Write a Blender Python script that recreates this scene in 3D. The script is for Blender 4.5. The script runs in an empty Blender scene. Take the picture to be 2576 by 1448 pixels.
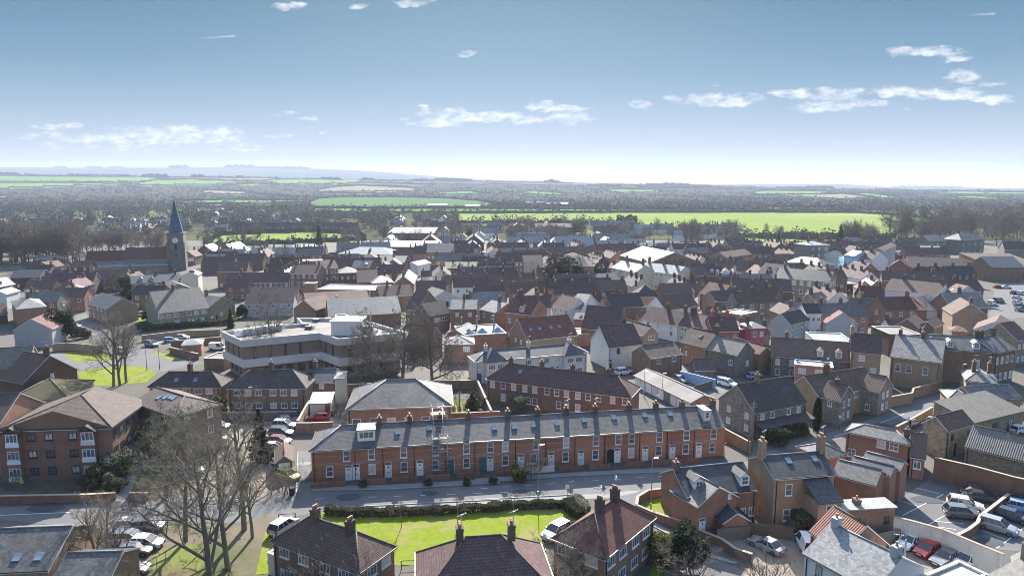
import bpy, math, random
from math import radians as R, sin, cos, tan, atan2, sqrt, pi, exp, log
from mathutils import Vector
random.seed(7)
S = bpy.context.scene
COL = S.collection
# ------------------------------------------------------------------ camera
F = 1717.0; PITCH = R(8.42); CH = 44.0
cam = bpy.data.cameras.new('camera'); camo = bpy.data.objects.new('camera', cam); COL.objects.link(camo)
camo.location = (0, 0, CH); camo.rotation_euler = (R(90) - PITCH, 0, 0)
cam.sensor_width = 36; cam.lens = F / 2575.0 * 36; cam.clip_end = 60000; cam.clip_start = 0.5
S.camera = camo
# ------------------------------------------------------------------ light and sky
SUN_EL, SUN_AZ = 32.0, 1.5
S.view_settings.view_transform = 'Standard'; S.view_settings.look = 'None'
S.view_settings.exposure = 1.45; S.view_settings.gamma = 1
sun = bpy.data.lights.new('sun', 'SUN'); sun.energy = 5.0; sun.angle = R(0.5); sun.color = (1, .955, .88)
suno = bpy.data.objects.new('sun', sun); COL.objects.link(suno)
sdir = Vector((sin(R(SUN_AZ)) * cos(R(SUN_EL)), cos(R(SUN_AZ)) * cos(R(SUN_EL)), sin(R(SUN_EL))))
suno.rotation_euler = (-sdir).to_track_quat('-Z', 'Y').to_euler(); suno.location = (0, 300, 300)
S.cycles.volume_bounces = 0; S.cycles.pixel_filter_type = 'BLACKMAN_HARRIS'; S.cycles.filter_width = 1.0; S.cycles.max_bounces = 5; S.cycles.transparent_max_bounces = 8
S.cycles.volume_step_rate = 10; S.cycles.use_denoising = True; S.cycles.sample_clamp_indirect = 4

def px2uv(x, y):
    dx, dy = (x - 1287.5) / F, (724 - y) / F
    Y = cos(PITCH) + dy * sin(PITCH)
    return dx / Y, (-sin(PITCH) + dy * cos(PITCH)) / Y

class NT:
    def __init__(s, nt): s.t = nt; s.n = nt.nodes; s.l = nt.links
    def add(s, ty, **k):
        n = s.n.new(ty)
        for a, b in k.items(): setattr(n, a, b)
        return n
    def put(s, sock, v):
        if isinstance(v, (int, float, tuple, list)): sock.default_value = v
        else: s.l.new(v, sock)
    def m(s, op, a, b=0.0, c=None, clamp=False):
        n = s.add('ShaderNodeMath', operation=op, use_clamp=clamp); s.put(n.inputs[0], a); s.put(n.inputs[1], b)
        if c is not None: s.put(n.inputs[2], c)
        return n.outputs[0]
    def mix(s, f, a, b, mode='MIX'):
        n = s.add('ShaderNodeMix', data_type='RGBA', blend_type=mode)
        s.put(n.inputs[0], f); s.put(n.inputs[6], a); s.put(n.inputs[7], b); return n.outputs[2]
    def ramp(s, f, pts, interp='LINEAR'):
        n = s.add('ShaderNodeValToRGB'); s.put(n.inputs[0], f); cr = n.color_ramp; cr.interpolation = interp
        while len(cr.elements) < len(pts): cr.elements.new(0.5)
        for e, (p, c) in zip(cr.elements, pts):
            e.position = p; e.color = c if len(c) == 4 else (*c, 1)
        return n.outputs[0]
    def noise(s, vec, sc, det=3, rough=.55, dim='3D'):
        n = s.add('ShaderNodeTexNoise', noise_dimensions=dim); n.inputs['Scale'].default_value = sc
        n.inputs['Detail'].default_value = det; n.inputs['Roughness'].default_value = rough
        if vec is not None: s.l.new(vec, n.inputs['Vector'])
        return n.outputs[0]
    def mapr(s, v, a, b, c=0, d=1, smooth=False):
        n = s.add('ShaderNodeMapRange'); 
        if smooth: n.interpolation_type = 'SMOOTHSTEP'
        s.put(n.inputs[0], v); n.inputs[1].default_value = a; n.inputs[2].default_value = b
        n.inputs[3].default_value = c; n.inputs[4].default_value = d; return n.outputs[0]

W = bpy.data.worlds.new('World'); S.world = W; W.use_nodes = True
w = NT(W.node_tree); w.n.clear()
out = w.add('ShaderNodeOutputWorld')
sky = w.add('ShaderNodeTexSky', sky_type='NISHITA'); sky.sun_disc = False
sky.sun_elevation = R(SUN_EL); sky.sun_rotation = R(SUN_AZ); sky.altitude = 50; sky.dust_density = 1.0; sky.air_density = 1.0
bg1 = w.add('ShaderNodeBackground'); bg1.inputs[1].default_value = 0.15; w.l.new(sky.outputs[0], bg1.inputs[0])
tc = w.add('ShaderNodeTexCoord'); sp = w.add('ShaderNodeSeparateXYZ'); w.l.new(tc.outputs['Generated'], sp.inputs[0])
Yp = w.m('MAXIMUM', sp.outputs[1], 0.02)
U = w.m('DIVIDE', sp.outputs[0], Yp); V = w.m('DIVIDE', sp.outputs[2], Yp)
# clear-sky colour of the low sky: pale at the horizon, deep blue above, paler round the sun's azimuth
tint = w.ramp(w.m('MULTIPLY', sp.outputs[2], 2.5), [(0, (.40, .415, .43)), (.10, (.41, .455, .50)), (.24, (.25, .365, .475)),
        (.38, (.125, .265, .39)), (.62, (.040, .165, .27)), (1, (.025, .11, .24))])
glow = w.m('MULTIPLY', w.m('POWER', 2.718, w.m('MULTIPLY', w.m('POWER', w.m('DIVIDE', w.m('SUBTRACT', U, -.02), .42), 2.0), -1.0)), .2)
tint = w.mix(glow, tint, (.60, .70, .78, 1))
cb = w.add('ShaderNodeCombineXYZ'); w.put(cb.inputs[0], U); w.put(cb.inputs[1], w.m('MULTIPLY', V, 2.2))
n1 = w.noise(cb.outputs[0], 42, 8, .62); n2 = w.noise(cb.outputs[0], 24, 3)
warp = w.m('MULTIPLY', w.m('SUBTRACT', n2, .5), .035)
CL = [(723,18,36,8,1),(905,15,17,7,.9),(1040,6,42,10,1),(1180,134,20,9,.8),(150,318,70,9,.8),(118,342,60,10,.6),(250,350,120,14,.75),(430,340,150,22,.9),
 (545,345,80,14,.8),(260,368,220,14,.4),(560,372,120,12,.5),(722,287,34,8,.8),(778,297,28,6,.8),(775,322,24,6,.4),(700,343,34,6,.4),(885,350,14,9,.35),(1065,267,15,6,.8),
 (1120,283,60,12,.8),(1200,297,120,13,.95),(1100,312,70,12,.9),(1310,303,60,11,.8),(1360,267,34,8,.95),(1420,275,60,8,.9),(1430,298,58,17,.9),(1600,265,42,7,.8),
 (1700,246,28,9,.9),(1810,254,95,17,1),(1800,216,10,3,.6),(1985,237,55,13,1),(2075,226,22,5,.9),(2110,240,60,16,1),(2080,270,80,15,1),(2180,262,50,12,.9),(2335,133,82,13,1),
 (2270,127,36,9,1),(2415,146,38,9,1),(2420,196,40,15,.95),(2470,212,45,10,.6),(2260,232,70,14,1),(2370,240,110,17,1),(2500,250,60,11,.95),(2130,104,9,3,.4),(2300,272,20,6,.3),
 (940,285,20,4,.4),(1030,300,25,5,.5),(820,331,10,3,.5)]
mask = None; sh = None
for (x, y, a, b, g) in CL:
    u0, v0 = px2uv(x, y); a = a / F * 1.2; b = b / F * 1.3
    du = w.m('DIVIDE', w.m('ADD', w.m('SUBTRACT', U, u0), warp), a)
    dv = w.m('DIVIDE', w.m('ADD', w.m('SUBTRACT', V, v0), w.m('MULTIPLY', warp, .5)), b)
    dvb = w.m('MAXIMUM', dv, w.m('MULTIPLY', dv, -1.25))
    r2 = w.m('ADD', w.m('MULTIPLY', du, du), w.m('MULTIPLY', dvb, dvb))
    e = w.m('MULTIPLY', w.m('SUBTRACT', 1.25, r2, clamp=True), g)
    mask = e if mask is None else w.m('MAXIMUM', mask, e)
dens = w.mapr(w.m('ADD', mask, w.m('MULTIPLY', w.m('SUBTRACT', n1, .52), 3.4)), .1, 1.45, 0, 1, True)
dens = w.m('MULTIPLY', dens, w.mapr(mask, 0, .3, 0, 1))
ccol = w.mix(w.mapr(w.noise(cb.outputs[0], 20, 5), .45, .68), (.96, .96, .96, 1), (.58, .61, .66, 1))
tint = w.mix(w.m('MULTIPLY', dens, .82), tint, ccol)
# two condensation trails and a thin veil near the horizon
for (xa, ya, xb, yb) in ((490, 98, 592, 91), (2428, 39, 2503, 35)):
    ua, va = px2uv(xa, ya); ub, vb = px2uv(xb, yb)
    t = w.mapr(U, ua, ub, 0, 1); vl = w.mapr(U, ua, ub, va, vb)
    d = w.m('ABSOLUTE', w.m('SUBTRACT', V, vl))
    k = w.m('MULTIPLY', w.mapr(d, .0, .0016, 1, 0), w.m('MULTIPLY', t, w.m('LESS_THAN', t, .995)))
    tint = w.mix(w.m('MULTIPLY', k, .55), tint, (.9, .92, .94, 1))
veil = w.m('MULTIPLY', w.mapr(w.m('ABSOLUTE', w.m('SUBTRACT', V, .033)), 0, .006, 1, 0), w.mapr(w.noise(cb.outputs[0], 3, 2), .3, .7, 0, .3))
tint = w.mix(veil, tint, (.87, .88, .9, 1))
bg2 = w.add('ShaderNodeBackground'); bg2.inputs[1].default_value = 0.1
sc10 = w.mix(1.0, tint, (4.15, 4.2, 4.3, 1), 'MULTIPLY'); w.l.new(sc10, bg2.inputs[0])
ms = w.add('ShaderNodeMixShader'); w.put(ms.inputs[0], w.mapr(sp.outputs[2], .34, .5, 1, 0, True))
w.l.new(bg1.outputs[0], ms.inputs[1]); w.l.new(bg2.outputs[0], ms.inputs[2]); w.l.new(ms.outputs[0], out.inputs[0])

# ------------------------------------------------------------------ picture <-> ground
FR = {'a': (0, 1400, 1924 / 1200), 'b': (1000, 1500, 1.803), 'c': (1900, 1500, 1984 / 1100), 'd': (2900, 1400, 1918 / 1196),
      'e': (0, 900, 2.069), 'f': (800, 900, 2275 / 1100), 'g': (1800, 900, 2275 / 1100), 'h': (2700, 900, 1931 / 800), 'i': (3296, 900, 1931 / 800),
      'j': (0, 620, 1.84), 'k': (1300, 650, 1.84), 'l': (2696, 650, 1.84), 'q': (400, 1750, 2.6186), 'r': (3250, 1950, 3.045), 'P': (0, 0, .62866), 's': (0, 0, 1.0)}
def P(t, x, y):
    ox, oy, s = FR[t]
    return ((x / s + ox) * .62866, (y / s + oy) * .62866)
def G(t, pt, z=0.0):
    x, y = P(t, *pt)
    u, v = px2uv(x, y); v = min(v, -0.004)
    Y = (z - CH) / v
    return Vector((u * Y, Y, z))
def proj(p):
    X, Y, Z = p[0], p[1], p[2] - CH
    f = Y * cos(PITCH) - Z * sin(PITCH); up = Y * sin(PITCH) + Z * cos(PITCH)
    return 1287.5 + F * X / f, 724 - F * up / f

# ------------------------------------------------------------------ mesh helpers
class MB:
    def __init__(s): s.v = []; s.f = []; s.mi = []; s.sm = []
    def face(s, pts, mi=0, sm=False):
        i = len(s.v); s.v += [tuple(p) for p in pts]; s.f.append(tuple(range(i, i + len(pts)))); s.mi.append(mi); s.sm.append(sm)
    def box(s, x0, y0, z0, x1, y1, z1, mi=0):
        i = len(s.v)
        s.v += [(x0, y0, z0), (x1, y0, z0), (x1, y1, z0), (x0, y1, z0), (x0, y0, z1), (x1, y0, z1), (x1, y1, z1), (x0, y1, z1)]
        for q in ((0, 3, 2, 1), (4, 5, 6, 7), (0, 1, 5, 4), (1, 2, 6, 5), (2, 3, 7, 6), (3, 0, 4, 7)):
            s.f.append(tuple(i + k for k in q)); s.mi.append(mi); s.sm.append(False)
    def prism(s, top, th, mi=0):   # polygon(s) given as one top face, extruded downwards
        n = len(top); i = len(s.v)
        s.v += [tuple(p) for p in top] + [(p[0], p[1], p[2] - th) for p in top]
        s.f.append(tuple(range(i, i + n))); s.f.append(tuple(range(i + 2 * n - 1, i + n - 1, -1))); s.mi += [mi, mi]; s.sm += [False, False]
        for k in range(n):
            k2 = (k + 1) % n; s.f.append((i + k, i + n + k, i + n + k2, i + k2)); s.mi.append(mi); s.sm.append(False)
    def tube(s, p0, p1, r0, r1, n=8, mi=0, cap=True, sm=True):
        p0 = Vector(p0); p1 = Vector(p1); d = (p1 - p0)
        if d.length < 1e-6: return
        d.normalize(); a = d.orthogonal().normalized(); b = d.cross(a); i = len(s.v)
        for p, r in ((p0, r0), (p1, r1)):
            for k in range(n):
                t = 2 * pi * k / n; s.v.append(tuple(p + a * (r * cos(t)) + b * (r * sin(t))))
        for k in range(n):
            k2 = (k + 1) % n; s.f.append((i + k, i + k2, i + n + k2, i + n + k)); s.mi.append(mi); s.sm.append(sm)
        if cap:
            s.f.append(tuple(range(i + n, i + 2 * n))); s.mi.append(mi); s.sm.append(False)
            s.f.append(tuple(range(i + n - 1, i - 1, -1))); s.mi.append(mi); s.sm.append(False)
    def mesh(s, name, mats, uv=True):
        me = bpy.data.meshes.new(name); me.from_pydata(s.v, [], s.f)
        if not isinstance(mats, (list, tuple)): mats = [mats]
        for m in mats: me.materials.append(m)
        me.polygons.foreach_set('material_index', s.mi); me.polygons.foreach_set('use_smooth', s.sm)
        if uv:
            me.update(); l = me.uv_layers.new(name='UVMap'); dat = []
            for p in me.polygons:
                n = p.normal
                if abs(n.z) > .999: h = Vector((1, 0, 0)); v = Vector((0, 1, 0))
                else:
                    h = Vector((-n.y, n.x, 0)).normalized(); v = n.cross(h)
                for vi in p.vertices:
                    c = me.vertices[vi].co; dat += [c.dot(h), c.dot(v)]
            l.data.foreach_set('uv', dat)
        me.update(); return me
def link(name, me, parent=None, loc=(0, 0, 0), rz=0):
    o = bpy.data.objects.new(name, me); COL.objects.link(o); o.location = loc; o.rotation_euler = (0, 0, rz)
    if parent: o.parent = parent
    return o
def tag(o, label, cat, group=None):
    o['label'] = label; o['category'] = cat
    if group: o['group'] = group
    return o
def thing(name, label, cat, loc=(0, 0, 0), rz=0, group=None):
    return tag(link(name, None, None, loc, rz), label, cat, group)
def kind(o, k): o['kind'] = k; return o

# ------------------------------------------------------------------ materials
MATS = {}
def mat(name, c, rough=.85, pat=None, c2=None, var=.18, nsc=.6, bump=.0, spec=.35, metal=0, stain=.0, mortar=None):
    m = bpy.data.materials.new(name); m.use_nodes = True; t = NT(m.node_tree); t.n.clear()
    o = t.add('ShaderNodeOutputMaterial'); b = t.add('ShaderNodeBsdfPrincipled'); t.l.new(b.outputs[0], o.inputs[0])
    uv = t.add('ShaderNodeTexCoord'); UVs = uv.outputs['UV']; OB = uv.outputs['Object']
    col = (*c, 1); c2 = c2 or tuple(k * .72 for k in c); hgt = None
    nz = t.noise(OB, nsc, 5, .6)
    fine = t.noise(OB, nsc * 9, 3, .6)
    base = t.mix(t.mapr(nz, .3, .7), col, (*c2, 1))
    if pat in ('brick', 'stone', 'tile', 'slate'):
        bt = t.add('ShaderNodeTexBrick'); t.l.new(UVs, bt.inputs['Vector'])
        d = {'brick': (.23, .078, .10, .012), 'stone': (.42, .2, .3, .018), 'tile': (.33, .33, .13, .025), 'slate': (.34, .26, .3, .012)}[pat]
        bt.inputs['Scale'].default_value = 1; bt.inputs['Brick Width'].default_value = d[0]; bt.inputs['Row Height'].default_value = d[1]
        bt.inputs['Mortar Size'].default_value = d[3]; bt.inputs['Bias'].default_value = 0; bt.inputs['Mortar Smooth'].default_value = .3
        k = 1 - d[2]; bt.inputs['Color1'].default_value = (k, k, k, 1); k = 1 + d[2]; bt.inputs['Color2'].default_value = (k, k, k, 1)
        mo = mortar or {'brick': (1.35, 1.3, 1.25), 'stone': (.8, .8, .8), 'tile': (.45, .45, .45), 'slate': (.6, .6, .6)}[pat]
        bt.inputs['Mortar'].default_value = (*mo, 1)
        base = t.mix(1.0, base, bt.outputs[0], 'MULTIPLY'); hgt = t.m('MULTIPLY', bt.outputs['Fac'], -.6)
    if pat == 'tile':       # stepped course height, bump only
        sx = t.add('ShaderNodeSeparateXYZ'); t.l.new(UVs, sx.inputs[0])
        fr = t.m('FRACT', t.m('DIVIDE', sx.outputs[1], .33)); hgt = t.m('MULTIPLY', fr, -1.2)
    if pat == 'pan':
        sx = t.add('ShaderNodeSeparateXYZ'); t.l.new(UVs, sx.inputs[0])
        wv = t.m('SINE', t.m('MULTIPLY', sx.outputs[0], 2 * pi / .3)); hgt = t.m('MULTIPLY', wv, 1.6)
        fr = t.m('FRACT', t.m('DIVIDE', sx.outputs[1], .34))
        cell = t.noise(UVs, 3.1, 1); base = t.mix(t.mapr(cell, .35, .65, 0, .6), base, tuple(k * 1.35 for k in c) + (1,))
        base = t.mix(t.m('LESS_THAN', fr, .1), base, tuple(k * .5 for k in c) + (1,))
    if pat == 'plank':
        sx = t.add('ShaderNodeSeparateXYZ'); t.l.new(UVs, sx.inputs[0])
        fr = t.m('FRACT', t.m('DIVIDE', sx.outputs[0], .15)); base = t.mix(t.m('LESS_THAN', fr, .12), base, tuple(k * .45 for k in c) + (1,))
    if pat == 'corr':
        sx = t.add('ShaderNodeSeparateXYZ'); t.l.new(UVs, sx.inputs[0])
        hgt = t.m('SINE', t.m('MULTIPLY', sx.outputs[0], 2 * pi / .2))
    base = t.mix(t.mapr(fine, .3, .7, 0, var), base, tuple(k * .55 for k in c) + (1,))
    if pat in ('slate', 'tile', 'pan'):
        base = t.mix(t.mapr(t.noise(OB, .9, 6, .75), .54, .66, 0, .38 if c[0] < .3 else .1), base, tuple(min(1, k * 1.7 + .02) for k in c) + (1,))
        base = t.mix(t.mapr(t.noise(OB, .33, 4, .7), .56, .7, 0, .4), base, (.10, .095, .055, 1))
    if stain:
        sv = t.add('ShaderNodeMapping'); t.l.new(OB, sv.inputs[0]); sv.inputs['Scale'].default_value = (1, 1, .25)
        base = t.mix(t.mapr(t.noise(sv.outputs[0], 1.1, 4, .7), .52, .75, 0, stain), base, (.06, .055, .045, 1))
    oi = t.add('ShaderNodeObjectInfo'); hs = t.add('ShaderNodeHueSaturation'); t.l.new(base, hs.inputs['Color'])
    t.put(hs.inputs['Value'], t.mapr(oi.outputs['Random'], 0, 1, .82, 1.18)); t.l.new(hs.outputs[0], b.inputs['Base Color'])
    t.put(b.inputs['Roughness'], t.mapr(nz, .3, .7, max(.05, rough - .03), min(1, rough + .03)))
    b.inputs['Specular IOR Level'].default_value = spec; b.inputs['Metallic'].default_value = metal
    if hgt is not None or bump:
        bn = t.add('ShaderNodeBump'); bn.inputs['Strength'].default_value = .5; bn.inputs['Distance'].default_value = (.045 if pat in ('tile', 'pan') else .02) if hgt is not None else bump
        t.put(bn.inputs['Height'], hgt if hgt is not None else fine); t.l.new(bn.outputs[0], b.inputs['Normal'])
    MATS[name] = m; return m
M = MATS
mat('brick_red', (.35, .195, .135), .9, 'brick', (.245, .14, .105), stain=.3)
mat('chimney_brick', (.15, .105, .085), .9, 'brick', (.115, .085, .07), stain=.3)  # brick scaled darker: shade of the backlit faces put into the colour
mat('brick_band', (.43, .20, .12), .9, 'brick', (.34, .16, .10), stain=.25)
mat('brick_brown', (.26, .17, .12), .88, 'brick', (.20, .132, .098), stain=.35)
mat('brick_tan', (.36, .265, .18), .88, 'brick', (.29, .21, .145), stain=.35)
mat('brick_dark', (.155, .10, .08), .88, 'brick', (.12, .08, .065), stain=.4)
mat('stone_buff', (.34, .29, .195), .88, 'stone', (.27, .23, .16), stain=.45)
mat('stone_grey', (.27, .25, .215), .9, 'stone', (.21, .20, .175), stain=.45)
mat('stone_trim', (.46, .40, .30), .85, None, stain=.3)
mat('render_white', (.74, .73, .70), .8, None, (.66, .65, .62), var=.1, stain=.12)
mat('render_cream', (.66, .60, .48), .8, None, (.58, .53, .43), var=.1, stain=.12)
mat('render_pink', (.60, .48, .50), .8, None, (.54, .43, .45), var=.1, stain=.1)
mat('render_rose', (.42, .13, .14), .8, None, (.36, .11, .12), var=.1, stain=.1)
mat('render_blue', (.36, .53, .74), .8, None, (.32, .48, .68), var=.1, stain=.08)
mat('render_mint', (.52, .62, .60), .8, None, (.47, .56, .55), var=.1, stain=.1)
mat('render_grey', (.42, .43, .44), .85, None, (.36, .37, .38), var=.12, stain=.2)
mat('slate_dark', (.08, .082, .088), .6, 'slate', (.062, .065, .07), spec=.35, stain=.2)
mat('slate_grey', (.142, .132, .122), .6, 'slate', (.10, .095, .09), spec=.3, stain=.3)
mat('slate_pale', (.20, .19, .18), .65, 'slate', (.155, .15, .14), spec=.25, stain=.25)
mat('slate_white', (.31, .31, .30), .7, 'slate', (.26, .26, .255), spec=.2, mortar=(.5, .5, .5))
mat('tile_brown', (.155, .10, .078), .82, 'tile', (.122, .082, .066), spec=.2, stain=.2)
mat('tile_dark', (.098, .078, .074), .8, 'tile', (.08, .065, .062), spec=.2, stain=.15)
mat('tile_plum', (.14, .085, .078), .8, 'tile', (.112, .072, .067), spec=.2, stain=.15)
mat('tile_red', (.17, .075, .06), .82, 'tile', (.13, .062, .052), spec=.2, stain=.25)
mat('tile_taupe', (.135, .105, .088), .82, 'tile', (.115, .09, .078), spec=.2, stain=.12)
mat('pantile', (.17, .115, .09), .8, 'pan', (.13, .09, .072), spec=.2, stain=.35)
mat('pantile_red', (.24, .12, .085), .8, 'pan', (.19, .10, .075), spec=.2, stain=.2)
mat('church_stone', (.22, .205, .17), .9, 'stone', (.17, .16, .135), stain=.5)
mat('render_dirty', (.48, .47, .45), .9, None, (.40, .39, .37), var=.15, stain=.35)
mat('pantile_grey', (.20, .18, .155), .7, 'pan', (.14, .13, .11), spec=.35, stain=.35)
mat('roof_moss', (.15, .12, .06), .95, None, (.09, .09, .045), nsc=.5, bump=.05)
mat('roof_metal', (.30, .315, .32), .75, 'corr', (.26, .27, .28), spec=.2, stain=.2)
mat('roof_blue', (.16, .25, .30), .35, 'corr', (.13, .20, .25), spec=.6)
mat('roof_felt', (.21, .19, .17), .8, None, (.15, .14, .13), nsc=.3, stain=.2)
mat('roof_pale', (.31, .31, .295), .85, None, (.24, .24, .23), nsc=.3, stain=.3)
mat('roof_lime', (.30, .32, .15), .8, 'tile', (.24, .25, .13))
mat('spire_copper', (.055, .135, .20), .6, 'slate', (.045, .11, .16), spec=.3)
mat('concrete', (.64, .62, .59), .8, None, (.55, .53, .51), var=.1, nsc=.3, stain=.12)
mat('concrete_brown', (.25, .205, .165), .88, 'brick', (.22, .18, .15))
mat('white_paint', (.80, .80, .79), .45, None, (.74, .74, .73), var=.05)
mat('teal_paint', (.05, .16, .15), .5); mat('black_paint', (.025, .026, .03), .4); mat('blue_paint', (.06, .14, .32), .5)
mat('red_paint', (.5, .03, .03), .45); mat('yellow_paint', (.7, .55, .03), .5)
mat('pot_clay', (.46, .27, .15), .8); mat('pot_cream', (.62, .50, .33), .8); mat('lead_grey', (.20, .215, .235), .5)
mat('fence_wood', (.20, .145, .10), .85, 'plank', (.15, .11, .08)); mat('fence_grey', (.19, .175, .155), .9, 'plank')
mat('wall_brick', (.27, .15, .10), .9, 'brick', (.2, .115, .08), stain=.4)
mat('wall_tan', (.33, .24, .165), .9, 'brick', (.26, .19, .13), stain=.4)
mat('coping', (.44, .36, .28), .85); mat('metal_pole', (.33, .35, .36), .4, metal=.6); mat('metal_galv', (.62, .63, .64), .35, metal=.6)
mat('tyre', (.02, .02, .02), .8); mat('hub', (.35, .36, .37), .3, metal=.8); mat('lamp_clear', (.75, .76, .78), .15, spec=.8); mat('lamp_red', (.4, .02, .02), .25)
mat('plank', (.40, .31, .19), .8)
mat('bark', (.235, .20, .155), .95, None, (.13, .11, .085), nsc=.8); mat('bark_pale', (.25, .21, .17), .95, None, (.10, .085, .07), nsc=2)
mat('bark_green', (.13, .13, .085), .95, None, (.085, .09, .06), nsc=2)
def glass(name, c, r=.08):
    m = bpy.data.materials.new(name); m.use_nodes = True; b = m.node_tree.nodes['Principled BSDF']
    t = NT(m.node_tree); oi = t.add('ShaderNodeTexCoord'); nz = t.noise(oi.outputs['Object'], .35, 2)
    t.l.new(t.mix(t.mapr(nz, .35, .65), (*c, 1), tuple(k * 2.4 for k in c) + (1,)), b.inputs['Base Color'])
    b.inputs['Roughness'].default_value = r; b.inputs['Specular IOR Level'].default_value = .8; MATS[name] = m
glass('glass', (.075, .085, .098)); glass('glass_roof', (.10, .14, .17), .15); glass('car_glass', (.018, .02, .024), .06); glass('curtain', (.33, .33, .32), .3)
def foliage(name, c, c2, tr=.25):
    m = bpy.data.materials.new(name); m.use_nodes = True; t = NT(m.node_tree); b = t.n['Principled BSDF']; o = t.n['Material Output']
    oc = t.add('ShaderNodeTexCoord'); nz = t.noise(oc.outputs['Object'], .8, 3, .6); oi = t.add('ShaderNodeObjectInfo')
    cc = t.mix(t.mapr(nz, .3, .7), (*c, 1), (*c2, 1)); hs = t.add('ShaderNodeHueSaturation'); t.l.new(cc, hs.inputs['Color'])
    t.put(hs.inputs['Value'], t.mapr(oi.outputs['Random'], 0, 1, .75, 1.25)); t.l.new(hs.outputs[0], b.inputs['Base Color']); b.inputs['Roughness'].default_value = .8
    b.inputs['Specular IOR Level'].default_value = .2
    tl = t.add('ShaderNodeBsdfTranslucent'); t.l.new(hs.outputs[0], tl.inputs[0]); mx = t.add('ShaderNodeMixShader'); mx.inputs[0].default_value = tr
    t.l.new(b.outputs[0], mx.inputs[1]); t.l.new(tl.outputs[0], mx.inputs[2]); t.l.new(mx.outputs[0], o.inputs[0]); MATS[name] = m
foliage('leaf_dark', (.028, .045, .018), (.05, .065, .028)); foliage('leaf_green', (.05, .085, .025), (.085, .11, .04)); foliage('leaf_yellow', (.16, .15, .03), (.11, .11, .03))
foliage('leaf_pink', (.42, .16, .18), (.34, .12, .14)); foliage('leaf_grey', (.15, .16, .11), (.20, .205, .14)); foliage('hedge_leaf', (.075, .075, .04), (.12, .11, .06))
foliage('twig_mass', (.075, .072, .058), (.105, .095, .078), .05); foliage('twig_olive', (.085, .088, .055), (.12, .115, .075), .1)
mat('canopy', (.085, .08, .062), 1.0, None, (.06, .058, .048), nsc=.02, spec=0)
foliage('orange_leaf', (.2, .1, .03), (.13, .07, .03))
def groundmat(name, c, c2, sc=.25, sc2=4., rough=.95, spec=.05, bump=.0, c3=None):
    m = bpy.data.materials.new(name); m.use_nodes = True; t = NT(m.node_tree); b = t.n['Principled BSDF']
    oc = t.add('ShaderNodeTexCoord'); a = t.noise(oc.outputs['Object'], sc, 6, .65); f = t.noise(oc.outputs['Object'], sc2, 4, .7)
    cc = t.mix(t.mapr(a, .35, .65), (*c, 1), (*c2, 1)); cc = t.mix(t.mapr(f, .35, .7, 0, .5), cc, tuple(k * .62 for k in c) + (1,))
    if c3: cc = t.mix(t.mapr(t.noise(oc.outputs['Object'], sc * .35, 4, .6), .5, .62, 0, 1), cc, (*c3, 1))
    t.l.new(cc, b.inputs['Base Color']); b.inputs['Roughness'].default_value = rough; b.inputs['Specular IOR Level'].default_value = spec
    if bump:
        bn = t.add('ShaderNodeBump'); bn.inputs['Distance'].default_value = bump; t.l.new(f, bn.inputs['Height']); t.l.new(bn.outputs[0], b.inputs['Normal'])
    MATS[name] = m
groundmat('town_ground', (.13, .115, .10), (.095, .088, .078), .05, 1.5, .9, .2, c3=(.085, .085, .055))
groundmat('asphalt', (.165, .163, .16), (.13, .13, .13), .12, 6, .85, .12)
groundmat('asphalt_dark', (.085, .09, .10), (.07, .074, .082), .12, 6, .85, .12)
groundmat('pavement', (.29, .28, .26), (.23, .22, .21), .3, 5, .85, .12)
groundmat('gravel', (.30, .255, .205), (.23, .195, .16), .3, 8, .9, .1)
groundmat('grass_lawn', (.20, .245, .022), (.15, .20, .02), .7, 2.2, .9, .05, .06, c3=(.22, .20, .075))
groundmat('grass_rough', (.15, .19, .04), (.19, .18, .075), .15, 5, .95, .1, .05, c3=(.13, .105, .06))
groundmat('earth', (.19, .155, .11), (.14, .12, .085), .2, 4, .95, .1, .05, c3=(.09, .10, .04))
groundmat('field_bright', (.23, .28, .085), (.195, .25, .075), .006, .12, 1.0, .0, c3=(.26, .28, .12))
groundmat('field_green', (.16, .24, .065), (.13, .205, .06), .004, .1, 1, 0)
groundmat('field_deep', (.10, .17, .065), (.09, .15, .06), .004, .1, 1, 0)
groundmat('field_stubble', (.24, .225, .14), (.20, .18, .12), .004, .1, 1, 0)
groundmat('field_plough', (.15, .115, .095), (.12, .095, .08), .003, .1, 1, 0)
groundmat('scrub', (.085, .085, .055), (.10, .092, .065), .006, .1, 1.0, .0, c3=(.14, .16, .06))
groundmat('far_land', (.062, .058, .05), (.055, .052, .046), .0016, .02, 1.0, .0, c3=(.075, .085, .05))
m = bpy.data.materials.new('flood_water'); m.use_nodes = True; b = m.node_tree.nodes['Principled BSDF']; b.inputs['Base Color'].default_value = (.3, .32, .33, 1); b.inputs['Roughness'].default_value = .12; M['flood_water'] = m
m = bpy.data.materials.new('line_paint'); m.use_nodes = True; b = m.node_tree.nodes['Principled BSDF']; b.inputs['Base Color'].default_value = (.7, .7, .68, 1); b.inputs['Roughness'].default_value = .6; M['line_paint'] = m
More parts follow.
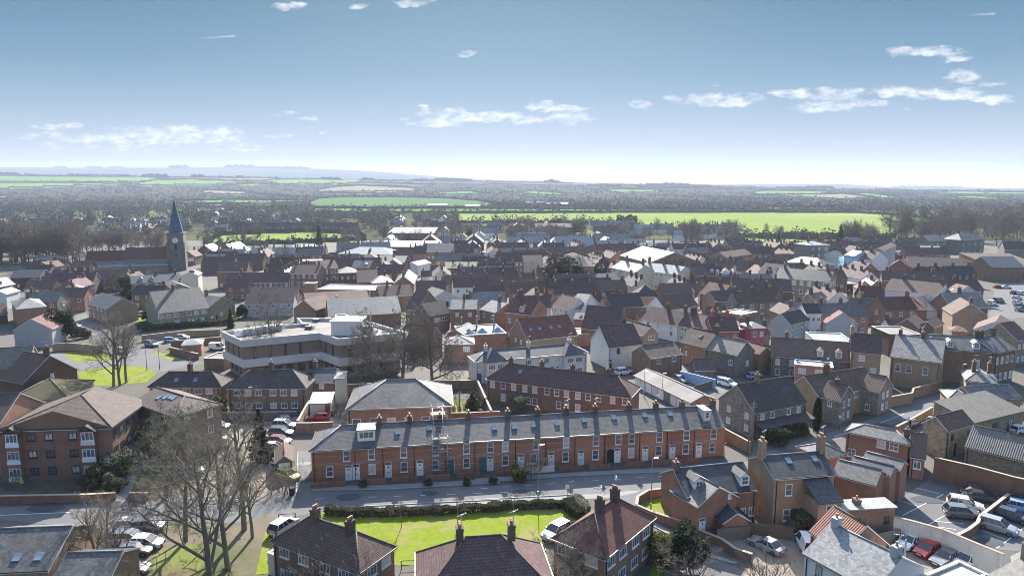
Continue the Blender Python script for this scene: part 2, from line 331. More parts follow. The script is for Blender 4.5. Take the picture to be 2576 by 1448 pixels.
# ------------------------------------------------------------------ the land
def interp(k, x):
    if x <= k[0][0]: return k[0][1]
    for (a, b), (c, d) in zip(k, k[1:]):
        if x <= c: return b + (d - b) * (x - a) / (c - a)
    return k[-1][1]
R1 = [(-400, 438), (0, 440), (300, 441), (450, 445), (700, 447), (900, 453), (1080, 453), (1300, 458), (1500, 462), (1800, 467), (2100, 474), (2300, 478), (2575, 480), (3000, 481)]
R2 = [(-400, 419), (0, 420.5), (300, 421), (600, 421), (780, 424), (880, 427), (988, 433), (1108, 444.5), (1244, 452), (1398, 457), (1695, 464), (2002, 462), (2105, 462.5), (2241, 470), (2575, 472), (3000, 473)]
MID = [(1300, 528), (1700, 513), (2200, 499), (2800, 484)]
D1, D2 = 3800.0, 7200.0
def rowz(D, row): return CH + D * tan(math.atan((724 - row) / F) - PITCH)
def hn(x, y): return (sin(x * .0021 + 1.3) * cos(y * .0017 + .4) + .5 * sin(x * .0057 + y * .0043) + .3 * sin(x * .011 - y * .009 + 2))
def elev(X, Y):
    D = max(Y, 1.0)
    if D < 1150: return 0.0
    px = 1287.5 + F * X / (D * cos(PITCH))
    r1 = interp(R1, px); r2 = interp(R2, px)
    ks = [(log(1150), 0.0)] + [(log(d), rowz(d, r + (r1 - 458) * .35 * (d - 1300) / 2500)) for d, r in MID] + [(log(D1), rowz(D1, r1)), (log(4800), rowz(4800, r1 + 7)), (log(5800), rowz(5800, max(r1, r2) + 2)), (log(D2), rowz(D2, r2)), (log(9500), rowz(9500, r2 + 9)), (log(20000), -200)]
    z = interp(ks, log(D))
    a = min(1, max(0, (D - 1400) / 1500))
    return z + a * 2.2 * hn(X, Y)
Pq = lambda t, pts: [P(t, *p) for p in pts]
FIELDS = [
 ('field_bright', 500, 1500, Pq('P', [(1150, 538), (1500, 536), (1900, 535), (2150, 536), (2235, 541), (2330, 550), (2400, 566), (2290, 570), (2240, 600), (2050, 604), (1900, 600), (1810, 590), (1640, 580), (1480, 562), (1150, 562)])),
 ('field_bright', 350, 900, Pq('P', [(1840, 600), (2000, 594), (2230, 600), (2200, 622), (1990, 622), (1870, 614)])),
 ('field_bright', 500, 900, Pq('P', [(515, 612), (560, 592), (700, 586), (800, 585), (905, 591), (918, 606), (780, 612), (530, 622)])),
 ('scrub', 500, 1000, Pq('P', [(520, 592), (560, 583), (900, 580), (905, 592), (800, 585), (560, 592)])),
 ('field_deep', 900, 2900, Pq('P', [(778, 509), (800, 500), (860, 496), (1100, 498), (1200, 505), (1285, 519), (1100, 524), (780, 522)])),
 ('field_green', 900, 1500, Pq('P', [(790, 525), (1290, 526), (1700, 529), (1700, 535), (780, 537)])),
 ('field_green', 900, 1500, Pq('P', [(1870, 520), (2020, 522), (2140, 524), (2100, 530), (1880, 531)])),
 ('field_stubble', 1800, 3600, Pq('P', [(795, 478), (850, 470), (930, 467), (1010, 470), (1062, 478), (1050, 482), (800, 484)])),
 ('field_green', 1800, 3600, Pq('P', [(795, 484), (1055, 482), (990, 487), (800, 487)])),
 ('field_green', 1800, 3900, Pq('P', [(-400, 440), (0, 443), (360, 446), (408, 450), (380, 456), (340, 459), (160, 459), (0, 458), (-400, 456)])),
 ('field_green', 1800, 3900, Pq('P', [(-400, 458), (0, 460), (160, 461), (330, 461), (300, 466), (170, 470), (0, 476), (-400, 474)])),
 ('field_green', 1800, 3900, Pq('P', [(345, 461), (400, 453), (470, 453), (590, 456), (640, 459), (530, 466), (350, 468)])),
 ('field_stubble', 1800, 3900, Pq('P', [(400, 451), (440, 447), (700, 449), (700, 454), (590, 455), (470, 452)])),
 ('field_green', 1800, 3900, Pq('P', [(660, 456), (700, 452), (880, 452), (1000, 456), (860, 463), (700, 464)])),
 ('field_plough', 2200, 3900, Pq('P', [(980, 455), (1500, 461), (1560, 470), (1300, 465), (1090, 464), (980, 461)])),
 ('field_plough', 1800, 3900, Pq('P', [(850, 466), (900, 459), (1090, 466), (1060, 474)])),
 ('field_green', 1800, 3900, Pq('P', [(1300, 488), (1330, 481), (1440, 488), (1400, 492)])),
 ('field_green', 1800, 3900, Pq('P', [(1480, 466), (1600, 468), (1800, 473), (1700, 474), (1490, 470)])),
 ('field_green', 1500, 3900, Pq('P', [(1890, 484), (1920, 480), (2060, 481), (2100, 485), (2050, 490), (1900, 490)])),
 ('field_stubble', 1500, 3900, Pq('P', [(1900, 491), (2050, 490), (2120, 488), (2200, 497), (2120, 502), (2000, 496)])),
 ('field_green', 1500, 3900, Pq('P', [(2130, 487), (2180, 486), (2270, 497), (2220, 500), (2180, 494)])),
 ('field_green', 1200, 3900, Pq('P', [(2370, 497), (2440, 493), (2560, 500), (2480, 503)])),
 ('field_stubble', 1000, 3000, Pq('P', [(2350, 552), (2420, 545), (2520, 552), (2450, 560)])),
 ('field_green', 1000, 3000, Pq('P', [(440, 507), (560, 503), (780, 505), (780, 510), (600, 513), (450, 512)])),
 ('field_stubble', 1000, 3000, Pq('P', [(400, 518), (560, 514), (600, 517), (560, 521), (410, 523)])),
 ('field_green', 1000, 2000, Pq('P', [(760, 545), (960, 541), (980, 546), (800, 551)])),
 ('field_stubble', 1800, 3000, Pq('P', [(-300, 500), (0, 494), (40, 490), (10, 500), (-300, 508)])),
 ('field_green', 1200, 3900, Pq('P', [(1500, 476), (1640, 478), (1700, 484), (1560, 486)])),
 ('field_green', 1800, 3900, Pq('P', [(560, 468), (640, 462), (700, 466), (620, 472)])),
 ('field_stubble', 1500, 3900, Pq('P', [(520, 479), (640, 484), (600, 491), (500, 486)])),
 ('field_green', 1500, 3900, Pq('P', [(2300, 484), (2420, 482), (2600, 485), (2600, 490), (2400, 489)])),
 ('field_green', 1200, 3900, Pq('P', [(2240, 508), (2330, 505), (2420, 510), (2300, 514)])),
 ('field_green', 1200, 3900, Pq('P', [(1080, 484), (1180, 482), (1230, 488), (1120, 491)])),
 ('field_plough', 1500, 3900, Pq('P', [(1600, 470), (1900, 473), (1880, 477), (1640, 475)])),
 ('flood_water', 600, 1200, Pq('l', [(300, 463), (330, 455), (400, 452), (460, 454), (495, 460), (440, 466), (350, 472), (310, 470)])),
 ('flood_water', 600, 1500, Pq('l', [(1200, 432), (1300, 432), (1430, 437), (1300, 440), (1210, 435)])),
 ('flood_water', 600, 1500, Pq('l', [(1470, 445), (1590, 448), (1500, 452)])),
]
def inpoly(x, y, poly):
    c = False; j = len(poly) - 1
    for i in range(len(poly)):
        xi, yi = poly[i]; xj, yj = poly[j]
        if (yi > y) != (yj > y) and x < (xj - xi) * (y - yi) / (yj - yi) + xi: c = not c
        j = i
    return c
FB = [(min(p[0] for p in f[3]), max(p[0] for p in f[3]), min(p[1] for p in f[3]), max(p[1] for p in f[3])) for f in FIELDS]
def field_at(x, y, D):
    r = None
    for (mname, a, b, poly), bb in zip(FIELDS, FB):
        if a <= D <= b and bb[0] <= x <= bb[1] and bb[2] <= y <= bb[3] and inpoly(x, y, poly): r = mname
    return r
def field_any(x, y):
    for (mname, a, b, poly), bb in zip(FIELDS, FB):
        if b > 1600 and bb[0] <= x <= bb[1] and bb[2] - 1 <= y <= bb[3] and inpoly(x, y, poly): return True
    return False
gm = ['town_ground', 'scrub', 'far_land', 'field_bright', 'field_green', 'field_deep', 'field_stubble', 'field_plough', 'flood_water']
CAN = [[], []]
def build_land():
    cols = [-3600, -2400, -1500, -800, -300] + [i * 6 - 60 for i in range(450)] + [2900, 3400, 4200, 5200, 6500]
    tz = [(c - 1287.5) / F for c in cols]
    rows = [-300, -100, 0, 50, 90, 150, 220, 300, 400, 500]; d = 500
    while d < 1150: d *= 1.02; rows.append(d)
    while d < 4600: d *= 1.011; rows.append(d)
    while d < 20000: d *= 1.035; rows.append(d)
    v = []; nC = len(cols)
    for Y in rows:
        for t in tz:
            X = t * max(Y, 220); v.append((X, Y, elev(X, Y)))
    f = []; mi = []
    for r in range(len(rows) - 1):
        for c in range(nC - 1):
            a = r * nC + c; f.append((a, a + 1, a + nC + 1, a + nC))
            q = [v[a], v[a + 1], v[a + nC + 1], v[a + nC]]; cx = sum(p[0] for p in q) / 4; cy = sum(p[1] for p in q) / 4; cz = sum(p[2] for p in q) / 4
            k = None; wood = False
            if 300 < cy < 4200:
                x, y = proj((cx, cy, cz)); k = field_at(x, y, cy)
            if k: mi.append(gm.index(k))
            elif cy < 560: mi.append(0)
            elif cy < 1300: mi.append(1)
            else: mi.append(2)
    rr = random.Random(4); cv = []; cf = []; idx = {}
    for q, mq in zip(f, mi):
        cx = sum(v[i][0] for i in q) / 4; cy = sum(v[i][1] for i in q) / 4
        if not (1180 < cy < 3650) or mq != 2 or abs(cx) > cy * 1.1: continue
        if sin(cx * .0043 + 1) * cos(cy * .0031) + .5 * sin(cx * .013 + cy * .007) < -.35: continue
        cz = max(v[i][2] for i in q)
        if field_any(*proj((cx, cy, cz + 6))): continue
        o = []
        for i in q:
            if i not in idx: idx[i] = len(cv); cv.append((v[i][0] + rr.uniform(-2, 2), v[i][1] + rr.uniform(-5, 5), v[i][2] + (rr.uniform(4.0, 8.5) if v[i][1] < 1900 else rr.uniform(3, 5.5))))
            o.append(idx[i])
        cf.append(tuple(o))
    cm = bpy.data.meshes.new('woodland_canopy'); cm.from_pydata(cv, [], cf); cm.materials.append(M['canopy']); cm.update(); kind(link('woodland_canopy', cm), 'stuff')
    me = bpy.data.meshes.new('ground'); me.from_pydata(v, [], f)
    for k in gm: me.materials.append(M[k])
    me.polygons.foreach_set('material_index', mi); me.polygons.foreach_set('use_smooth', [True] * len(f)); me.update()
    kind(link('ground', me), 'structure')
build_land()
hb = MB(); hb.box(-15000, -600, -260, 15000, 20500, 265)
hm = bpy.data.materials.new('haze'); hm.use_nodes = True; ht = NT(hm.node_tree); ht.n.clear(); ho = ht.add('ShaderNodeOutputMaterial')
hv = ht.add('ShaderNodeVolumePrincipled'); hv.inputs['Color'].default_value = (.60, .70, .88, 1); hv.inputs['Density'].default_value = 8.5e-5; hv.inputs['Anisotropy'].default_value = .25
ht.l.new(hv.outputs[0], ho.inputs['Volume'])
HAZE = kind(link('haze', hb.mesh('haze', hm, uv=False)), 'stuff')

mat('concrete_kerb', (.33, .32, .30), .8)
# ------------------------------------------------------------------ sheets laid on the ground
LAY = {}
def sheet(name, mname, pts, lvl, tile=None, k='structure'):
    """flat polygon; pts are picture points of tile or (tile,x,y)"""
    g = [G(*( (p[0], (p[1], p[2])) if tile is None else (tile, p))) for p in pts]
    mb = MB(); z = .004 * lvl + .004 * (LAY.setdefault(lvl, 0) % 5) * .15; LAY[lvl] += 1
    c = sum(g, Vector()) / len(g)
    from mathutils.geometry import tessellate_polygon
    tri = tessellate_polygon([[Vector((p.x, p.y, 0)) for p in g]])
    me = bpy.data.meshes.new(name); vv = [(p.x - c.x, p.y - c.y, 0) for p in g]
    ff = []
    for a, b_, d_ in tri:
        A, B_, C_ = Vector(vv[a]), Vector(vv[b_]), Vector(vv[d_])
        ff.append((a, b_, d_) if (B_ - A).cross(C_ - A).z > 0 else (a, d_, b_))
    me.from_pydata(vv, [], ff)
    me.materials.append(M[mname]); me.update()
    return kind(link(name, me, None, (c.x, c.y, z)), k)
GR = 'structure'
# roads
sheet('road', 'asphalt', [('a', -60, 1010), ('a', 500, 985), ('a', 1200, 960), ('b', 100, 880), ('b', 335, 850), ('b', 440, 838), ('b', 1000, 830), ('b', 1800, 790), ('c', 600, 740), ('c', 1100, 715), ('c', 1500, 690), ('c', 1800, 650),
  ('c', 1985, 620), ('c', 1985, 760), ('c', 1400, 810), ('c', 1240, 830), ('c', 1160, 870), ('c', 1175, 960), ('c', 1400, 1110), ('c', 1700, 1290), ('c', 1985, 1440), ('c', 1985, 1600), ('c', 1500, 1600), ('c', 1320, 1180), ('c', 1290, 1060), ('c', 1000, 900), ('c', 800, 880), ('c', 500, 885), ('c', 0, 905), ('b', 1360, 930), ('b', 860, 965), ('b', 520, 980), ('b', 430, 1000), ('b', 60, 1060), ('a', 1100, 1110), ('a', 400, 1130), ('a', -60, 1075)], 3)
sheet('pavement', 'pavement', [(440, 800), (1000, 790), (1803, 745), (1803, 775), (1000, 822), (440, 832)], 6, 'b')
sheet('pavement', 'pavement', [(0, 745), (600, 708), (1100, 680), (1500, 662), (1800, 632), (1800, 648), (1500, 685), (1100, 710), (600, 735), (0, 778)], 6, 'c')
sheet('pavement', 'pavement', [(520, 962), (860, 945), (1360, 920), (1803, 898), (1803, 925), (1360, 960), (860, 985), (530, 1000)], 6, 'b')
sheet('pavement', 'pavement', [(0, 900), (500, 875), (740, 862), (960, 855), (1100, 835), (1200, 830), (1160, 850), (980, 885), (740, 895), (500, 905), (0, 930)], 6, 'c')
sheet('pavement', 'pavement', [(1290, 1060), (1400, 1120), (1520, 1190), (1700, 1290), (1900, 1350), (1870, 1360), (1680, 1310), (1480, 1190), (1290, 1090)], 6, 'c')
sheet('road', 'asphalt', [('d', 0, 620), ('d', 60, 650), ('d', 160, 690), ('d', 700, 580), ('d', 1000, 500), ('d', 1180, 440), ('d', 1450, 290), ('d', 1440, 260), ('d', 1180, 330), ('d', 980, 430), ('d', 750, 500), ('d', 600, 560), ('d', 150, 680)], 3)
sheet('road', 'asphalt', [('b', 345, 545), ('b', 430, 545), ('b', 440, 860), ('b', 330, 880), ('b', 320, 700)], 4)
sheet('road', 'asphalt', [('h', 1120, 1100), ('h', 1300, 980), ('h', 1400, 850), ('h', 1400, 770), ('h', 1560, 700), ('h', 1570, 420), ('h', 1930, 420), ('h', 1900, 520), ('h', 1730, 640), ('h', 1560, 800), ('h', 1480, 920), ('h', 1350, 1110)], 3)
sheet('road', 'asphalt', [('i', 1640, 480), ('i', 2000, 480), ('i', 2000, 880), ('i', 1570, 940), ('i', 1640, 720)], 3)
sheet('road', 'asphalt', [('e', 720, 740), ('e', 1000, 950), ('e', 1500, 1110), ('e', 1700, 1140), ('e', 1500, 1180), ('e', 1300, 1220), ('e', 1050, 1160), ('e', 900, 1160), ('e', 640, 1210), ('e', 230, 1180), ('e', 230, 1100), ('e', 515, 1050), ('e', 640, 1135), ('e', 900, 1100), ('e', 870, 960), ('e', 640, 850), ('e', 560, 760)], 3)
sheet('path', 'pavement', [(1170, 900), (1500, 940), (1700, 1000), (1500, 1010), (1250, 960)], 5, 'e')
sheet('car_park', 'gravel', [(1340, 460), (1730, 490), (1760, 700), (1700, 960), (1250, 960), (1180, 950), (1380, 700), (1240, 640)], 4, 'a')
sheet('car_park', 'asphalt', [('d', 1100, 960), ('d', 1330, 820), ('d', 1820, 900), ('d', 2000, 950), ('d', 2000, 1300), ('d', 1760, 1280), ('d', 1480, 1190), ('d', 1080, 1060)], 4)
sheet('car_park', 'gravel', [('d', 1040, 1250), ('d', 1230, 1190), ('d', 1650, 1290), ('d', 1560, 1420), ('d', 1400, 1500), ('d', 1080, 1440)], 4)
sheet('car_park', 'asphalt', [(1590, 1240), (1900, 1140), (2280, 1260), (2275, 1390), (2120, 1400)], 4, 'g')
sheet('forecourt', 'gravel', [('d', 0, 1200), ('d', 430, 1180), ('d', 520, 1260), ('d', 520, 1470), ('d', 100, 1470), ('d', 180, 1360), ('d', 170, 1300), ('d', 10, 1260)], 5)
sheet('forecourt', 'gravel', [(500, 1140), (780, 1120), (850, 1230), (500, 1250)], 5, 'a')
sheet('forecourt', 'asphalt', [(360, 1140), (1000, 1130), (1000, 1448), (700, 1448)], 5, 'a')
sheet('brick_paving', 'pavement', [(1830, 1320), (2050, 1220), (2050, 1600), (1850, 1450)], 6, 'd')
sheet('yard', 'pavement', [(1700, 560), (1960, 560), (1980, 620), (1700, 610)], 4, 'd')
# lawns
sheet('grass', 'grass_lawn', [('b', 500, 990), ('b', 835, 1015), ('b', 1300, 990), ('b', 1700, 972), ('c', 400, 970), ('c', 670, 965), ('c', 700, 1000), ('c', 780, 1030), ('c', 640, 1090), ('c', 500, 1170), ('c', 455, 1210), ('c', 500, 1300), ('c', 200, 1300), ('b', 1300, 1350), ('b', 1200, 1372), ('b', 1080, 1374), ('b', 700, 1300)], 5, None, GR)
sheet('grass', 'grass_lawn', [(1200, 915), (1400, 870), (1425, 1010), (1310, 995), (1200, 950)], 5, 'c', GR)
sheet('grass', 'grass_lawn', [(1300, 1350), (1420, 1470), (1300, 1500), (1260, 1420)], 7, 'c', GR)
sheet('grass', 'grass_lawn', [(515, 1052), (700, 1045), (900, 1062), (945, 1120), (640, 1135), (560, 1095)], 5, 'e', GR)
sheet('grass', 'grass_lawn', [(640, 1217), (780, 1185), (1020, 1165), (1180, 1172), (1300, 1222), (1210, 1300), (900, 1330), (690, 1325)], 5, 'e', GR)
sheet('grass', 'grass_lawn', [(1260, 1050), (1400, 1068), (1520, 1120), (1400, 1118)], 5, 'e', GR)
sheet('grass', 'grass_lawn', [(425, 915), (520, 895), (600, 935), (560, 960), (425, 965)], 5, 'e', GR)
sheet('grass', 'grass_lawn', [(1165, 600), (1300, 600), (1280, 640), (1190, 665)], 5, 'e', GR)
sheet('grass', 'grass_lawn', [(1115, 765), (1215, 765), (1210, 805), (1130, 808)], 5, 'e', GR)
sheet('grass', 'grass_lawn', [(590, 350), (750, 352), (740, 378), (600, 380)], 5, 'e', GR)
sheet('grass', 'grass_lawn', [(550, 930), (620, 900), (710, 850), (820, 835), (760, 915), (740, 940)], 7, 'a', GR)
sheet('grass', 'grass_rough', [(830, 915), (930, 760), (1130, 700), (1390, 680), (1385, 745), (1200, 870), (1000, 960), (850, 950)], 7, 'a', GR)
sheet('earth', 'earth', [(700, 1100), (1180, 1100), (1500, 1130), (1720, 1050), (1780, 1080), (1680, 1250), (1640, 1500), (850, 1500)], 7, 'a', GR)
sheet('grass', 'grass_rough', [(1000, 1290), (1250, 1240), (1330, 1350), (1200, 1500), (960, 1500)], 9, 'a', GR)
sheet('grass', 'grass_lawn', [(1700, 1170), (1790, 1100), (1880, 1090), (1770, 1200), (1740, 1430), (1640, 1440)], 9, 'a', GR)
sheet('grass', 'grass_lawn', [(1455, 180), (1620, 175), (1590, 270), (1450, 272)], 7, 'b', GR)
sheet('earth', 'earth', [(0, 860), (560, 860), (560, 950), (0, 950)], 5, 'a', GR)
sheet('path', 'pavement', [(870, 745), (925, 745), (800, 975), (715, 975)], 9, 'a')
def line(tile, a, b, w_=.12, lvl=12):
    A = G(tile, a); B = G(tile, b); d = B - A; L = d.length
    mb = MB(); mb.face([(0, -w_ / 2, 0), (L, -w_ / 2, 0), (L, w_ / 2, 0), (0, w_ / 2, 0)])
    kind(link('road_marking', mb.mesh('road_marking', M['line_paint']), None, (A.x, A.y, .004 * lvl), atan2(d.y, d.x)), 'structure')
for a, b in (((1140, 1060), (1400, 925)), ((1115, 965), (1250, 1005)), ((1230, 885), (1370, 920)), ((1305, 1120), (1410, 1060)), ((1345, 1098), (1530, 1112)), ((1340, 1130), (1480, 1150)), ((1640, 1155), (1800, 1215)), ((1745, 1270), (1918, 1140)), ((1540, 1180), (1745, 1265)), ((1700, 1060), (1760, 1080))): line('d', a, b)
for k in range(9): line('b', (470 + k * 190, 893 - k * 6.5), (535 + k * 190, 891 - k * 6.5), .1)
for k in range(10): line('c', (40 + k * 160, 818 - k * 11), (95 + k * 160, 815 - k * 11), .1)
line('d', (700, 555), (900, 500), .1); line('d', (950, 485), (1150, 410), .1); line('a', (-60, 1062), (450, 1040), .12)

def kerb(t, a, b, h=.12):
    A = G(t, a); B = G(t, b); d = B - A; mb = MB(); mb.box(0, -.08, 0, d.length, .08, h)
    kind(link('kerb', mb.mesh('kerb', M['concrete_kerb']), None, (A.x, A.y, .012), atan2(d.y, d.x)), 'structure')
for t_, pts in (('b', [(440, 834), (1000, 824), (1803, 778)]), ('c', [(0, 780), (600, 737), (1100, 712), (1500, 687), (1800, 650)]), ('b', [(520, 962), (860, 945), (1360, 920), (1803, 898)]), ('c', [(0, 900), (500, 875), (740, 862)]), ('c', [(1290, 1092), (1480, 1192), (1680, 1312), (1870, 1362)]), ('b', [(335, 850), (345, 560)])):
    for p, q in zip(pts, pts[1:]): kerb(t_, p, q)
def patch(t, p, r, mname, sx=1.6):
    g = G(t, p); mb = MB(); rr = random.Random(int(p[0] * 7 + p[1])); n = 7
    mb.face([(cos(2 * pi * k / n) * r * sx * rr.uniform(.8, 1.1), sin(2 * pi * k / n) * r * rr.uniform(.8, 1.1), 0) for k in range(n)]); kind(link('road_patch', mb.mesh('road_patch', M[mname]), None, (g.x, g.y, .055)), 'structure')
for t_, x, y, r, m_ in (('b', 700, 880, 1.2, 'asphalt_dark'), ('b', 1300, 850, .9, 'asphalt_dark'), ('b', 390, 640, .8, 'pavement'), ('b', 380, 760, 1.0, 'asphalt_dark'), ('c', 350, 850, 1.4, 'asphalt_dark'), ('c', 900, 800, 1.0, 'asphalt'), ('a', 900, 1040, 1.5, 'asphalt_dark'), ('a', 300, 1010, 1.6, 'asphalt_dark'), ('c', 1500, 1160, .8, 'asphalt_dark'), ('d', 1300, 960, 1.4, 'asphalt_dark'), ('d', 1700, 1230, 1.2, 'asphalt_dark'), ('d', 1000, 480, 1.2, 'asphalt_dark'), ('d', 1150, 1390, .4, 'asphalt_dark')): patch(t_, (x, y), r, m_)
# ------------------------------------------------------------------ buildings
FOOT = []
CACHE = {}
def cached(key, fn):
    if key not in CACHE: CACHE[key] = fn()
    return CACHE[key]
def win_mesh(w_, h_, style, two):
    mb = MB(); t = .10; d = .05
    x0, x1 = -w_ / 2, w_ / 2
    for a in ((x0, 0, x1, t), (x0, h_ - t, x1, h_), (x0, t, x0 + t, h_ - t), (x1 - t, t, x1, h_ - t)): mb.box(a[0], -d, a[1], a[2], 0, a[3])
    b = .07
    if style == 's': mb.box(x0 + t, -d + .01, h_ * .5 - b / 2, x1 - t, 0, h_ * .5 + b / 2); 
    if style == 'q':
        mb.box(x0 + t, -d + .01, h_ * .5 - b / 2, x1 - t, 0, h_ * .5 + b / 2)
        mb.box(-b / 3, -d + .012, t, b / 3, 0, h_ * .5 - b / 2); mb.box(-b / 3, -d + .012, h_ * .5 + b / 2, b / 3, 0, h_ - t)
    if style == 'c':
        n = 2 if w_ < 1.5 else 3
        for k in range(1, n): mb.box(x0 + w_ * k / n - b / 2, -d + .01, t, x0 + w_ * k / n + b / 2, 0, h_ - t)
        mb.box(x0 + t, -d + .015, h_ * .72, x0 + w_ / n, 0, h_ * .72 + b)
    if two: mb.box(x0 + t, -.022, t, x1 - t, -.002, h_ - t, 1)
    mb.box(x0 - .06, -.13, -.09, x1 + .06, 0, -.003, 0 if not two else 0)
    return mb
def window(par, loc, rz, w_=1.0, h_=1.35, style='c', detail=2, frame='white_paint', gl='glass'):
    fm = M[frame]
    if detail >= 2:
        me = cached(('w', w_, h_, style, frame), lambda: win_mesh(w_, h_, style, False).mesh('window', fm))
        o = link('window', me, par, loc, rz)
        pm = cached(('p', w_, h_, gl), lambda: (lambda b: (b.box(-w_ / 2 + .07, -.022, .07, w_ / 2 - .07, -.002, h_ - .07), b)[1])(MB()).mesh('pane', M[gl]))
        link('pane', pm, o)
    else:
        me = cached(('w1', w_, h_, style, frame, gl), lambda: win_mesh(w_, h_, style, True).mesh('window', [fm, M[gl]]))
        o = link('window', me, par, loc, rz)
    return o
def door_mesh(w_, h_):
    mb = MB(); mb.box(-w_ / 2 - .07, -.04, 0, -w_ / 2, 0, h_ + .4, 0); mb.box(w_ / 2, -.04, 0, w_ / 2 + .07, 0, h_ + .4, 0); mb.box(-w_ / 2, -.04, h_ + .34, w_ / 2, 0, h_ + .4, 0)
    mb.box(-w_ / 2, -.03, h_ + .02, w_ / 2, 0, h_ + .34, 2); mb.box(-w_ / 2, -.05, 0, w_ / 2, -.001, h_, 1)
    mb.box(-w_ * .12, -.056, h_ * .78, w_ * .12, -.05, h_ * .9, 2); mb.box(-w_ * .3, -.06, h_ * .4, w_ * .3, -.05, h_ * .44, 2)
    return mb
def door(par, loc, rz, color='white_paint', w_=.9, h_=2.05):
    me = cached(('d', w_, h_, color), lambda: door_mesh(w_, h_).mesh('door', [M['white_paint'], M[color], M['glass']]))
    return link('door', me, par, loc, rz)
def chimney(par, x, y, z0, z1, wm='brick_red', sx=.7, sy=.95, pots=2, detail=2, rz=0, aerial=False, pot='pot_clay'):
    def mk():
        mb = MB(); h = z1 - z0; mb.box(-sx / 2, -sy / 2, 0, sx / 2, sy / 2, h - .25); mb.box(-sx / 2 - .06, -sy / 2 - .06, h - .25, sx / 2 + .06, sy / 2 + .06, h - .1); mb.box(-sx / 2, -sy / 2, h - .1, sx / 2, sy / 2, h)
        mb.box(-sx / 2 - .03, -sy / 2 - .03, h - 1.9, sx / 2 + .03, sy / 2 + .03, h - 1.82) if h > 2.2 else None
        return mb.mesh('chimney', M[wm])
    o = link('chimney', cached(('ch', round(z1 - z0, 2), wm, sx, sy), mk), par, (x, y, z0), rz)
    if pots:
        n = max(1, pots); mb = MB()
        for k in range(n):
            yy = (k - (n - 1) / 2) * (sy * .8 / max(1, n)); mb.tube((0, yy, 0), (0, yy, .38), .13, .105, 8); mb.tube((0, yy, .38), (0, yy, .44), .13, .13, 8)
        link('chimney_pot', cached(('pot', n, sy, pot), lambda: mb.mesh('chimney_pot', M[pot])), o, (0, 0, z1 - z0 + .002))
    if aerial:
        def am():
            mb = MB(); mb.tube((0, 0, 0), (0, 0, 1.3), .025, .02, 5); mb.tube((-.5, 0, 1.2), (.6, 0, 1.3), .018, .018, 4)
            for k in range(6): mb.tube((-.45 + k * .2, -.18, 1.21 + k * .018), (-.45 + k * .2, .18, 1.21 + k * .018), .012, .012, 4)
            return mb.mesh('aerial', M['metal_galv'])
        link('aerial', cached('aer', am), o, (.2, 0, z1 - z0), .5)
    return o
def roof_mb(L, D, he, rt, pit, o=.28, og=.18, th=.13):
    """roof over 0..L x 0..D, ridge along x"""
    mb = MB(); tp = tan(R(pit)); z0 = he + .03
    if rt == 'g':
        zr = z0 + D / 2 * tp; ze = z0 - o * tp
        sec = [(-o, ze), (D / 2, zr), (D + o, ze), (D + o, ze - th), (D / 2, zr - th - .02), (-o, ze - th)]
        A = [(-og, y, z) for y, z in sec]; B = [(L + og, y, z) for y, z in sec]
        mb.face([A[0], B[0], B[1], A[1]]); mb.face([A[1], B[1], B[2], A[2]]); mb.face([A[2], B[2], B[3], A[3]], 1); mb.face([A[5], B[5], B[0], A[0]], 1)
        mb.face([A[3], B[3], B[4], A[4]]); mb.face([A[4], B[4], B[5], A[5]])
        mb.face([A[5], A[0], A[1], A[4]], 1); mb.face([A[4], A[1], A[2], A[3]], 1); mb.face([B[0], B[5], B[4], B[1]], 1); mb.face([B[1], B[4], B[3], B[2]], 1)
        return mb, zr, (0, L)
    if rt in ('h', 'hr', 'hl'):
        x0, x1, y0, y1 = -o, L + o, -o, D + o; ze = z0 - o * tp; hd = (y1 - y0) / 2; zr = ze + hd * tp
        if rt == 'h': ra, rb = x0 + hd, x1 - hd
        elif rt == 'hr': ra, rb = -og, x1 - hd
        else: ra, rb = x0 + hd, L + og
        if rt == 'hr': x0 = -og
        if rt == 'hl': x1 = L + og
        if ra > rb:
            mid = (ra + rb) / 2; s_ = ((x1 - x0) / 2) / hd; ra = rb = mid; zr = ze + hd * tp * s_
            ra -= .05; rb += .05
        ym = (y0 + y1) / 2; e = [(x0, y0, ze), (x1, y0, ze), (x1, y1, ze), (x0, y1, ze)]; r0, r1 = (ra, ym, zr), (rb, ym, zr)
        mb.face([e[0], e[1], r1, r0]); mb.face([e[1], e[2], r1]); mb.face([e[2], e[3], r0, r1]); mb.face([e[3], e[0], r0])
        lo = [(p[0], p[1], p[2] - th) for p in e]; mb.face(lo[::-1], 1)
        for k in range(4): mb.face([lo[k], lo[(k + 1) % 4], e[(k + 1) % 4], e[k]], 1)
        return mb, zr, (ra, rb)
    if rt in ('m', 'mb'):
        z1 = z0 + D * tp; a, b = (z0 - o * tp, z1 + .1 * tp) if rt == 'm' else (z1 + o * tp, z0 - .1 * tp)
        top = [(-og, -o, a), (L + og, -o, a), (L + og, D + .1, b), (-og, D + .1, b)]
        mb.prism(top, th); return mb, max(a, b), (0, L)
    if rt == 'f':
        mb.box(.2, .2, he - .35, L - .2, D - .2, he - .15); return mb, he, (0, L)
def swapxy(mb): 
    mb.v = [(y, x, z) for x, y, z in mb.v]; mb.f = [f[::-1] for f in mb.f]
def place(t, A, B, dep, z):
    a = G(t, A, z) if not isinstance(A, Vector) else A; b = G(t, B, z) if not isinstance(B, Vector) else B
    u = (b - a); L = u.length; u = u / L; n = Vector((-u.y, u.x, 0))
    D = dep
    if isinstance(dep, tuple): D = (G(t, dep, z) - a).dot(n)
    if D < 0: a = a + n * D; D = -D
    return a, u, n, L, max(D, 1.5)
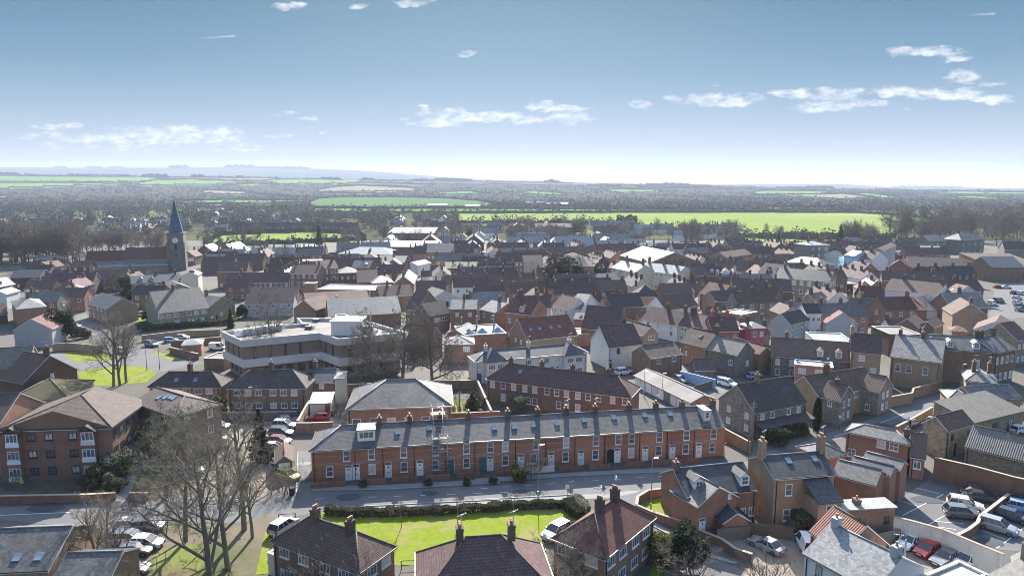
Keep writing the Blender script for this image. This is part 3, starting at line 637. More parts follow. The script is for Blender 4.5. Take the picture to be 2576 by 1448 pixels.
def House(name, label, t, A, B, dep, he, wm, rm, rt='g', p=0, pit=38, fw=None, rw=None, lw=None, fl=2, ch=(), ds=(), cat='house', group=None, dm=(), sk=(), ws='c', ww=1.0, wh=1.25,
          chm=None, chh=1.6, pots=2, band=0, fr='white_paint', fascia='white_paint', base=0.0, zmap=None, cap=None, gl='glass', og=.18, extra=None):
    if pit >= 33 and 'tile' not in rm: pit = 26.5 + (pit - 33) * .3
    elif pit >= 33: pit = 38 + (pit - 36) * .5
    a, u, n, L, D = place(t, A, B, dep, he)
    rz = atan2(u.y, u.x); o0 = Vector((a.x, a.y, base)); h = he - base
    o = thing(name, label, cat, o0, rz, group)
    dist = (a + u * L / 2).length; det = 2 if dist < 190 else (1 if dist < 520 else 0)
    FOOT.append([o0 + u * i + n * j for i, j in ((0, 0), (L, 0), (L, D), (0, D))])
    # roof
    LL, DD = (D, L) if p else (L, D)
    rmb, zr, (ra, rb) = roof_mb(LL, DD, h, rt, pit, o=.3 if det else .2, og=og)
    if p: swapxy(rmb)
    link('roof', rmb.mesh('roof', [M[rm], M[fascia]]), o)
    tp = tan(R(pit)); 
    # walls
    wb = MB(); he_ = h if rt != 'f' else h
    def z_at(s, ss): return h + min(s, ss - s) * tp - .03
    if rt == 'g' or rt in ('hr', 'hl'):
        if not p:
            wb.face([(0, 0, 0), (L, 0, 0), (L, 0, h), (0, 0, h)]); wb.face([(L, D, 0), (0, D, 0), (0, D, h), (L, D, h)])
            zR = z_at(D / 2, D)
            wb.face([(L, 0, 0), (L, D, 0), (L, D, h)] + ([(L, D / 2, zR)] if rt != 'hr' else []) + [(L, 0, h)])
            wb.face([(0, D, 0), (0, 0, 0), (0, 0, h)] + ([(0, D / 2, zR)] if rt != 'hl' else []) + [(0, D, h)])
        else:
            zR = z_at(L / 2, L)
            wb.face([(0, 0, 0), (L, 0, 0), (L, 0, h), (L / 2, 0, zR), (0, 0, h)])
            wb.face([(L, D, 0), (0, D, 0), (0, D, h)] + ([(L / 2, D, zR)] if rt == 'g' else []) + [(L, D, h)])
            wb.face([(L, 0, 0), (L, D, 0), (L, D, h), (L, 0, h)]); wb.face([(0, D, 0), (0, 0, 0), (0, 0, h), (0, D, h)])
    elif rt in ('m', 'mb'):
        z1 = h + D * tp; za, zb = (h, z1) if rt == 'm' else (z1, h); za -= .1; zb -= .1
        wb.face([(0, 0, 0), (L, 0, 0), (L, 0, za), (0, 0, za)]); wb.face([(L, D, 0), (0, D, 0), (0, D, zb), (L, D, zb)])
        wb.face([(L, 0, 0), (L, D, 0), (L, D, zb), (L, 0, za)]); wb.face([(0, D, 0), (0, 0, 0), (0, 0, za), (0, D, zb)])
    elif rt == 'f':
        w_ = .25
        for q in ((0, 0, L, w_), (0, D - w_, L, D), (0, w_, w_, D - w_), (L - w_, w_, L, D - w_)): wb.box(q[0], q[1], 0, q[2], q[3], h)
    else: wb.box(0, 0, 0, L, D, h - .05)
    link('wall', wb.mesh('wall', M[wm]), o)
    if rt == 'f':
        cb_ = MB(); e = .06; w_ = .25
        for q in ((-e, -e, L + e, w_ + e), (-e, D - w_ - e, L + e, D + e), (-e, w_ + e, w_ + e, D - w_ - e), (L - w_ - e, w_ + e, L + e, D - w_ - e)): cb_.box(q[0], q[1], h + .002, q[2], q[3], h + .1)
        link('coping', cb_.mesh('coping', M[cap or 'concrete']), o)
    elif det == 2 and rt not in ('m', 'mb'):
        r_ = MB(); r_.tube((ra, DD / 2, zr + .0), (rb, DD / 2, zr + .0), .11, .11, 6)
        if rt in ('h', 'hr', 'hl'):
            ov = .28; ze = h + .03 - ov * tp
            ends = []
            if rt in ('h', 'hl'): ends += [((-ov, -ov, ze), (ra, DD / 2, zr)), ((-ov, DD + ov, ze), (ra, DD / 2, zr))]
            if rt in ('h', 'hr'): ends += [((LL + ov, -ov, ze), (rb, DD / 2, zr)), ((LL + ov, DD + ov, ze), (rb, DD / 2, zr))]
            for p0, p1 in ends: r_.tube(p0, p1, .09, .09, 5)
        if p: swapxy(r_)
        link('ridge_tiles', r_.mesh('ridge_tiles', M[cap or ('lead_grey' if 'slate' in rm else 'tile_taupe')]), o)
    if det == 2 and rt in ('g', 'h', 'hr', 'hl'):
        gb = MB(); g0, g1 = -.38, -.28; zt = h - .28 * tp + .03
        if not p or rt != 'g': gb.box(-min(.2, og), g0, zt - .02, L + min(.2, og), g1, zt + .09)
        if p or rt != 'g': gb.box(L - g1, -.2, zt - .02, L - g0, D + .2, zt + .09); gb.box(g0, -.2, zt - .02, g1, D + .2, zt + .09)
        if not p and h > 3: gb.box(.3, -.10, 0, .39, -.004, zt); gb.box(L - .45, -.10, 0, L - .36, -.004, zt) if L > 9 else None
        if gb.v: link('gutter', gb.mesh('gutter', M['black_paint']), o)
    # bands of paler brick
    if band and det == 2:
        bb = MB()
        for z in (1.4, 2.55, 2.8, 3.9, h - .25):
            bb.box(0, -.012, z, L, -.001, z + .09)
        link('brick_band', bb.mesh('brick_band', M['stone_trim']), o)
    # windows
    fh = h / fl
    def tx(x):   # picture column -> distance along the front
        X = P(t, x, 0)[0]; lo, hi = -1.0, 2.0
        f_ = lambda s: proj(o0 + u * (s * L) + Vector((0, 0, h * .5)))[0] - X
        for _ in range(26):
            m_ = (lo + hi) / 2
            if f_(m_) < 0: lo = m_
            else: hi = m_
        return lo * L
    def wins(spec, W_, fn, r_):
        if not spec: return
        if isinstance(spec, tuple) and isinstance(spec[0], tuple): items = spec
        else:
            c, f_ = spec; items = [(('n', c), k) for k in range(f_)]
        for xs, k in items:
            zz = (k * fh + .9) if isinstance(k, int) else k
            if xs and xs[0] == 'n': ss = [W_ * (i + .5) / xs[1] for i in range(xs[1])]
            elif r_ == 0: ss = [tx(x) for x in xs]
            else: ss = [x * W_ for x in xs]
            for s in ss:
                if s < .3 or s > W_ - .3: continue
                hh = min(wh, fh - 1.1) if fh < 2.5 else wh
                ww_ = ww if W_ > 3 or ww < 1.2 else 1.0
                x, y = fn(s); window(o, (x, y, zz), r_, ww_, hh, ws, det, fr, gl if random.random() < .6 else 'curtain')
    wins(fw, L, lambda s: (s, -.003), 0)
    wins(rw, D, lambda s: (L + .003, s), pi / 2)
    wins(lw, D, lambda s: (-.003, D - s), -pi / 2)
    for dd in ds:
        x, c_ = dd[0], dd[1]; door(o, (tx(x), -.004, 0), 0, c_)
    for c_ in ch:
        s = c_[0] if isinstance(c_, tuple) else c_; off = c_[1] if isinstance(c_, tuple) else 0
        x, y = (s * LL, DD / 2 + off * DD / 2)
        zl = zr - abs(off) * DD / 2 * tp
        if p: x, y = y, x
        chimney(o, x, y, zl - .6, zr + chh, chm or 'chimney_brick', pots=pots if det else 0, rz=(pi / 2 if p else 0), aerial=(det == 2 and random.random() < .5))
    for q in dm:    # gabled dormers in the front slope
        x = q * L; zb_ = h + .25 * tp * 2; m_ = MB(); wd = 1.3; hd_ = 1.35; y0 = .5
        m_.box(x - wd / 2, y0, h + .1, x + wd / 2, y0 + 2.2, zb_ + hd_)
        dn = link('dormer', m_.mesh('dormer', M['white_paint']), o)
        m2 = MB(); zt = zb_ + hd_; m2.prism([(x - wd / 2 - .15, y0 - .15, zt - .1), (x, y0 - .15, zt + .55), (x, y0 + 2.6, zt + .55), (x - wd / 2 - .15, y0 + 2.6, zt - .1)][::-1], .08)
        m2.prism([(x, y0 - .15, zt + .55), (x + wd / 2 + .15, y0 - .15, zt - .1), (x + wd / 2 + .15, y0 + 2.6, zt - .1), (x, y0 + 2.6, zt + .55)][::-1], .08)
        m2.face([(x - wd / 2, y0 - .01, zt), (x + wd / 2, y0 - .01, zt), (x, y0 - .01, zt + .45)], 1)
        link('dormer_roof', m2.mesh('dormer_roof', [M[rm], M['white_paint']]), dn)
        window(dn, (x, y0 - .004, h + .45), 0, 1.0, 1.2, 'q', 1)
    for q in sk:    # rooflights in the front slope
        s, f_ = q if isinstance(q, tuple) else (q, .5); x = s * L; y = D / 4 * f_; ang = R(pit)
        m_ = MB(); m_.box(-.4, -.5, -.02, .4, .5, .09, 0); m_.box(-.33, -.43, .09, .33, .43, .1, 1)
        k_ = link('rooflight', cached('rl', lambda: m_.mesh('rooflight', [M['lead_grey'], M['glass_roof']])), o, (x, y, h + y * tp + .04)); k_.rotation_euler = (ang, 0, 0)
    o['zr'] = 0; del o['zr']
    if extra: extra(o, L, D, h, zr, tx)
    return o
def poly_building(name, label, cat, t, pts, H_, layers, roofm='roof_felt'):
    """flat-roofed block on a traced outline (picture points at roof height); layers = (z0, z1, out, material, part name)"""
    g = [G(t, p, H_) for p in pts]; c = sum(g, Vector()) / len(g); c.z = 0
    o = thing(name, label, cat, c); loc = [(p.x - c.x, p.y - c.y) for p in g]; n = len(loc)
    ar = sum(loc[i][0] * loc[(i + 1) % n][1] - loc[(i + 1) % n][0] * loc[i][1] for i in range(n))
    if ar < 0: loc = loc[::-1]
    FOOT.append([Vector((x + c.x, y + c.y, 0)) for x, y in ((min(p[0] for p in loc), min(p[1] for p in loc)), (max(p[0] for p in loc), min(p[1] for p in loc)), (max(p[0] for p in loc), max(p[1] for p in loc)), (min(p[0] for p in loc), max(p[1] for p in loc)))])
    def off(d):
        r = []
        for i in range(n):
            a = Vector(loc[i - 1]); b = Vector(loc[i]); e = Vector(loc[(i + 1) % n])
            n1 = Vector(((b - a).y, -(b - a).x)).normalized(); n2 = Vector(((e - b).y, -(e - b).x)).normalized(); m_ = (n1 + n2); m_ = m_ / max(.3, m_.length_squared) * 2
            r.append(b + m_ * d)
        return r
    for z0, z1, d, mm, nm in layers:
        q = off(d); mb = MB()
        if nm == 'parapet':
            qi = off(d - .35)
            for k in range(n):
                k2 = (k + 1) % n
                mb.face([(*q[k], z0), (*q[k2], z0), (*q[k2], z1), (*q[k], z1)]); mb.face([(*qi[k2], z0), (*qi[k], z0), (*qi[k], z1), (*qi[k2], z1)])
                mb.face([(*q[k], z1), (*q[k2], z1), (*qi[k2], z1), (*qi[k], z1)]); mb.face([(*q[k2], z0), (*q[k], z0), (*qi[k], z0), (*qi[k2], z0)])
        else: mb.prism([(*p, z1) for p in q], z1 - z0)
        link(nm, mb.mesh(nm, M[mm]), o)
    return o, loc, off
def Wall(label, t, pts, h, mname='wall_brick', th=.3, name='boundary_wall', cap='coping', cat='wall', group=None, z=None):
    g = [G(t if len(p) == 2 else p[0], p[-2:], h) for p in pts]; o0 = Vector((g[0].x, g[0].y, 0))
    mb = MB(); cbm = MB()
    for a, b in zip(g, g[1:]):
        a = a - o0; b = b - o0; d = (b - a); d.z = 0; n = Vector((-d.y, d.x, 0)).normalized() * th / 2; e = d.normalized() * th * .3
        q = [a - n, b - n, b + n, a + n]; mb.prism([(p.x, p.y, h) for p in q], h)
        n2 = n * 1.35; q = [a - n2, b - n2, b + n2, a + n2]; cbm.prism([(p.x, p.y, h + .09) for p in q], .085)
    if cap:
        o = thing(name, label, cat, o0, 0, group)
        link('wall', mb.mesh('wall', M[mname]), o); link('coping', cbm.mesh('coping', M[cap]), o)
    else:
        o = link(name, mb.mesh(name, M[mname]), None, o0); tag(o, label, cat, group)
    return o
def text(par, s_, loc, size, mname='black_paint'):
    cu = bpy.data.curves.new('lettering', 'FONT'); cu.body = s_; cu.size = size * 2.1; cu.align_x = 'CENTER'; cu.extrude = .02
    t_ = bpy.data.objects.new('tmp', cu); COL.objects.link(t_); dg = bpy.context.evaluated_depsgraph_get(); me = bpy.data.meshes.new_from_object(t_.evaluated_get(dg)); bpy.data.objects.remove(t_)
    me.materials.clear(); me.materials.append(M[mname]); o = link('lettering', me, par, loc); o.rotation_euler = (R(90), 0, 0); return o
# ------------------------------------------------------------------ the long terrace across the road
TA = G('b', (440, 540), 5.1); TB = G('c', (1805, 366), 5.1); TU = (TB - TA).normalized(); TL = (TB - TA).length
def tpos(sx):
    X = P('s', sx, 0)[0]; lo, hi = -5.0, TL + 5
    for _ in range(30):
        m_ = (lo + hi) / 2
        if proj(TA + TU * m_)[0] < X: lo = m_
        else: hi = m_
    return lo
def arch_extra(col, sx):
    def f(o, L, D, h, zr, tx):
        x = tx(sx); mb = MB(); mb.box(x - .55, -.06, 0, x + .55, -.002, 1.9, 0)
        n = 8; pts = [(x + .55 * cos(pi * k / n), -.06, 1.9 + .45 * sin(pi * k / n)) for k in range(n + 1)]; mb.face(pts)
        link('passage_door', mb.mesh('passage_door', M[col]), o)
        m2 = MB(); pr = None
        for k in range(n + 1):
            q = (x + .68 * cos(pi * k / n), -.03, 1.9 + .6 * sin(pi * k / n))
            if pr: m2.tube(pr, q, .1, .1, 4)
            pr = q
        link('arch', m2.mesh('arch', M['stone_trim']), o)
    return f
def box_dormer(x, w_, flatc='render_cream', y0=1.0):
    def f(o, L, D, h, zr, tx):
        xx = tx(x); m_ = MB(); z = h + y0 * tan(R(37)); m_.box(xx - w_ / 2, y0, z - .3, xx + w_ / 2, D / 2 - .1, z + 1.5)
        dn = link('dormer', m_.mesh('dormer', M['white_paint']), o)
        m2 = MB(); m2.box(xx - w_ / 2 - .15, y0 - .2, z + 1.503, xx + w_ / 2 + .15, D / 2, z + 1.62); link('dormer_roof', m2.mesh('dormer_roof', M['roof_pale']), dn)
        window(dn, (xx, y0 - .004, z + .2), 0, w_ - .4, 1.1, 'c' if w_ > 1.5 else 's', 2)
    return f
def multi(*fs):
    return lambda *a: [f(*a) for f in fs]
TH = [(1243, 1409, (1388,), (1318,), (1394,), 'end terraced house at the left with the hipped roof and a side rooflight', 'white_paint', None, ()),
 (1409, 1521, (1487,), (1488,), (1424,), 'terraced brick house with the wide flat dormer near the left end', 'white_paint', box_dormer(1467, 2.6), ()),
 (1521, 1646, (1615,), (1616,), (1553,), 'terraced brick house left of the scaffolding with one tiny rooflight, second neighbour', 'white_paint', None, ((.55, 1.1),)),
 (1646, 1771, (1742,), (1742,), (1679,), 'terraced brick house standing behind the scaffolding tower', 'white_paint', None, ((.6, 1.3),)),
 (1771, 1890, (1866,), (1866,), (1804,), 'terraced brick house with the dark front door just right of the scaffolding', 'teal_paint', None, ()),
 (1890, 2053, (1961, 2021), (2021,), (1961,), 'terraced brick house with the green arched passage door beside a white door', 'white_paint', arch_extra('teal_paint', 1930), ((.58, 1.0),)),
 (2053, 2175, (2144,), (2135,), (2084,), 'terraced brick house behind the white picket fence and dark shrub', 'white_paint', None, ((.1, 1.0), (.75, 1.05))),
 (2175, 2292, (2264,), (2263,), (2205,), 'terraced brick house right of the picket fence with a large rooflight', 'white_paint', None, ((.55, 1.1),)),
 (2292, 2412, (2383,), (2382,), (2324,), 'terraced brick house with glazed white door left of the dark arched passage', 'white_paint', None, ((.5, 1.25),)),
 (2412, 2552, (2472, 2526), (2525,), (2470,), 'terraced brick house with the dark arched passage door beside a white door', 'white_paint', arch_extra('black_paint', 2442), ((.45, 1.35),)),
 (2552, 2662, (2637,), (2635,), (2581,), 'terraced brick house third from the right end of the long row', 'white_paint', None, ((.45, 1.4),)),
 (2662, 2770, (2745,), (2743,), (2690,), 'terraced brick house second from the right end of the long row', 'white_paint', None, ((.4, 1.4),)),
 (2770, 2901, (2853,), (2849,), (2796,), 'end terraced house at the right with the narrow white gabled dormer', 'white_paint', box_dormer(2836, 1.15, y0=1.1), ())]
for i, (s0, s1, up, gr_, dr, lab, dc, ex, sk_) in enumerate(TH):
    p0 = 0.0 if i == 0 else tpos(s0); p1 = TL if i == 12 else tpos(s1); a = TA + TU * (p0 + .004); b = TA + TU * (p1 - .004)
    House('terraced_house', lab, 's', a, b, 8.2, 5.1, 'brick_band', 'slate_grey', rt='hl' if i == 0 else 'g', pit=37, ws='s', ww=1.06, wh=1.65,
          fw=(((*gr_,), .75), ((*up,), 3.05)), ds=[(x, dc) for x in dr], ch=(.96,) if i not in (12, 0) else ((.93,) if i == 12 else ()), sk=sk_, band=1, og=-.004, chm='chimney_brick', chh=1.0, pots=4,
          group='houses of the long brick terrace', extra=ex)
H = House
# ------------------------------------------------------------------ nearest buildings
H('hall', 'large slate roof with two rooflights in the bottom left corner', 'a', (-260, 1425), (305, 1400), (505, 1112), 5.5, 'brick_tan', 'slate_grey', pit=24, sk=((.57, .55), (.82, .55)), cat='building')
H('hall', 'lower slate roof behind bare twigs at the bottom, right of the big slate roof', 'a', (325, 1490), (690, 1478), (790, 1270), 5.0, 'brick_tan', 'slate_grey', pit=24, cat='building')
def bay(x0, x1, label=None):
    def f(o, L, D, h, zr, tx):
        a, b = tx(x0), tx(x1); m_ = MB(); m_.box(a, -.9, 0, b, -.002, h - .3); bn = link('bay', m_.mesh('bay', M['brick_brown']), o)
        for k in range(3):
            z = k * h / 3
            m2 = MB(); m2.box(a - .06, -.98, z + .25, b + .06, -.903, z + .85); link('white_panel', m2.mesh('white_panel', M['white_paint']), bn)
            window(bn, ((a + b) / 2, -.903, z + .95), 0, b - a - .1, 1.35, 'c', 1)
        m3 = MB(); m = (a + b) / 2; m3.prism([(a - .5, -1.3, h - .2), (m, -1.3, h + .75), (m, 2.2, h + .75), (a - .5, 2.2, h - .2)][::-1], .1); m3.prism([(m, -1.3, h + .75), (b + .5, -1.3, h - .2), (b + .5, 2.2, h - .2), (m, 2.2, h + .75)][::-1], .1)
        m3.face([(a - .3, -1.0, h - .15), (b + .3, -1.0, h - .15), (m, -1.0, h + .6)])
        link('gablet', m3.mesh('gablet', M['tile_taupe']), bn)
    return f
H('apartment_block', 'three storey brick apartment block with bay windows and a big hipped end roof', 'a', (-20, 515), (712, 492), (865, 330), 8.0, 'brick_red', 'tile_taupe', rt='hl', p=1, pit=19, fl=3,
  fw=(((212, 325, 478), 0), ((212, 325, 478), 1), ((212, 325, 478), 2)), rw=(6, 3), ws='c', ww=1.2, wh=1.1, fr='black_paint', extra=multi(bay(70, 150), bay(548, 632)), cat='apartments')
H('apartment_block', 'taupe tiled wing of the brick apartments with four long rooflights', 'a', (862, 330), (1120, 424), (1232, 285), 8.0, 'brick_brown', 'tile_taupe', rt='hr', pit=22, fl=3, rw=(2, 3), cat='apartments', sk=((.32, 1.1), (.42, 1.3), (.5, 1.5), (.57, 1.5)))
H('apartment_block', 'dark tiled left wing of the brick apartments at the frame edge', 'a', (-330, 500), (-22, 492), 12, 8.0, 'brick_red', 'tile_taupe', pit=30, fl=3, cat='apartments')
SEMI = dict(rt='h', pit=38, ws='c', ww=1.35, wh=1.15, ch=(.5,), pots=3, chm='chimney_brick')
H('semi_detached_house', 'hipped dark roof semi beside the bare trees on the green, left one of two', 'e', (1235, 1330), (1825, 1330), (1900, 1268), 5.1, 'brick_red', 'tile_dark', fw=(((1645, 1735, 1545), 0), ((1645, 1735, 1545), 1)), sk=((.35, .8), (.62, .8)), group='pair of hipped brick semis', **SEMI)
H('semi_detached_house', 'hipped dark roof semi in front of the council offices, right one of two', 'f', (232, 1342), (868, 1342), (912, 1265), 5.1, 'brick_brown', 'tile_dark', fw=(((310, 398, 487, 607, 695, 782), 0), ((310, 398, 487, 607, 695, 782), 1)), group='pair of hipped brick semis', **{**SEMI, 'ww': 1.25})
H('cottage', 'narrow blue slate cottage between the hipped semi and the brick hall', 'f', (920, 1298), (1110, 1294), 7, 4.6, 'brick_brown', 'slate_dark', pit=40, fw=(((1008,), 1),), ch=(.05,), fl=2)
H('annex', 'narrow cream rendered annex with a white flat top and red shutter', 'f', (1113, 1268), (1192, 1266), 4, 5.3, 'render_cream', 'roof_pale', rt='m', pit=5, cat='building')
H('bungalow', 'low white fronted outbuilding behind the red parked car', 'b', (430, 200), (580, 196), 4, 2.8, 'render_cream', 'roof_blue', rt='m', pit=12, cat='outbuilding', ds=((560, 'red_paint'),))
H('chapel_hall', 'brick hall with a large weathered hipped slate roof behind the terrace', 'b', (702, 243), (1452, 217), 13, 4.8, 'wall_tan', 'slate_pale', rt='h', pit=27, fl=1, fw=(6, 1), ws='s', ww=1.5, wh=2.0, cat='hall')
H('garage', 'small brick garage with white door beside the narrow lane', 'b', (188, 625), (303, 612), 6, 2.4, 'brick_brown', 'tile_brown', p=1, pit=40, fl=1, cat='garage', extra=lambda o, L, D, h, zr, tx: link('garage_door', (lambda m_: (m_.box(.35, -.05, 0, L - .35, -.002, 2.1), m_.mesh('garage_door', M['white_paint']))[1])(MB()), o))
H('detached_house', 'brown tiled house with two tall chimneys at the bottom, left of the lawn', 'b', (165, 1185), (785, 1408), (1108, 1252), 5.1, 'brick_brown', 'tile_brown', rt='h', pit=37, fw=(((255, 390, 545, 680), 0), ((255, 390, 545, 680), 1)), rw=((( .35, .75), 1), ((.4,), 0)), ws='c', ww=1.5, wh=1.15, ch=((.3, 0), (.72, -.05)), chm='chimney_brick', chh=1.15, pots=3)
H('porch', 'flat roofed cream porch at the side of the bottom left house', 'b', (125, 1282), (180, 1300), 3, 2.6, 'render_cream', 'roof_pale', rt='f', cat='porch')
a_ = G('b', (1212, 1272), 5.1); b_ = G('c', (458, 1208), 5.1)
H('detached_house', 'plum tiled roof house at the bottom centre below the lawn', 'b', a_, b_, -9.5, 5.1, 'brick_brown', 'tile_plum', rt='h', pit=38, fw=(5, 2), ch=((.32, 0), (.72, 0)), chm='chimney_brick', chh=1.15, pots=2, ws='c', ww=1.4)
H('detached_house', 'maroon tiled house with four white windows turned towards the lane, bottom centre right', 'c', (935, 1308), (1290, 1018), (535, 1192), 5.1, 'brick_brown', 'tile_red', rt='h', pit=38, fw=(((980, 1065, 1155, 1232), 3.3), ((975, 1060, 1150, 1228), .8)), lw=((.3, .75), 1) and (((.2, .75), 1), ((.2, .75), 0)), ws='c', ww=1.6, wh=1.2, ch=((.38, 0), (.68, 0)), chm='chimney_brick', chh=1.2, pots=3)
H('cottage', 'new brick cottage with slate roof, small dormers and a pale front gable wing', 's', G('c', (1530, 872), 4.6), G('d', (205, 886), 4.6), 7.5, 4.6, 'brick_red', 'slate_dark', pit=44, fw=(((2973, 3006), .9),), dm=(.19, .85), ch=(.02,), chm='chimney_brick', chh=1.0, pots=1, ww=.8)
H('cottage_wing', 'projecting brick gable wing with pale slate slope of the new cottage', 'c', (1610, 940), (1888, 868), 5, 4.3, 'brick_red', 'slate_grey', p=1, pit=46, fw=(((1830,), 4.2),), ds=((1640, 'white_paint'),), ww=.55, wh=.6, cat='house')
H('garage', 'small dark slate garage with orange brick gable behind the wooden fence', 'c', (1800, 1055), (1975, 1040), 6, 2.4, 'brick_red', 'slate_dark', p=1, pit=32, cat='garage', fl=1)
H('stone_house', 'tall brown brick house with two big chimney stacks and a dark slate roof', 'd', (318, 820), (705, 787), (150, 695), 6.9, 'brick_tan', 'slate_dark', pit=36, ws='s', ww=1.0, wh=1.6, fw=(((403, 610), 1), ((397, 565), 0)), sk=((.38, 1.35), (.82, 1.35)), ch=(.0, 1.0), chm='wall_tan', chh=2.2, pots=4, cat='house',
  extra=lambda o, L, D, h, zr, tx: (lambda x0, x1: (link('lean_to', (lambda m_: (m_.box(x0, -3.2, 0, x1, -.003, 4.6), m_.mesh('lean_to', M['brick_tan']))[1])(MB()), o), link('lean_to_roof', (lambda m_: (m_.prism([(x0 - .2, -3.5, 4.65), (x1 + .2, -3.5, 4.65), (x1 + .2, 0.02, 6.5), (x0 - .2, 0.02, 6.5)], .12), m_.mesh('lean_to_roof', M['slate_dark']))[1])(MB()), o), window(o, ((x0 + x1) / 2, -3.203, 2.9), 0, 1.0, 1.3, 's'), window(o, ((x0 + x1) / 2, -3.203, .7), 0, .9, 1.2, 'c')))(tx(500), tx(640)))
H('small_house', 'small hipped grey slate roof tucked between the chimney house and red brick house', 'd', (640, 690), (775, 660), 5, 4.0, 'brick_red', 'slate_grey', rt='h', pit=36)
WG = 'bays of the triple gabled brick workshop'
H('workshop', 'front bay of the triple gabled brick workshop beside the car park', 'd', (690, 790), (970, 862), (1060, 795), 5.0, 'brick_red', 'slate_pale', pit=36, chh=.4, cat='workshop', group=WG, og=.05)
H('workshop', 'middle bay of the triple gabled brick workshop', 'd', (800, 730), (1062, 800), (1126, 765), 5.0, 'brick_red', 'slate_dark', pit=40, cat='workshop', group=WG, og=.05)
H('workshop', 'rear bay of the triple gabled brick workshop', 'd', (880, 700), (1127, 766), (1210, 738), 5.0, 'brick_red', 'slate_grey', pit=40, cat='workshop', group=WG, og=.05)
H('villa', 'square red brick house with a shallow hipped grey roof by the lane', 'd', (780, 518), (1178, 600), (1238, 556), 5.0, 'brick_red', 'slate_pale', rt='h', pit=26, ws='q', ww=1.3, wh=1.35, fw=(((998, 1078), 1), ((815,), 0)), chm='chimney_brick', ch=(.93,), chh=.6, pots=1, cap='coping')
H('outbuilding', 'small brick outbuilding with half pantile gable by the car park wall', 'd', (1190, 672), (1283, 688), (1345, 615), 3.6, 'brick_red', 'pantile', pit=42, fl=1, fw=(((1230,), 1.6),), ww=1.2)
H('barn', 'buff stone barn with a dark brown roof and narrow doors', 'd', (1425, 508), (1590, 462), (1222, 475), 5.0, 'stone_buff', 'tile_brown', pit=40, ds=((1478, 'black_paint'),), fw=(((1455, 1560), 3.0),), fr='black_paint', ww=.7, wh=.9)
H('long_shed', 'long low stone range with a mottled grey lean-to roof right of the stone barn', 'd', (1592, 462), (1918, 384), 7, 3.4, 'stone_buff', 'pantile_grey', rt='m', pit=14, fl=1, fw=(((1640, 1730, 1830), 0),), fr='black_paint', ww=1.4, wh=1.4, cat='shed')
H('pantile_barn', 'long rendered barn under rippled grey pantiles at the right edge', 'd', (1545, 612), (1990, 720), 6.5, 3.4, 'stone_buff', 'pantile_grey', pit=38, cat='barn')
H('white_house', 'white rendered house with pale slate roof in the bottom right', 'd', (512, 1297), (945, 1535), 8.5, 5.4, 'render_white', 'slate_white', pit=38, fw=(((597,), 1),), fr='lead_grey', chm='render_grey', ch=(.06, .93), chh=.9, pots=1, ww=.8)
H('barn', 'brick barn with red pantile roof in front of the car park', 'd', (552, 1152), (748, 1285), (1030, 1228), 4.6, 'brick_red', 'pantile_red', pit=40)
H('outbuilding', 'old brick outbuilding with a thin white sloping roof and small chimney', 'd', (760, 1020), (1092, 1000), 2.2, 4.0, 'brick_brown', 'roof_pale', rt='m', pit=3, fl=1, fw=(((850, 1035), 1.9),), fr='black_paint', ww=.7, wh=.8, ch=(.35,), chh=.6, pots=1)
H('flat_roofed_house', 'white flat roofed extension at the bottom right corner', 'd', (1400, 1570), (1690, 1440), 3, 4.6, 'render_white', 'roof_pale', rt='f')
H('slate_house', 'slate roofed house cut by the bottom right corner', 'd', (1700, 1440), (2050, 1700), 7, 5.2, 'render_white', 'slate_grey', pit=38, ch=(.05,), chm='wall_tan', pots=1)
H('brick_house', 'grey brown brick house with dark tiled roof, long porch and white bay windows', 'd', (190, 395), (522, 332), (-32, 305), 5.0, 'stone_grey', 'tile_dark', pit=40, ws='s', ww=.95, wh=1.1, fw=(((237, 302, 405, 468), 3.3),), lw=(((.3, .8), 3.2), ((.3, .8), 1.0)), ch=(.38,), chm='stone_grey', chh=1.4, pots=2, cat='house',
  extra=lambda o, L, D, h, zr, tx: (link('porch_roof', (lambda m_: (m_.prism([(-.2, -2.2, 2.55), (L + .2, -2.2, 2.55), (L + .2, -.02, 3.2), (-.2, -.02, 3.2)], .1), [m_.box(x, -2.1, 0, x + .12, -1.98, 2.45) for x in (0, L - .15)], m_.mesh('porch_roof', M['tile_dark']))[2])(MB()), o),
   [window(o, (tx(x), -1.2, .7), 0, 2.3, 1.6, 'c') for x in (320, 425)], [link('bay', (lambda m_: (m_.box(tx(x) - 1.15, -1.19, 0, tx(x) + 1.15, -.01, 2.5), m_.mesh('bay', M['white_paint']))[1])(MB()), o) for x in (320, 425)]))
H('brick_house', 'brown roofed main range of the L shaped brick house with pantile wings', 'd', (600, 290), (985, 225), 7, 5.0, 'brick_tan', 'tile_brown', pit=38, fw=(((815, 838), 3.3),), ch=(.35,), chm='chimney_brick', pots=3, cat='house')
H('house_wing', 'left pantile wing with a tall red chimney of the L shaped brick house', 'd', (612, 292), (738, 322), (818, 282), 4.9, 'stone_grey', 'pantile', pit=38, rw=(((.3, .65), 3.2), ((.3, .65), .9)), lw=None, fw=((('n', 1), 3.3),), ch=(.45,), chm='chimney_brick', pots=1, ww=.8, chh=.8, cat='house')
H('house_wing', 'right pantile wing with blank side wall of the L shaped brick house', 'd', (868, 242), (985, 268), (1062, 228), 4.9, 'stone_grey', 'pantile', pit=38, rw=(((.35, .65), 3.2), ((.35, .65), .9)), fw=(((915,), .8),), ch=(), ww=.9, cat='house')
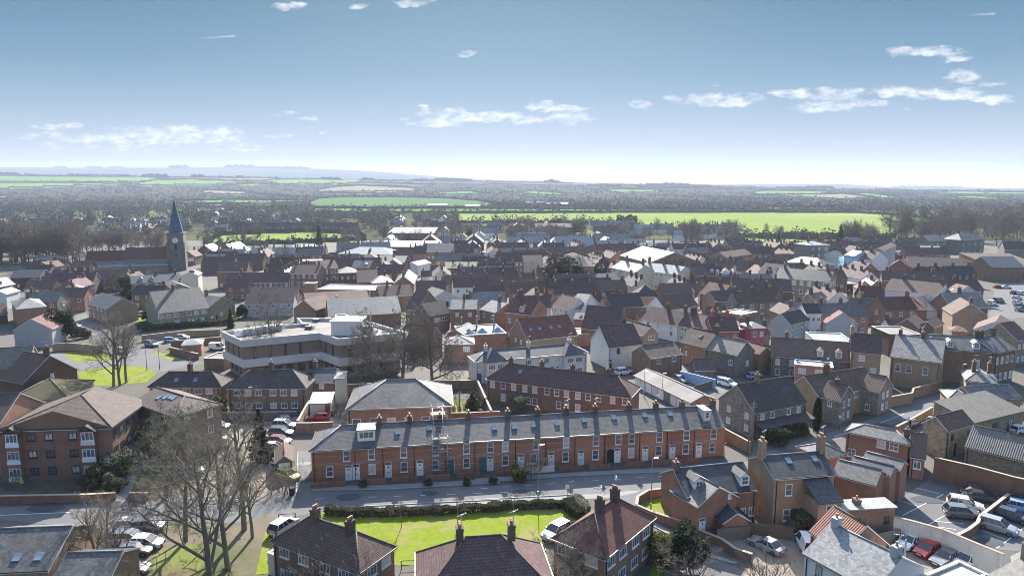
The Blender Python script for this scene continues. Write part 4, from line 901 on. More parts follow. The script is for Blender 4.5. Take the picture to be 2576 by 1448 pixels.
# ------------------------------------------------------------------ right middle
H('town_house', 'three storey brick house with grey hipped slate roof left of the dormer range', 'i', (648, 1266), (1130, 1327), (1302, 1218), 6.6, 'brick_tan', 'slate_pale', pit=37, ws='s', ww=1.15, wh=1.7, fw=(((710, 815, 972), 3.4),), rw=(((.4,), 4.2),), ch=(.08, .55), chm='chimney_brick', chh=1.1, pots=1)
H('town_house', 'long slate roofed brick house with three pale dormers', 'i', (1000, 1185), (1650, 1227), 9, 7.6, 'brick_brown', 'slate_pale', pit=36, ws='q', ww=1.4, wh=1.9, fw=(((1465,), 3.8),), rw=(4, 2), dm=(.09, .35, .74), ch=(.0, .88), chm='chimney_brick', chh=1.5)
H('town_house', 'tall narrow brick house with a steep dark tiled roof and six windows', 'i', (262, 1212), (552, 1237), 8, 7.8, 'brick_tan', 'tile_plum', pit=38, ws='s', ww=1.25, wh=1.3, fl=3, fw=(((358,), 5.7), ((355, 472), 3.1), ((360, 475), .6)), ch=(.02,), chm='brick_tan')
H('cottage_row', 'brick cottages with rippled pantile roof and two white gabled dormers', 'h', (932, 1253), (1700, 1312), 8, 5.2, 'stone_grey', 'pantile', pit=40, ws='s', ww=1.0, wh=1.4, fw=(((990, 1125), 3.0), ((990, 1125), .6)), dm=(.62, .85), ch=(.19,), chm='chimney_brick', pots=1)
H('flat_roofed_house', 'red brick flat roofed extension in front of the pantiled cottages', 'h', (1158, 1345), (1528, 1378), 5, 4.9, 'brick_red', 'roof_pale', rt='f', fw=(((1222, 1385), 3.0),), ww=1.6, wh=1.2, cap='white_paint')
H('stone_cottage', 'grey stone cottage with lichen grey roof and blank gable', 'h', (302, 1185), (602, 1252), (800, 1218), 5.4, 'stone_grey', 'pantile_grey', pit=37, fw=(((535,), 2.6),), rw=(((.6,), 2.2),), ww=1.0, cat='house')
H('cottage', 'brown roofed cottage left of the grey stone cottage with rooflight', 'h', (60, 1120), (300, 1178), 8, 5.6, 'brick_brown', 'tile_brown', pit=36, sk=((.55, 1.1),), ch=(.98,), cat='house')
H('flat_roofed_house', 'box extension with three white windows and pale flat roof', 'h', (102, 1178), (308, 1200), 4, 4.4, 'stone_grey', 'roof_pale', rt='f', fw=(((122, 188, 275), 2.4),), ww=1.1)
H('shed', 'small shed with a light brown tiled slope beside the blue fence yard', 'h', (200, 1395), (380, 1395), 5, 2.6, 'brick_brown', 'tile_taupe', pit=34)
H('maroon_roof_house', 'maroon roofed house with a pale blue end wall between two stone cottages', 'h', (815, 1240), (940, 1225), 11, 4.8, 'brick_brown', 'tile_red', pit=34, p=1, cat='house')
H('pink_house', 'deep pink rendered house with brown pantile roof and white windows', 'h', (360, 1022), (618, 1020), 8, 5.4, 'render_rose', 'tile_brown', pit=38, fw=(((580,), 3.2), ((580,), .9)), ch=(.15, .72), chm='render_rose', cat='house')
H('pink_house', 'deep pink corner house with hipped grey slate roof', 'h', (738, 990), (872, 985), 6, 6.8, 'render_rose', 'slate_pale', rt='h', pit=34, fw=(2, 2), ch=(.1,), chm='chimney_brick', cat='house')
H('pink_house', 'recessed pink stair block between the two deep pink houses', 'h', (620, 1010), (737, 1005), 5, 5.6, 'render_rose', 'roof_felt', rt='f', cat='house')
H('flat_roofed_house', 'brown flat roofed block behind the pink houses', 'h', (445, 838), (640, 870), (790, 835), 5.6, 'brick_brown', 'roof_felt', rt='f', cat='building')
H('cream_cottage', 'cream and pink cottage with brown roof left of the deep pink house', 'h', (-40, 950), (345, 1035), 8, 4.8, 'render_cream', 'tile_brown', pit=38, fw=(4, 2), ch=(.3, .95), cat='house')
H('gable_house', 'grey rendered gable end with dark roof facing the side street', 'h', (925, 925), (1115, 955), (1266, 905), 5.4, 'render_grey', 'tile_dark', p=1, pit=42, rw=(4, 2), ww=1.0, cat='house')
H('street_house', 'white fronted town house next up the street behind the grey gable', 'h', (1178, 815), (1268, 848), (1325, 815), 7.0, 'render_white', 'tile_dark', p=1, pit=38, rw=(3, 2), cat='house')
H('street_house', 'stone fronted three storey house at the bend of the street', 'h', (1230, 700), (1338, 715), (1404, 685), 9.0, 'stone_buff', 'tile_brown', p=1, pit=36, rw=(3, 3), fl=3, ch=(.2,), pots=5, cat='house')
H('brick_house', 'brick house with two front gablets and small white windows mid right', 'h', (642, 668), (975, 700), 8, 6.2, 'brick_brown', 'tile_brown', pit=38, fw=(((770,), 3.8), ((830, 900), 4.2), ((770,), 1)), cat='house', ch=(.2, .6))
H('brick_house', 'dark roofed brick house behind the glass lean-to', 'h', (395, 738), (635, 722), 8, 5.2, 'brick_brown', 'tile_dark', pit=34, fw=(((478,), 3.0),), cat='house', ww=1.6)
H('long_roof_house', 'long tiled roof with several chimneys in front of the stone bank', 'h', (560, 625), (1130, 640), 9, 7.0, 'brick_brown', 'tile_brown', pit=40, ch=(.1, .5, .75), cat='house')
H('bank', 'buff stone bank building with parapet and dark slate roof', 'h', (970, 505), (1490, 545), 11, 9.5, 'stone_buff', 'slate_dark', rt='g', pit=30, fl=3, fw=(7, 3), rw=(4, 3), ww=1.3, wh=1.7, cat='building', ch=(.1, .9))
H('town_house', 'white and grey painted house with two dormers left of the stone bank', 'h', (805, 452), (1020, 478), 9, 8.2, 'render_white', 'tile_dark', pit=38, fl=3, fw=(3, 3), dm=(.38, .78), cat='house')
H('blue_house', 'light blue gabled shop house', 'h', (443, 465), (532, 468), 8, 8.4, 'render_blue', 'tile_brown', p=1, pit=40, fl=3, fw=(1, 3), cat='house')
H('pink_gable_house', 'pale pink gabled shop house right of the light blue one', 'h', (536, 470), (620, 472), 8, 8.0, 'render_pink', 'tile_brown', p=1, pit=40, fl=3, fw=(1, 3), cat='house', ch=(.1,), chm='render_pink')
H('shop_house', 'pale blue shop front house with two white dormers', 'h', (335, 478), (441, 482), 8, 7.4, 'render_blue', 'tile_plum', pit=38, fl=3, fw=(3, 3), dm=(.2, .7), cat='house')
H('shop_house', 'brown brick shop house left of the pale blue shop front', 'h', (190, 490), (332, 480), 8, 7.0, 'brick_brown', 'tile_plum', pit=38, fl=3, fw=(3, 2), cat='house')
H('tall_stone_house', 'tall grey stone house with white hipped roof above the market place', 'h', (1302, 195), (1490, 190), 12, 14.0, 'stone_grey', 'roof_pale', rt='h', pit=14, fl=4, fw=(3, 4), ch=(.3, .9), chh=2.2, cat='house')
H('slate_hall', 'slate roofed hall in front of the tall grey stone house', 'h', (1060, 355), (1420, 390), 11, 7.0, 'stone_grey', 'slate_grey', rt='h', pit=36, cat='hall')
H('brick_hall', 'large plain brick hall with brown roof and right gable', 'h', (360, 300), (600, 268), (850, 262), 8.0, 'brick_brown', 'tile_brown', pit=30, cat='hall')
MPG = 'tall painted houses along the far side of the market place'
H('market_house', 'pale green painted house on the market place', 'h', (1580, 300), (1634, 298), 9, 9.5, 'render_mint', 'slate_grey', pit=34, fl=4, fw=(2, 4), group=MPG, og=.0, cat='house', ww=1.1, wh=1.6)
H('market_house', 'pale blue painted house with light slate roof on the market place', 'h', (1637, 285), (1736, 300), 9, 10.5, 'render_blue', 'slate_pale', pit=34, fl=4, fw=(3, 4), ch=(.95,), group=MPG, og=.0, cat='house', ww=1.1, wh=1.6)
H('market_house', 'pale lilac painted house on the market place', 'h', (1740, 312), (1806, 322), 9, 9.5, 'render_pink', 'tile_brown', pit=34, fl=3, fw=(2, 3), group=MPG, og=.0, cat='house', ww=1.1, wh=1.6)
H('market_house', 'white painted house at the right end of the market place row', 'h', (1809, 322), (1906, 335), 9, 9.5, 'render_white', 'tile_brown', pit=34, fl=3, fw=(4, 3), ch=(.05,), group=MPG, og=.0, cat='house', ww=1.0, wh=1.5)
H('market_house', 'ornate grey stone house with tall windows right of the painted row', 'i', (470, 245), (572, 250), (634, 190), 13.0, 'render_grey', 'tile_brown', p=1, pit=30, fl=4, fw=(3, 4), cat='house', ww=1.2, wh=2.0)
H('long_house', 'long white rendered building with pantile roof and two arched windows', 'i', (592, 615), (1112, 672), 9, 7.6, 'render_white', 'pantile', pit=34, fw=(((962, 1032), 4.2),), ch=(.25, .95), ww=2.0, wh=2.6, chm='chimney_brick', cat='building')
H('white_block', 'white rendered end block with rooflights joined to the long white building', 'i', (1116, 672), (1224, 694), 12, 7.0, 'render_white', 'pantile', pit=32, sk=((.4, 1.0),), cat='building')
H('red_roof_shed', 'maroon lean-to roof at the foot of the long white building', 'i', (757, 812), (997, 822), 7, 3.0, 'brick_brown', 'tile_red', rt='m', pit=26, cat='shed')
H('pantile_shed', 'grey pantile lean-to beside the maroon lean-to', 'i', (1000, 822), (1098, 818), 7, 3.0, 'render_white', 'pantile_grey', rt='m', pit=26, cat='shed')
H('dark_roof_house', 'dark pantile roof range right of the white block', 'i', (1230, 800), (1585, 790), 10, 4.6, 'brick_brown', 'pantile_grey', pit=40, cat='building', ch=(.5,))
H('brick_gable_barn', 'big blank brown brick gable with chimney on top', 'i', (1245, 858), (1580, 876), 12, 6.0, 'brick_tan', 'tile_brown', p=1, pit=36, cat='barn', ch=(.03,))
H('white_gable_house', 'large white gable with long dark roof at the right edge', 'i', (1450, 1000), (1866, 1045), (2010, 990), 7.2, 'render_white', 'tile_brown', p=1, pit=30, rw=(5, 2), cat='building')
H('grey_gable_house', 'grey rendered gable with light pantile roof left of the white house', 'i', (30, 940), (325, 950), (462, 930), 5.4, 'render_grey', 'pantile_red', p=1, pit=34, cat='house')
H('flat_roofed_building', 'wide pale flat roofed building with an oval garden patch', 'i', (-70, 1128), (300, 1142), 12, 5.4, 'render_grey', 'roof_pale', rt='f', cat='building')
H('flat_roofed_building', 'dark walled building with thin white flat roof edge behind the slate house', 'i', (632, 1052), (935, 1055), 10, 6.0, 'brick_dark', 'roof_felt', rt='f', cat='building')
H('gable_house', 'left one of two brown gables with white verges mid right', 'i', (700, 960), (905, 985), 9, 4.8, 'brick_brown', 'tile_brown', p=1, pit=36, cat='house')
H('gable_house', 'right one of two brown gables with white verges mid right', 'i', (910, 965), (1062, 985), 9, 4.8, 'brick_brown', 'tile_brown', p=1, pit=36, cat='house')
H('kiosk', 'tiny orange pantiled pyramid roof kiosk', 'i', (1238, 1012), (1380, 1022), 5, 3.0, 'brick_red', 'pantile_red', rt='h', pit=26, cat='kiosk')
H('shop_house', 'dark red roofed row left of the long white building', 'i', (375, 700), (585, 705), 9, 6.0, 'brick_dark', 'tile_red', pit=36, ch=(.02, .95), cat='house')
H('pyramid_roof_shop', 'shop with orange hipped roof and a cream sign wall with big letters', 'i', (345, 612), (492, 616), 8, 6.4, 'render_cream', 'pantile_red', rt='h', pit=44, cat='shop',
  extra=lambda o, L, D, h, zr, tx: text(o, 'YORKSHIRE', (L * .62, -.02, h - 2.0), L * .11))
H('long_dark_building', 'long very dark slate roofed building right of the market place', 'i', (822, 400), (1352, 420), 16, 7.0, 'brick_dark', 'tile_dark', pit=26, cat='building')
H('brick_house', 'tall red brick house behind the long dark building', 'i', (640, 390), (818, 400), 12, 9.0, 'brick_red', 'tile_red', pit=40, ch=(.1, .5), fw=(2, 2), cat='house', p=1)
H('pantile_row', 'brown pantile row with chimneys in front of the long dark building', 'i', (560, 530), (1180, 560), 9, 6.5, 'brick_brown', 'tile_plum', pit=34, ch=(.12, .5, .8), cat='house')
H('white_walled_shed', 'plain white walled box behind the roofs right of the market place', 'i', (772, 262), (912, 262), 10, 6.0, 'render_white', 'roof_felt', rt='f', cat='building')
H('white_roof_hall', 'small pale roofed hall near the right hand trees', 'i', (948, 240), (1130, 245), 10, 5, 'render_grey', 'slate_white', pit=24, cat='hall')
H('gable_hall', 'brown hall with pale slope and a white verge, upper right', 'i', (1400, 372), (1625, 405), 16, 7, 'brick_brown', 'slate_pale', p=1, pit=30, cat='hall')
H('market_shed', 'long grey market shed with rooflights at the right edge', 'i', (1632, 400), (2150, 405), 30, 6.0, 'brick_red', 'tile_taupe', rt='m', pit=7, cat='shed', sk=((.1, .3), (.3, .3), (.52, .5)))
H('school', 'stone school with steep dark slate roof and big chimney among the right hand trees', 'i', (1010, 150), (1320, 150), 12, 8.5, 'stone_grey', 'slate_grey', pit=40, fw=(5, 2), ch=(.5,), cat='school', chh=2)
H('school', 'right wing of the stone school with two tall front gables', 'i', (1322, 145), (1552, 135), 13, 9.5, 'stone_grey', 'slate_dark', rt='h', pit=44, fw=(4, 2), ch=(.3,), cat='school', chh=2)
H('gabled_house', 'brown roofed house with gables at the far right edge', 'i', (1745, 235), (1990, 240), 10, 6, 'stone_grey', 'tile_plum', pit=46, ch=(.3, .7), cat='house')
H('hipped_house', 'brick house with mottled grey hipped roof at the top of the lane, right edge', 'd', (1548, 192), (1752, 214), (1868, 165), 5.0, 'brick_tan', 'slate_pale', rt='h', pit=30, fw=(((1645, 1697), 3.0),), ch=(.3, .8), ws='q', ww=1.3, cat='house')
H('garden_pavilion', 'low glazed brick pavilion with small pale hipped roof beside the upper lane', 'd', (1436, 308), (1600, 322), 6, 2.8, 'brick_tan', 'slate_pale', rt='h', pit=26, fl=1, fw=(3, 1), ww=1.5, cat='pavilion')
H('low_house', 'low dark roofed range joining the pavilion to the pantiled gable at the right edge', 'd', (1605, 318), (1900, 300), 6, 3.0, 'brick_tan', 'slate_grey', pit=30, fl=1, fw=(2, 1), cat='house')
H('town_house', 'brick house with blue grey roof stepping back at the right end of the dormer range', 'i', (1656, 1228), (1846, 1192), 9, 7.6, 'brick_brown', 'slate_grey', pit=36, fw=(4, 2), ww=1.1, wh=1.6, ch=(.1, .9), cat='house')
H('street_house', 'buff walled house down the side street right of the large white gable', 'i', (1870, 1110), (2000, 1090), 9, 6.5, 'stone_buff', 'tile_brown', pit=36, fw=(3, 2), cat='house')
# ------------------------------------------------------------------ centre
H('white_terrace', 'white rendered terrace with dark slate roof and two hipped front bays', 'g', (212, 1128), (1132, 1050), (130, 1078), 5.2, 'render_white', 'slate_dark', rt='h', pit=36, ws='c', ww=1.5, wh=1.2, fw=(((243, 340, 440, 650, 795, 890, 980, 1080), 3.3), ((340, 500, 985), .8)), ds=((243, 'blue_paint'), (845, 'white_paint'), (888, 'white_paint')), ch=(.12, .5, .88), chm='render_white', chh=1.2, pots=3, cat='house',
  extra=lambda o, L, D, h, zr, tx: [(lambda bx: (link('bay', (lambda m_: (m_.box(bx - 2.4, -1.5, 0, bx + 2.4, -.01, h - .05), m_.mesh('bay', M['render_white']))[1])(MB()), o),
     link('bay_roof', (lambda m_: (m_.face([(bx - 2.7, -1.8, h - .1), (bx + 2.7, -1.8, h - .1), (bx, 1.6, h + 2.3)]), m_.face([(bx + 2.7, -1.8, h - .1), (bx + 2.7, .6, h - .1), (bx, 3.2, h + 2.3), (bx, 1.6, h + 2.3)]), m_.face([(bx - 2.7, .6, h - .1), (bx - 2.7, -1.8, h - .1), (bx, 1.6, h + 2.3), (bx, 3.2, h + 2.3)]), m_.mesh('bay_roof', M['slate_dark']))[3])(MB()), o),
     [window(o, (bx + q, -1.503, z), 0, 1.7, 1.25, 'c') for q in (-1.1, 1.1) for z in (.8, 3.3)]))(b_) for b_ in (tx(370), tx(1010))])
H('white_house', 'tall cream white house with a steep dark roof and narrow side wing', 'g', (1313, 1005), (1588, 977), 9, 5.6, 'render_white', 'tile_plum', pit=46, fw=(((1392,), 3.6),), ds=((1325, 'black_paint'),), ww=.95, wh=1.3, ws='q', fr='black_paint', cat='house')
H('warehouse', 'brick warehouse with a lined brown roof beside the cream white house', 'g', (1662, 1100), (1922, 1062), (1478, 1050), 4.8, 'brick_brown', 'tile_taupe', pit=32, fw=(((1725, 1850), 3.2),), ww=1.2, wh=1.0, cat='warehouse')
H('terraced_row', 'long brick row with plum roof, four chimneys and white windows behind the terrace', 'g', (305, 1265), (1492, 1418), (1612, 1345), 5.1, 'brick_brown', 'tile_plum', rt='h', pit=37, ws='s', ww=1.05, wh=1.45, fw=(((352, 440, 528, 620, 702, 802, 882, 963, 1058, 1142, 1228, 1345, 1445), 3.3), ((440, 650, 702, 900, 1058), .8)), ds=((568, 'white_paint'), (963, 'white_paint')), ch=(.13, .36, .58, .82), chm='chimney_brick', chh=1.2, cat='house', sk=((.22, 1.2),))
def garage_doors(o, L, D, h, zr, tx):
    n = 9
    for k in range(n):
        x = L * (k + .5) / n; me = cached('gd' + str(k in (5,)), lambda: (lambda m_: (m_.box(-1.05, -.05, 0, 1.05, -.002, 2.0), m_.mesh('garage_door', M['lead_grey' if k == 5 else 'white_paint']))[1])(MB()))
        link('garage_door', me, o, (x, 0, 0))
H('garage_row', 'row of garages with white doors and a mottled brown roof', 'g', (1530, 1240), (1992, 1464), G('s', (1, 1), 2) and 6, 2.45, 'brick_red', 'roof_felt', pit=22, fl=1, extra=garage_doors, cat='garages')
H('hall', 'big plain dark tiled hall roof with a steep left edge', 'g', (1085, 848), (1392, 872), 12, 5.0, 'brick_brown', 'tile_plum', pit=44, og=.02, cat='hall')
H('hall', 'second dark tiled hall with a brick gable and two white windows', 'g', (1396, 846), (1600, 910), (1822, 925), 5.0, 'brick_tan', 'tile_plum', pit=42, rw=(((.45, .65), 3.4),), cat='hall')
H('mission_hall', 'red brown tiled roof with four blue rooflights and brick gable', 'g', (640, 948), (1052, 903), (548, 880), 4.4, 'brick_tan', 'tile_red', pit=42, sk=((.14, .9), (.32, .9), (.55, .9), (.72, .9)), lw=(((.35, .65), 2.5),), cat='hall')
H('market_hall', 'pale flat roofed market hall with glass lanterns and metal finials', 'g', (100, 915), (470, 895), 13, 4.6, 'brick_red', 'roof_pale', rt='f', cat='hall',
  extra=lambda o, L, D, h, zr, tx: [link('roof_lantern', (lambda m_: (m_.tube((0, 0, 0), (0, 0, 1.2), 1.6, .2, 8, sm=False), m_.mesh('roof_lantern', M['glass_roof']))[1])(MB()), o, (L * q, D * .25, h - .1)) for q in (.2, .5, .85)] + [link('finial', (lambda m_: (m_.tube((0, 0, 0), (0, 0, 3.4), .28, .22, 8), m_.tube((0, 0, 3.4), (0, 0, 3.7), .5, .1, 8), m_.mesh('finial', M['metal_pole']))[2])(MB()), o, (L * q, D * .6, h)) for q in (.1, .45, .85)])
H('brick_house', 'tall dark red brick house with a dormer and very tall chimney', 'g', (458, 715), (670, 740), 9, 8.0, 'brick_red', 'tile_red', pit=34, dm=(.6,), ch=(.95, .3), chh=2.5, fw=(3, 2), cat='house')
H('slate_house', 'pale slate roofed house left of the dark red brick house', 'g', (250, 692), (382, 722), 9, 6.5, 'brick_brown', 'slate_pale', pit=34, fw=(2, 2), ch=(.5,), cat='house', og=0)
H('slate_house', 'light slate roofed house with a tall dark chimney at left centre', 'g', (5, 690), (218, 690), 8, 6.8, 'brick_brown', 'slate_pale', pit=34, fw=(2, 2), ch=(.5,), cat='house', chh=2)
H('theatre', 'large brown rendered hall block behind the big domed tree', 'g', (785, 330), (1185, 340), 22, 11.0, 'brick_tan', 'tile_taupe', rt='h', pit=24, cat='hall')
H('white_house', 'white house with deep blue slate roof in front of the pale chimney terrace', 'g', (1162, 452), (1396, 442), 7, 6.0, 'render_white', 'slate_dark', pit=42, fw=(5, 2), cat='house')
H('stucco_terrace', 'cream stucco terrace with very pale roof and big chimney, left half', 'g', (1335, 350), (1535, 392), 10, 8.0, 'render_cream', 'slate_white', pit=30, fw=(6, 3), fl=3, ch=(.25, .9), chh=2.5, og=0, cat='house')
H('stucco_terrace', 'cream stucco terrace with very pale roof and big chimneys, right half', 'g', (1540, 368), (1885, 408), 10, 8.0, 'render_cream', 'slate_white', pit=30, fw=(9, 3), fl=3, ch=(.15, .5, .8), chh=2.5, og=0, cat='house')
H('metal_hall', 'big grey metal roofed hall with two ridge vents', 'g', (1405, 250), (1650, 312), 26, 8.0, 'brick_brown', 'roof_metal', pit=20, cat='hall')
H('georgian_house', 'brick house with white quoins and dark roof beside a cream one', 'g', (468, 305), (604, 303), 9, 8.4, 'brick_red', 'tile_dark', pit=34, fl=3, fw=(4, 3), cat='house', ch=(.95,))
H('georgian_house', 'cream fronted house with plain grey roof right of the brick one', 'g', (608, 303), (770, 300), 9, 8.4, 'render_cream', 'tile_taupe', pit=30, fl=3, fw=(2, 3), cat='house')
H('dark_row', 'dark roofed row left of the brick house with white quoins', 'g', (235, 340), (464, 338), 9, 6.5, 'brick_dark', 'tile_dark', pit=34, cat='house')
H('mossy_roof_house', 'house with yellow green mossy roof and two rooflights', 'g', (-40, 352), (232, 350), 8, 7.0, 'brick_dark', 'roof_lime', pit=38, sk=((.3, 1.1), (.52, 1.1)), ch=(.24, .72), fw=(4, 2), cat='house')
H('far_terrace', 'long low terrace with white walls and dark roof in the upper centre right', 'g', (1512, 190), (1928, 160), 9, 5.2, 'render_white', 'slate_dark', pit=34, fw=(14, 1), ch=(.2, .5, .8), cat='house')
H('far_terrace', 'long grey brick terrace with grey roof in the upper centre', 'g', (830, 235), (1190, 225), 9, 5.2, 'brick_brown', 'tile_taupe', pit=34, ch=(.2, .5, .8), cat='house')
H('cottage_row', 'maroon and brown roofed cottage row with white lower walls', 'g', (1590, 770), (1880, 825), 8, 5.0, 'render_white', 'tile_plum', pit=38, fw=(((1830,), 1.5), ((1640, 1720, 1830), 3.2)), ch=(.5, .98), cat='house')
H('cottage_row', 'dark brown roofed cottages right of the white walled row', 'g', (1884, 825), (2170, 868), 8, 5.0, 'render_cream', 'tile_brown', pit=38, fw=(4, 2), ch=(.3, .8), cat='house')
H('rendered_house', 'whitewashed gable house with dark tiled roof and a glass roof strip', 'g', (1785, 700), (2055, 665), (1718, 655), 5.2, 'render_white', 'tile_brown', pit=38, cat='house')
H('dark_house', 'low dark roofed range in front of the whitewashed gable', 'g', (1330, 680), (1600, 668), 9, 5.0, 'brick_brown', 'tile_dark', pit=40, cat='house')
H('dark_house', 'dark tiled house with a plain hipped roof behind the low range', 'g', (1535, 590), (1730, 590), 9, 6.0, 'brick_brown', 'tile_dark', pit=40, rt='h', cat='house', ch=(.1,))
H('orange_house', 'long orange brown tiled roof at centre right', 'g', (2070, 560), (2240, 590), 9, 6, 'brick_red', 'tile_red', pit=38, cat='house', ch=(.5,))
H('white_gable_cottage', 'small white gabled cottage with pale roof in the centre', 'g', (980, 690), (1085, 700), (1185, 640), 5.5, 'render_white', 'slate_pale', p=0, pit=38, cat='house')
H('white_walled_house', 'house with white wall and plum roof left of the white gabled cottage', 'g', (848, 665), (985, 700), 8, 5.5, 'render_white', 'tile_plum', pit=38, fw=(3, 2), cat='house')
H('slate_annex', 'small slate annex with one rooflight in the centre', 'g', (1025, 770), (1120, 778), 5, 4, 'brick_red', 'slate_grey', pit=40, sk=((.5, 1.0),), cat='house')
H('flat_roofed_building', 'low brick building with shining pale flat roof beside the dark hall', 'g', (1010, 905), (1290, 895), 8, 3.4, 'brick_red', 'roof_pale', rt='f', cat='building')
# ------------------------------------------------------------------ left and centre left
H('flats', 'two storey buff brick flats with dark roof and blank right gable', 'e', (725, 640), (888, 690), (1110, 652), 5.2, 'brick_tan', 'slate_grey', pit=32, fw=(5, 2), ww=1.2, cat='flats')
H('flats', 'long buff brick flats with washing hung in front', 'e', (1312, 725), (1728, 680), (1212, 662), 5.2, 'stone_buff', 'slate_grey', pit=32, fw=(((1333, 1397, 1460, 1567, 1628, 1690), 3.3), ((1465, 1570, 1640), .9)), ww=1.5, ch=(.45,), chm='chimney_brick', cat='flats')
H('flats', 'orange lit buff brick gable wing joined to the long flats', 'e', (1730, 676), (1942, 638), 15, 5.2, 'stone_buff', 'slate_grey', p=1, pit=34, fw=(((1833,), 1.5),), ds=((1790, 'black_paint'),), ch=(.5,), cat='flats')
H('flats', 'buff flats with blank gable behind the pink blossom tree', 'e', (1372, 540), (1585, 522), 13, 5.2, 'stone_buff', 'slate_grey', p=1, pit=34, cat='flats')
H('white_block', 'white rendered three storey block beside the church tower foot', 'e', (1500, 418), (1637, 414), 9, 7.6, 'render_cream', 'slate_pale', p=1, pit=22, fl=3, fw=(((1595,), 5), ((1595,), 3)), ww=2.2, wh=1.2, cat='house')
H('villa', 'red brick and cream villa with pale hipped roof', 'e', (488, 572), (722, 556), (413, 540), 5.4, 'brick_red', 'slate_pale', rt='h', pit=32, fw=(((598,), 3.4),), lw=(2, 2), ch=(.45,), cat='house', ww=1.4)
H('villa', 'tall dark red brick house with pale hipped roof and large chimney at left', 'e', (142, 692), (378, 670), (65, 632), 6.5, 'brick_red', 'slate_pale', rt='h', pit=26, ch=(.5,), pots=4, chm='chimney_brick', chh=1.8, cat='house')
H('rendered_gable_house', 'pale rendered gable house with red roof left of the evergreen tree', 'e', (112, 868), (426, 856), 10, 5.2, 'render_grey', 'tile_red', p=1, pit=32, cat='house')
H('brick_cottage', 'dark brick gable cottage with big chimney and two tiny windows', 'e', (195, 1300), (636, 1190), 8, 4.2, 'brick_dark', 'tile_brown', p=1, pit=36, fw=(((440,), 3.6), ((395,), 1.2)), ww=.8, wh=1.0, ch=(.1,), chm='chimney_brick', pots=4, cat='house')
H('old_barn', 'brick and white barn with rippled grey pantile roof at the left edge', 'e', (-180, 1195), (236, 1163), 9, 4.4, 'brick_red', 'pantile_grey', pit=36, cat='barn')
H('mossy_hall', 'low hall with broad moss covered roof behind the apartment block', 'e', (30, 1462), (560, 1432), 13, 3.0, 'brick_tan', 'roof_moss', rt='h', pit=24, cat='hall')
H('kiosk', 'small red brick kiosk with white pyramid roof in the yard', 'e', (1508, 990), (1663, 980), 5.5, 3.2, 'brick_red', 'roof_pale', rt='h', pit=22, cat='kiosk')
H('flat_shed', 'low brown flat roofed store left of the council offices', 'e', (1685, 1102), (1848, 1108), 6, 2.8, 'brick_brown', 'roof_felt', rt='f', cat='shed')
H('stone_row', 'stone terrace with dark roof and three dormers below the church', 'e', (1085, 482), (1498, 458), 9, 5.6, 'stone_grey', 'slate_dark', pit=36, fw=(5, 2), dm=(.2, .42), cat='house', ch=(.5, .9))
H('stone_row', 'cream walled cottage row with tan roof below the church chancel', 'e', (760, 445), (1035, 440), 9, 5.4, 'stone_buff', 'tile_taupe', pit=34, fw=(4, 2), sk=((.35, 1.0),), cat='house')
H('dark_row', 'long dark maroon roof with three blue rooflights at left', 'e', (405, 480), (770, 470), 9, 5.4, 'brick_dark', 'tile_plum', pit=34, sk=((.6, 1.2), (.68, 1.2), (.76, 1.2)), cat='house')
H('dark_row', 'very dark slate roof above a brown shop front at the left', 'e', (85, 432), (330, 428), 10, 5.4, 'brick_dark', 'slate_dark', pit=34, cat='house', fw=(2, 1))
H('tree_house', 'brick gabled house with shining white roof edges among the left hand trees', 'e', (440, 280), (512, 272), (545, 250), 7, 'brick_red', 'slate_dark', p=1, pit=48, cat='house')
H('white_house', 'white house fragment with arched window at the far left edge', 'e', (-90, 575), (50, 572), 9, 5.4, 'render_white', 'slate_pale', p=1, pit=36, fw=(((20,), 3),), cat='house')
H('brick_house', 'brown brick house with a buff side behind the villa at left', 'e', (280, 490), (390, 480), 9, 6, 'brick_tan', 'tile_brown', p=1, pit=36, cat='house')
H('shed_row', 'dark pantiled outbuildings at the left edge below the tall red house', 'e', (-80, 745), (60, 730), 8, 3.2, 'brick_dark', 'pantile', pit=34, cat='shed')
H('warehouse', 'long grey roofed brick warehouse behind the council offices', 'f', (1065, 755), (1662, 722), 16, 4.2, 'brick_red', 'slate_pale', pit=27, cat='warehouse')
H('brick_gable_house', 'plain orange brown brick gable left of the long grey warehouse', 'f', (775, 690), (955, 700), 12, 4.5, 'brick_red', 'tile_brown', p=1, pit=34, cat='building')
H('low_building', 'low brown roofed building with two rooflights and a small gable', 'f', (878, 640), (1400, 608), 12, 3.8, 'brick_brown', 'tile_brown', pit=22, sk=((.16, 1.0), (.5, 1.0)), cat='building')
H('flat_roofed_building', 'long brick building with pale flat roof and rooftop vents', 'f', (968, 532), (1500, 540), 14, 5.2, 'brick_red', 'roof_pale', rt='f', cat='building')
H('stair_tower', 'small square brick stair tower beside the long pale flat roof', 'f', (862, 485), (945, 485), 5, 7.5, 'brick_brown', 'roof_felt', rt='f', cat='tower')
H('brick_row', 'long dark roofed row with many white windows left of the three storey house', 'f', (215, 475), (735, 470), 9, 5.5, 'brick_brown', 'tile_plum', pit=34, fw=(12, 2), ch=(.2, .6), cat='house')
H('brown_roof_house', 'big brown roofed house with small rooflights above the dark row', 'f', (140, 385), (385, 382), 10, 7.5, 'brick_brown', 'tile_brown', pit=36, sk=((.6, 1.0),), fw=(4, 1), cat='house')
H('georgian_house', 'three storey brown brick house with tall white windows, left of two', 'f', (740, 398), (975, 400), 10, 9.0, 'brick_brown', 'tile_brown', pit=30, fl=3, fw=(5, 3), ww=1.1, wh=1.8, ch=(.1, .9), cat='house')
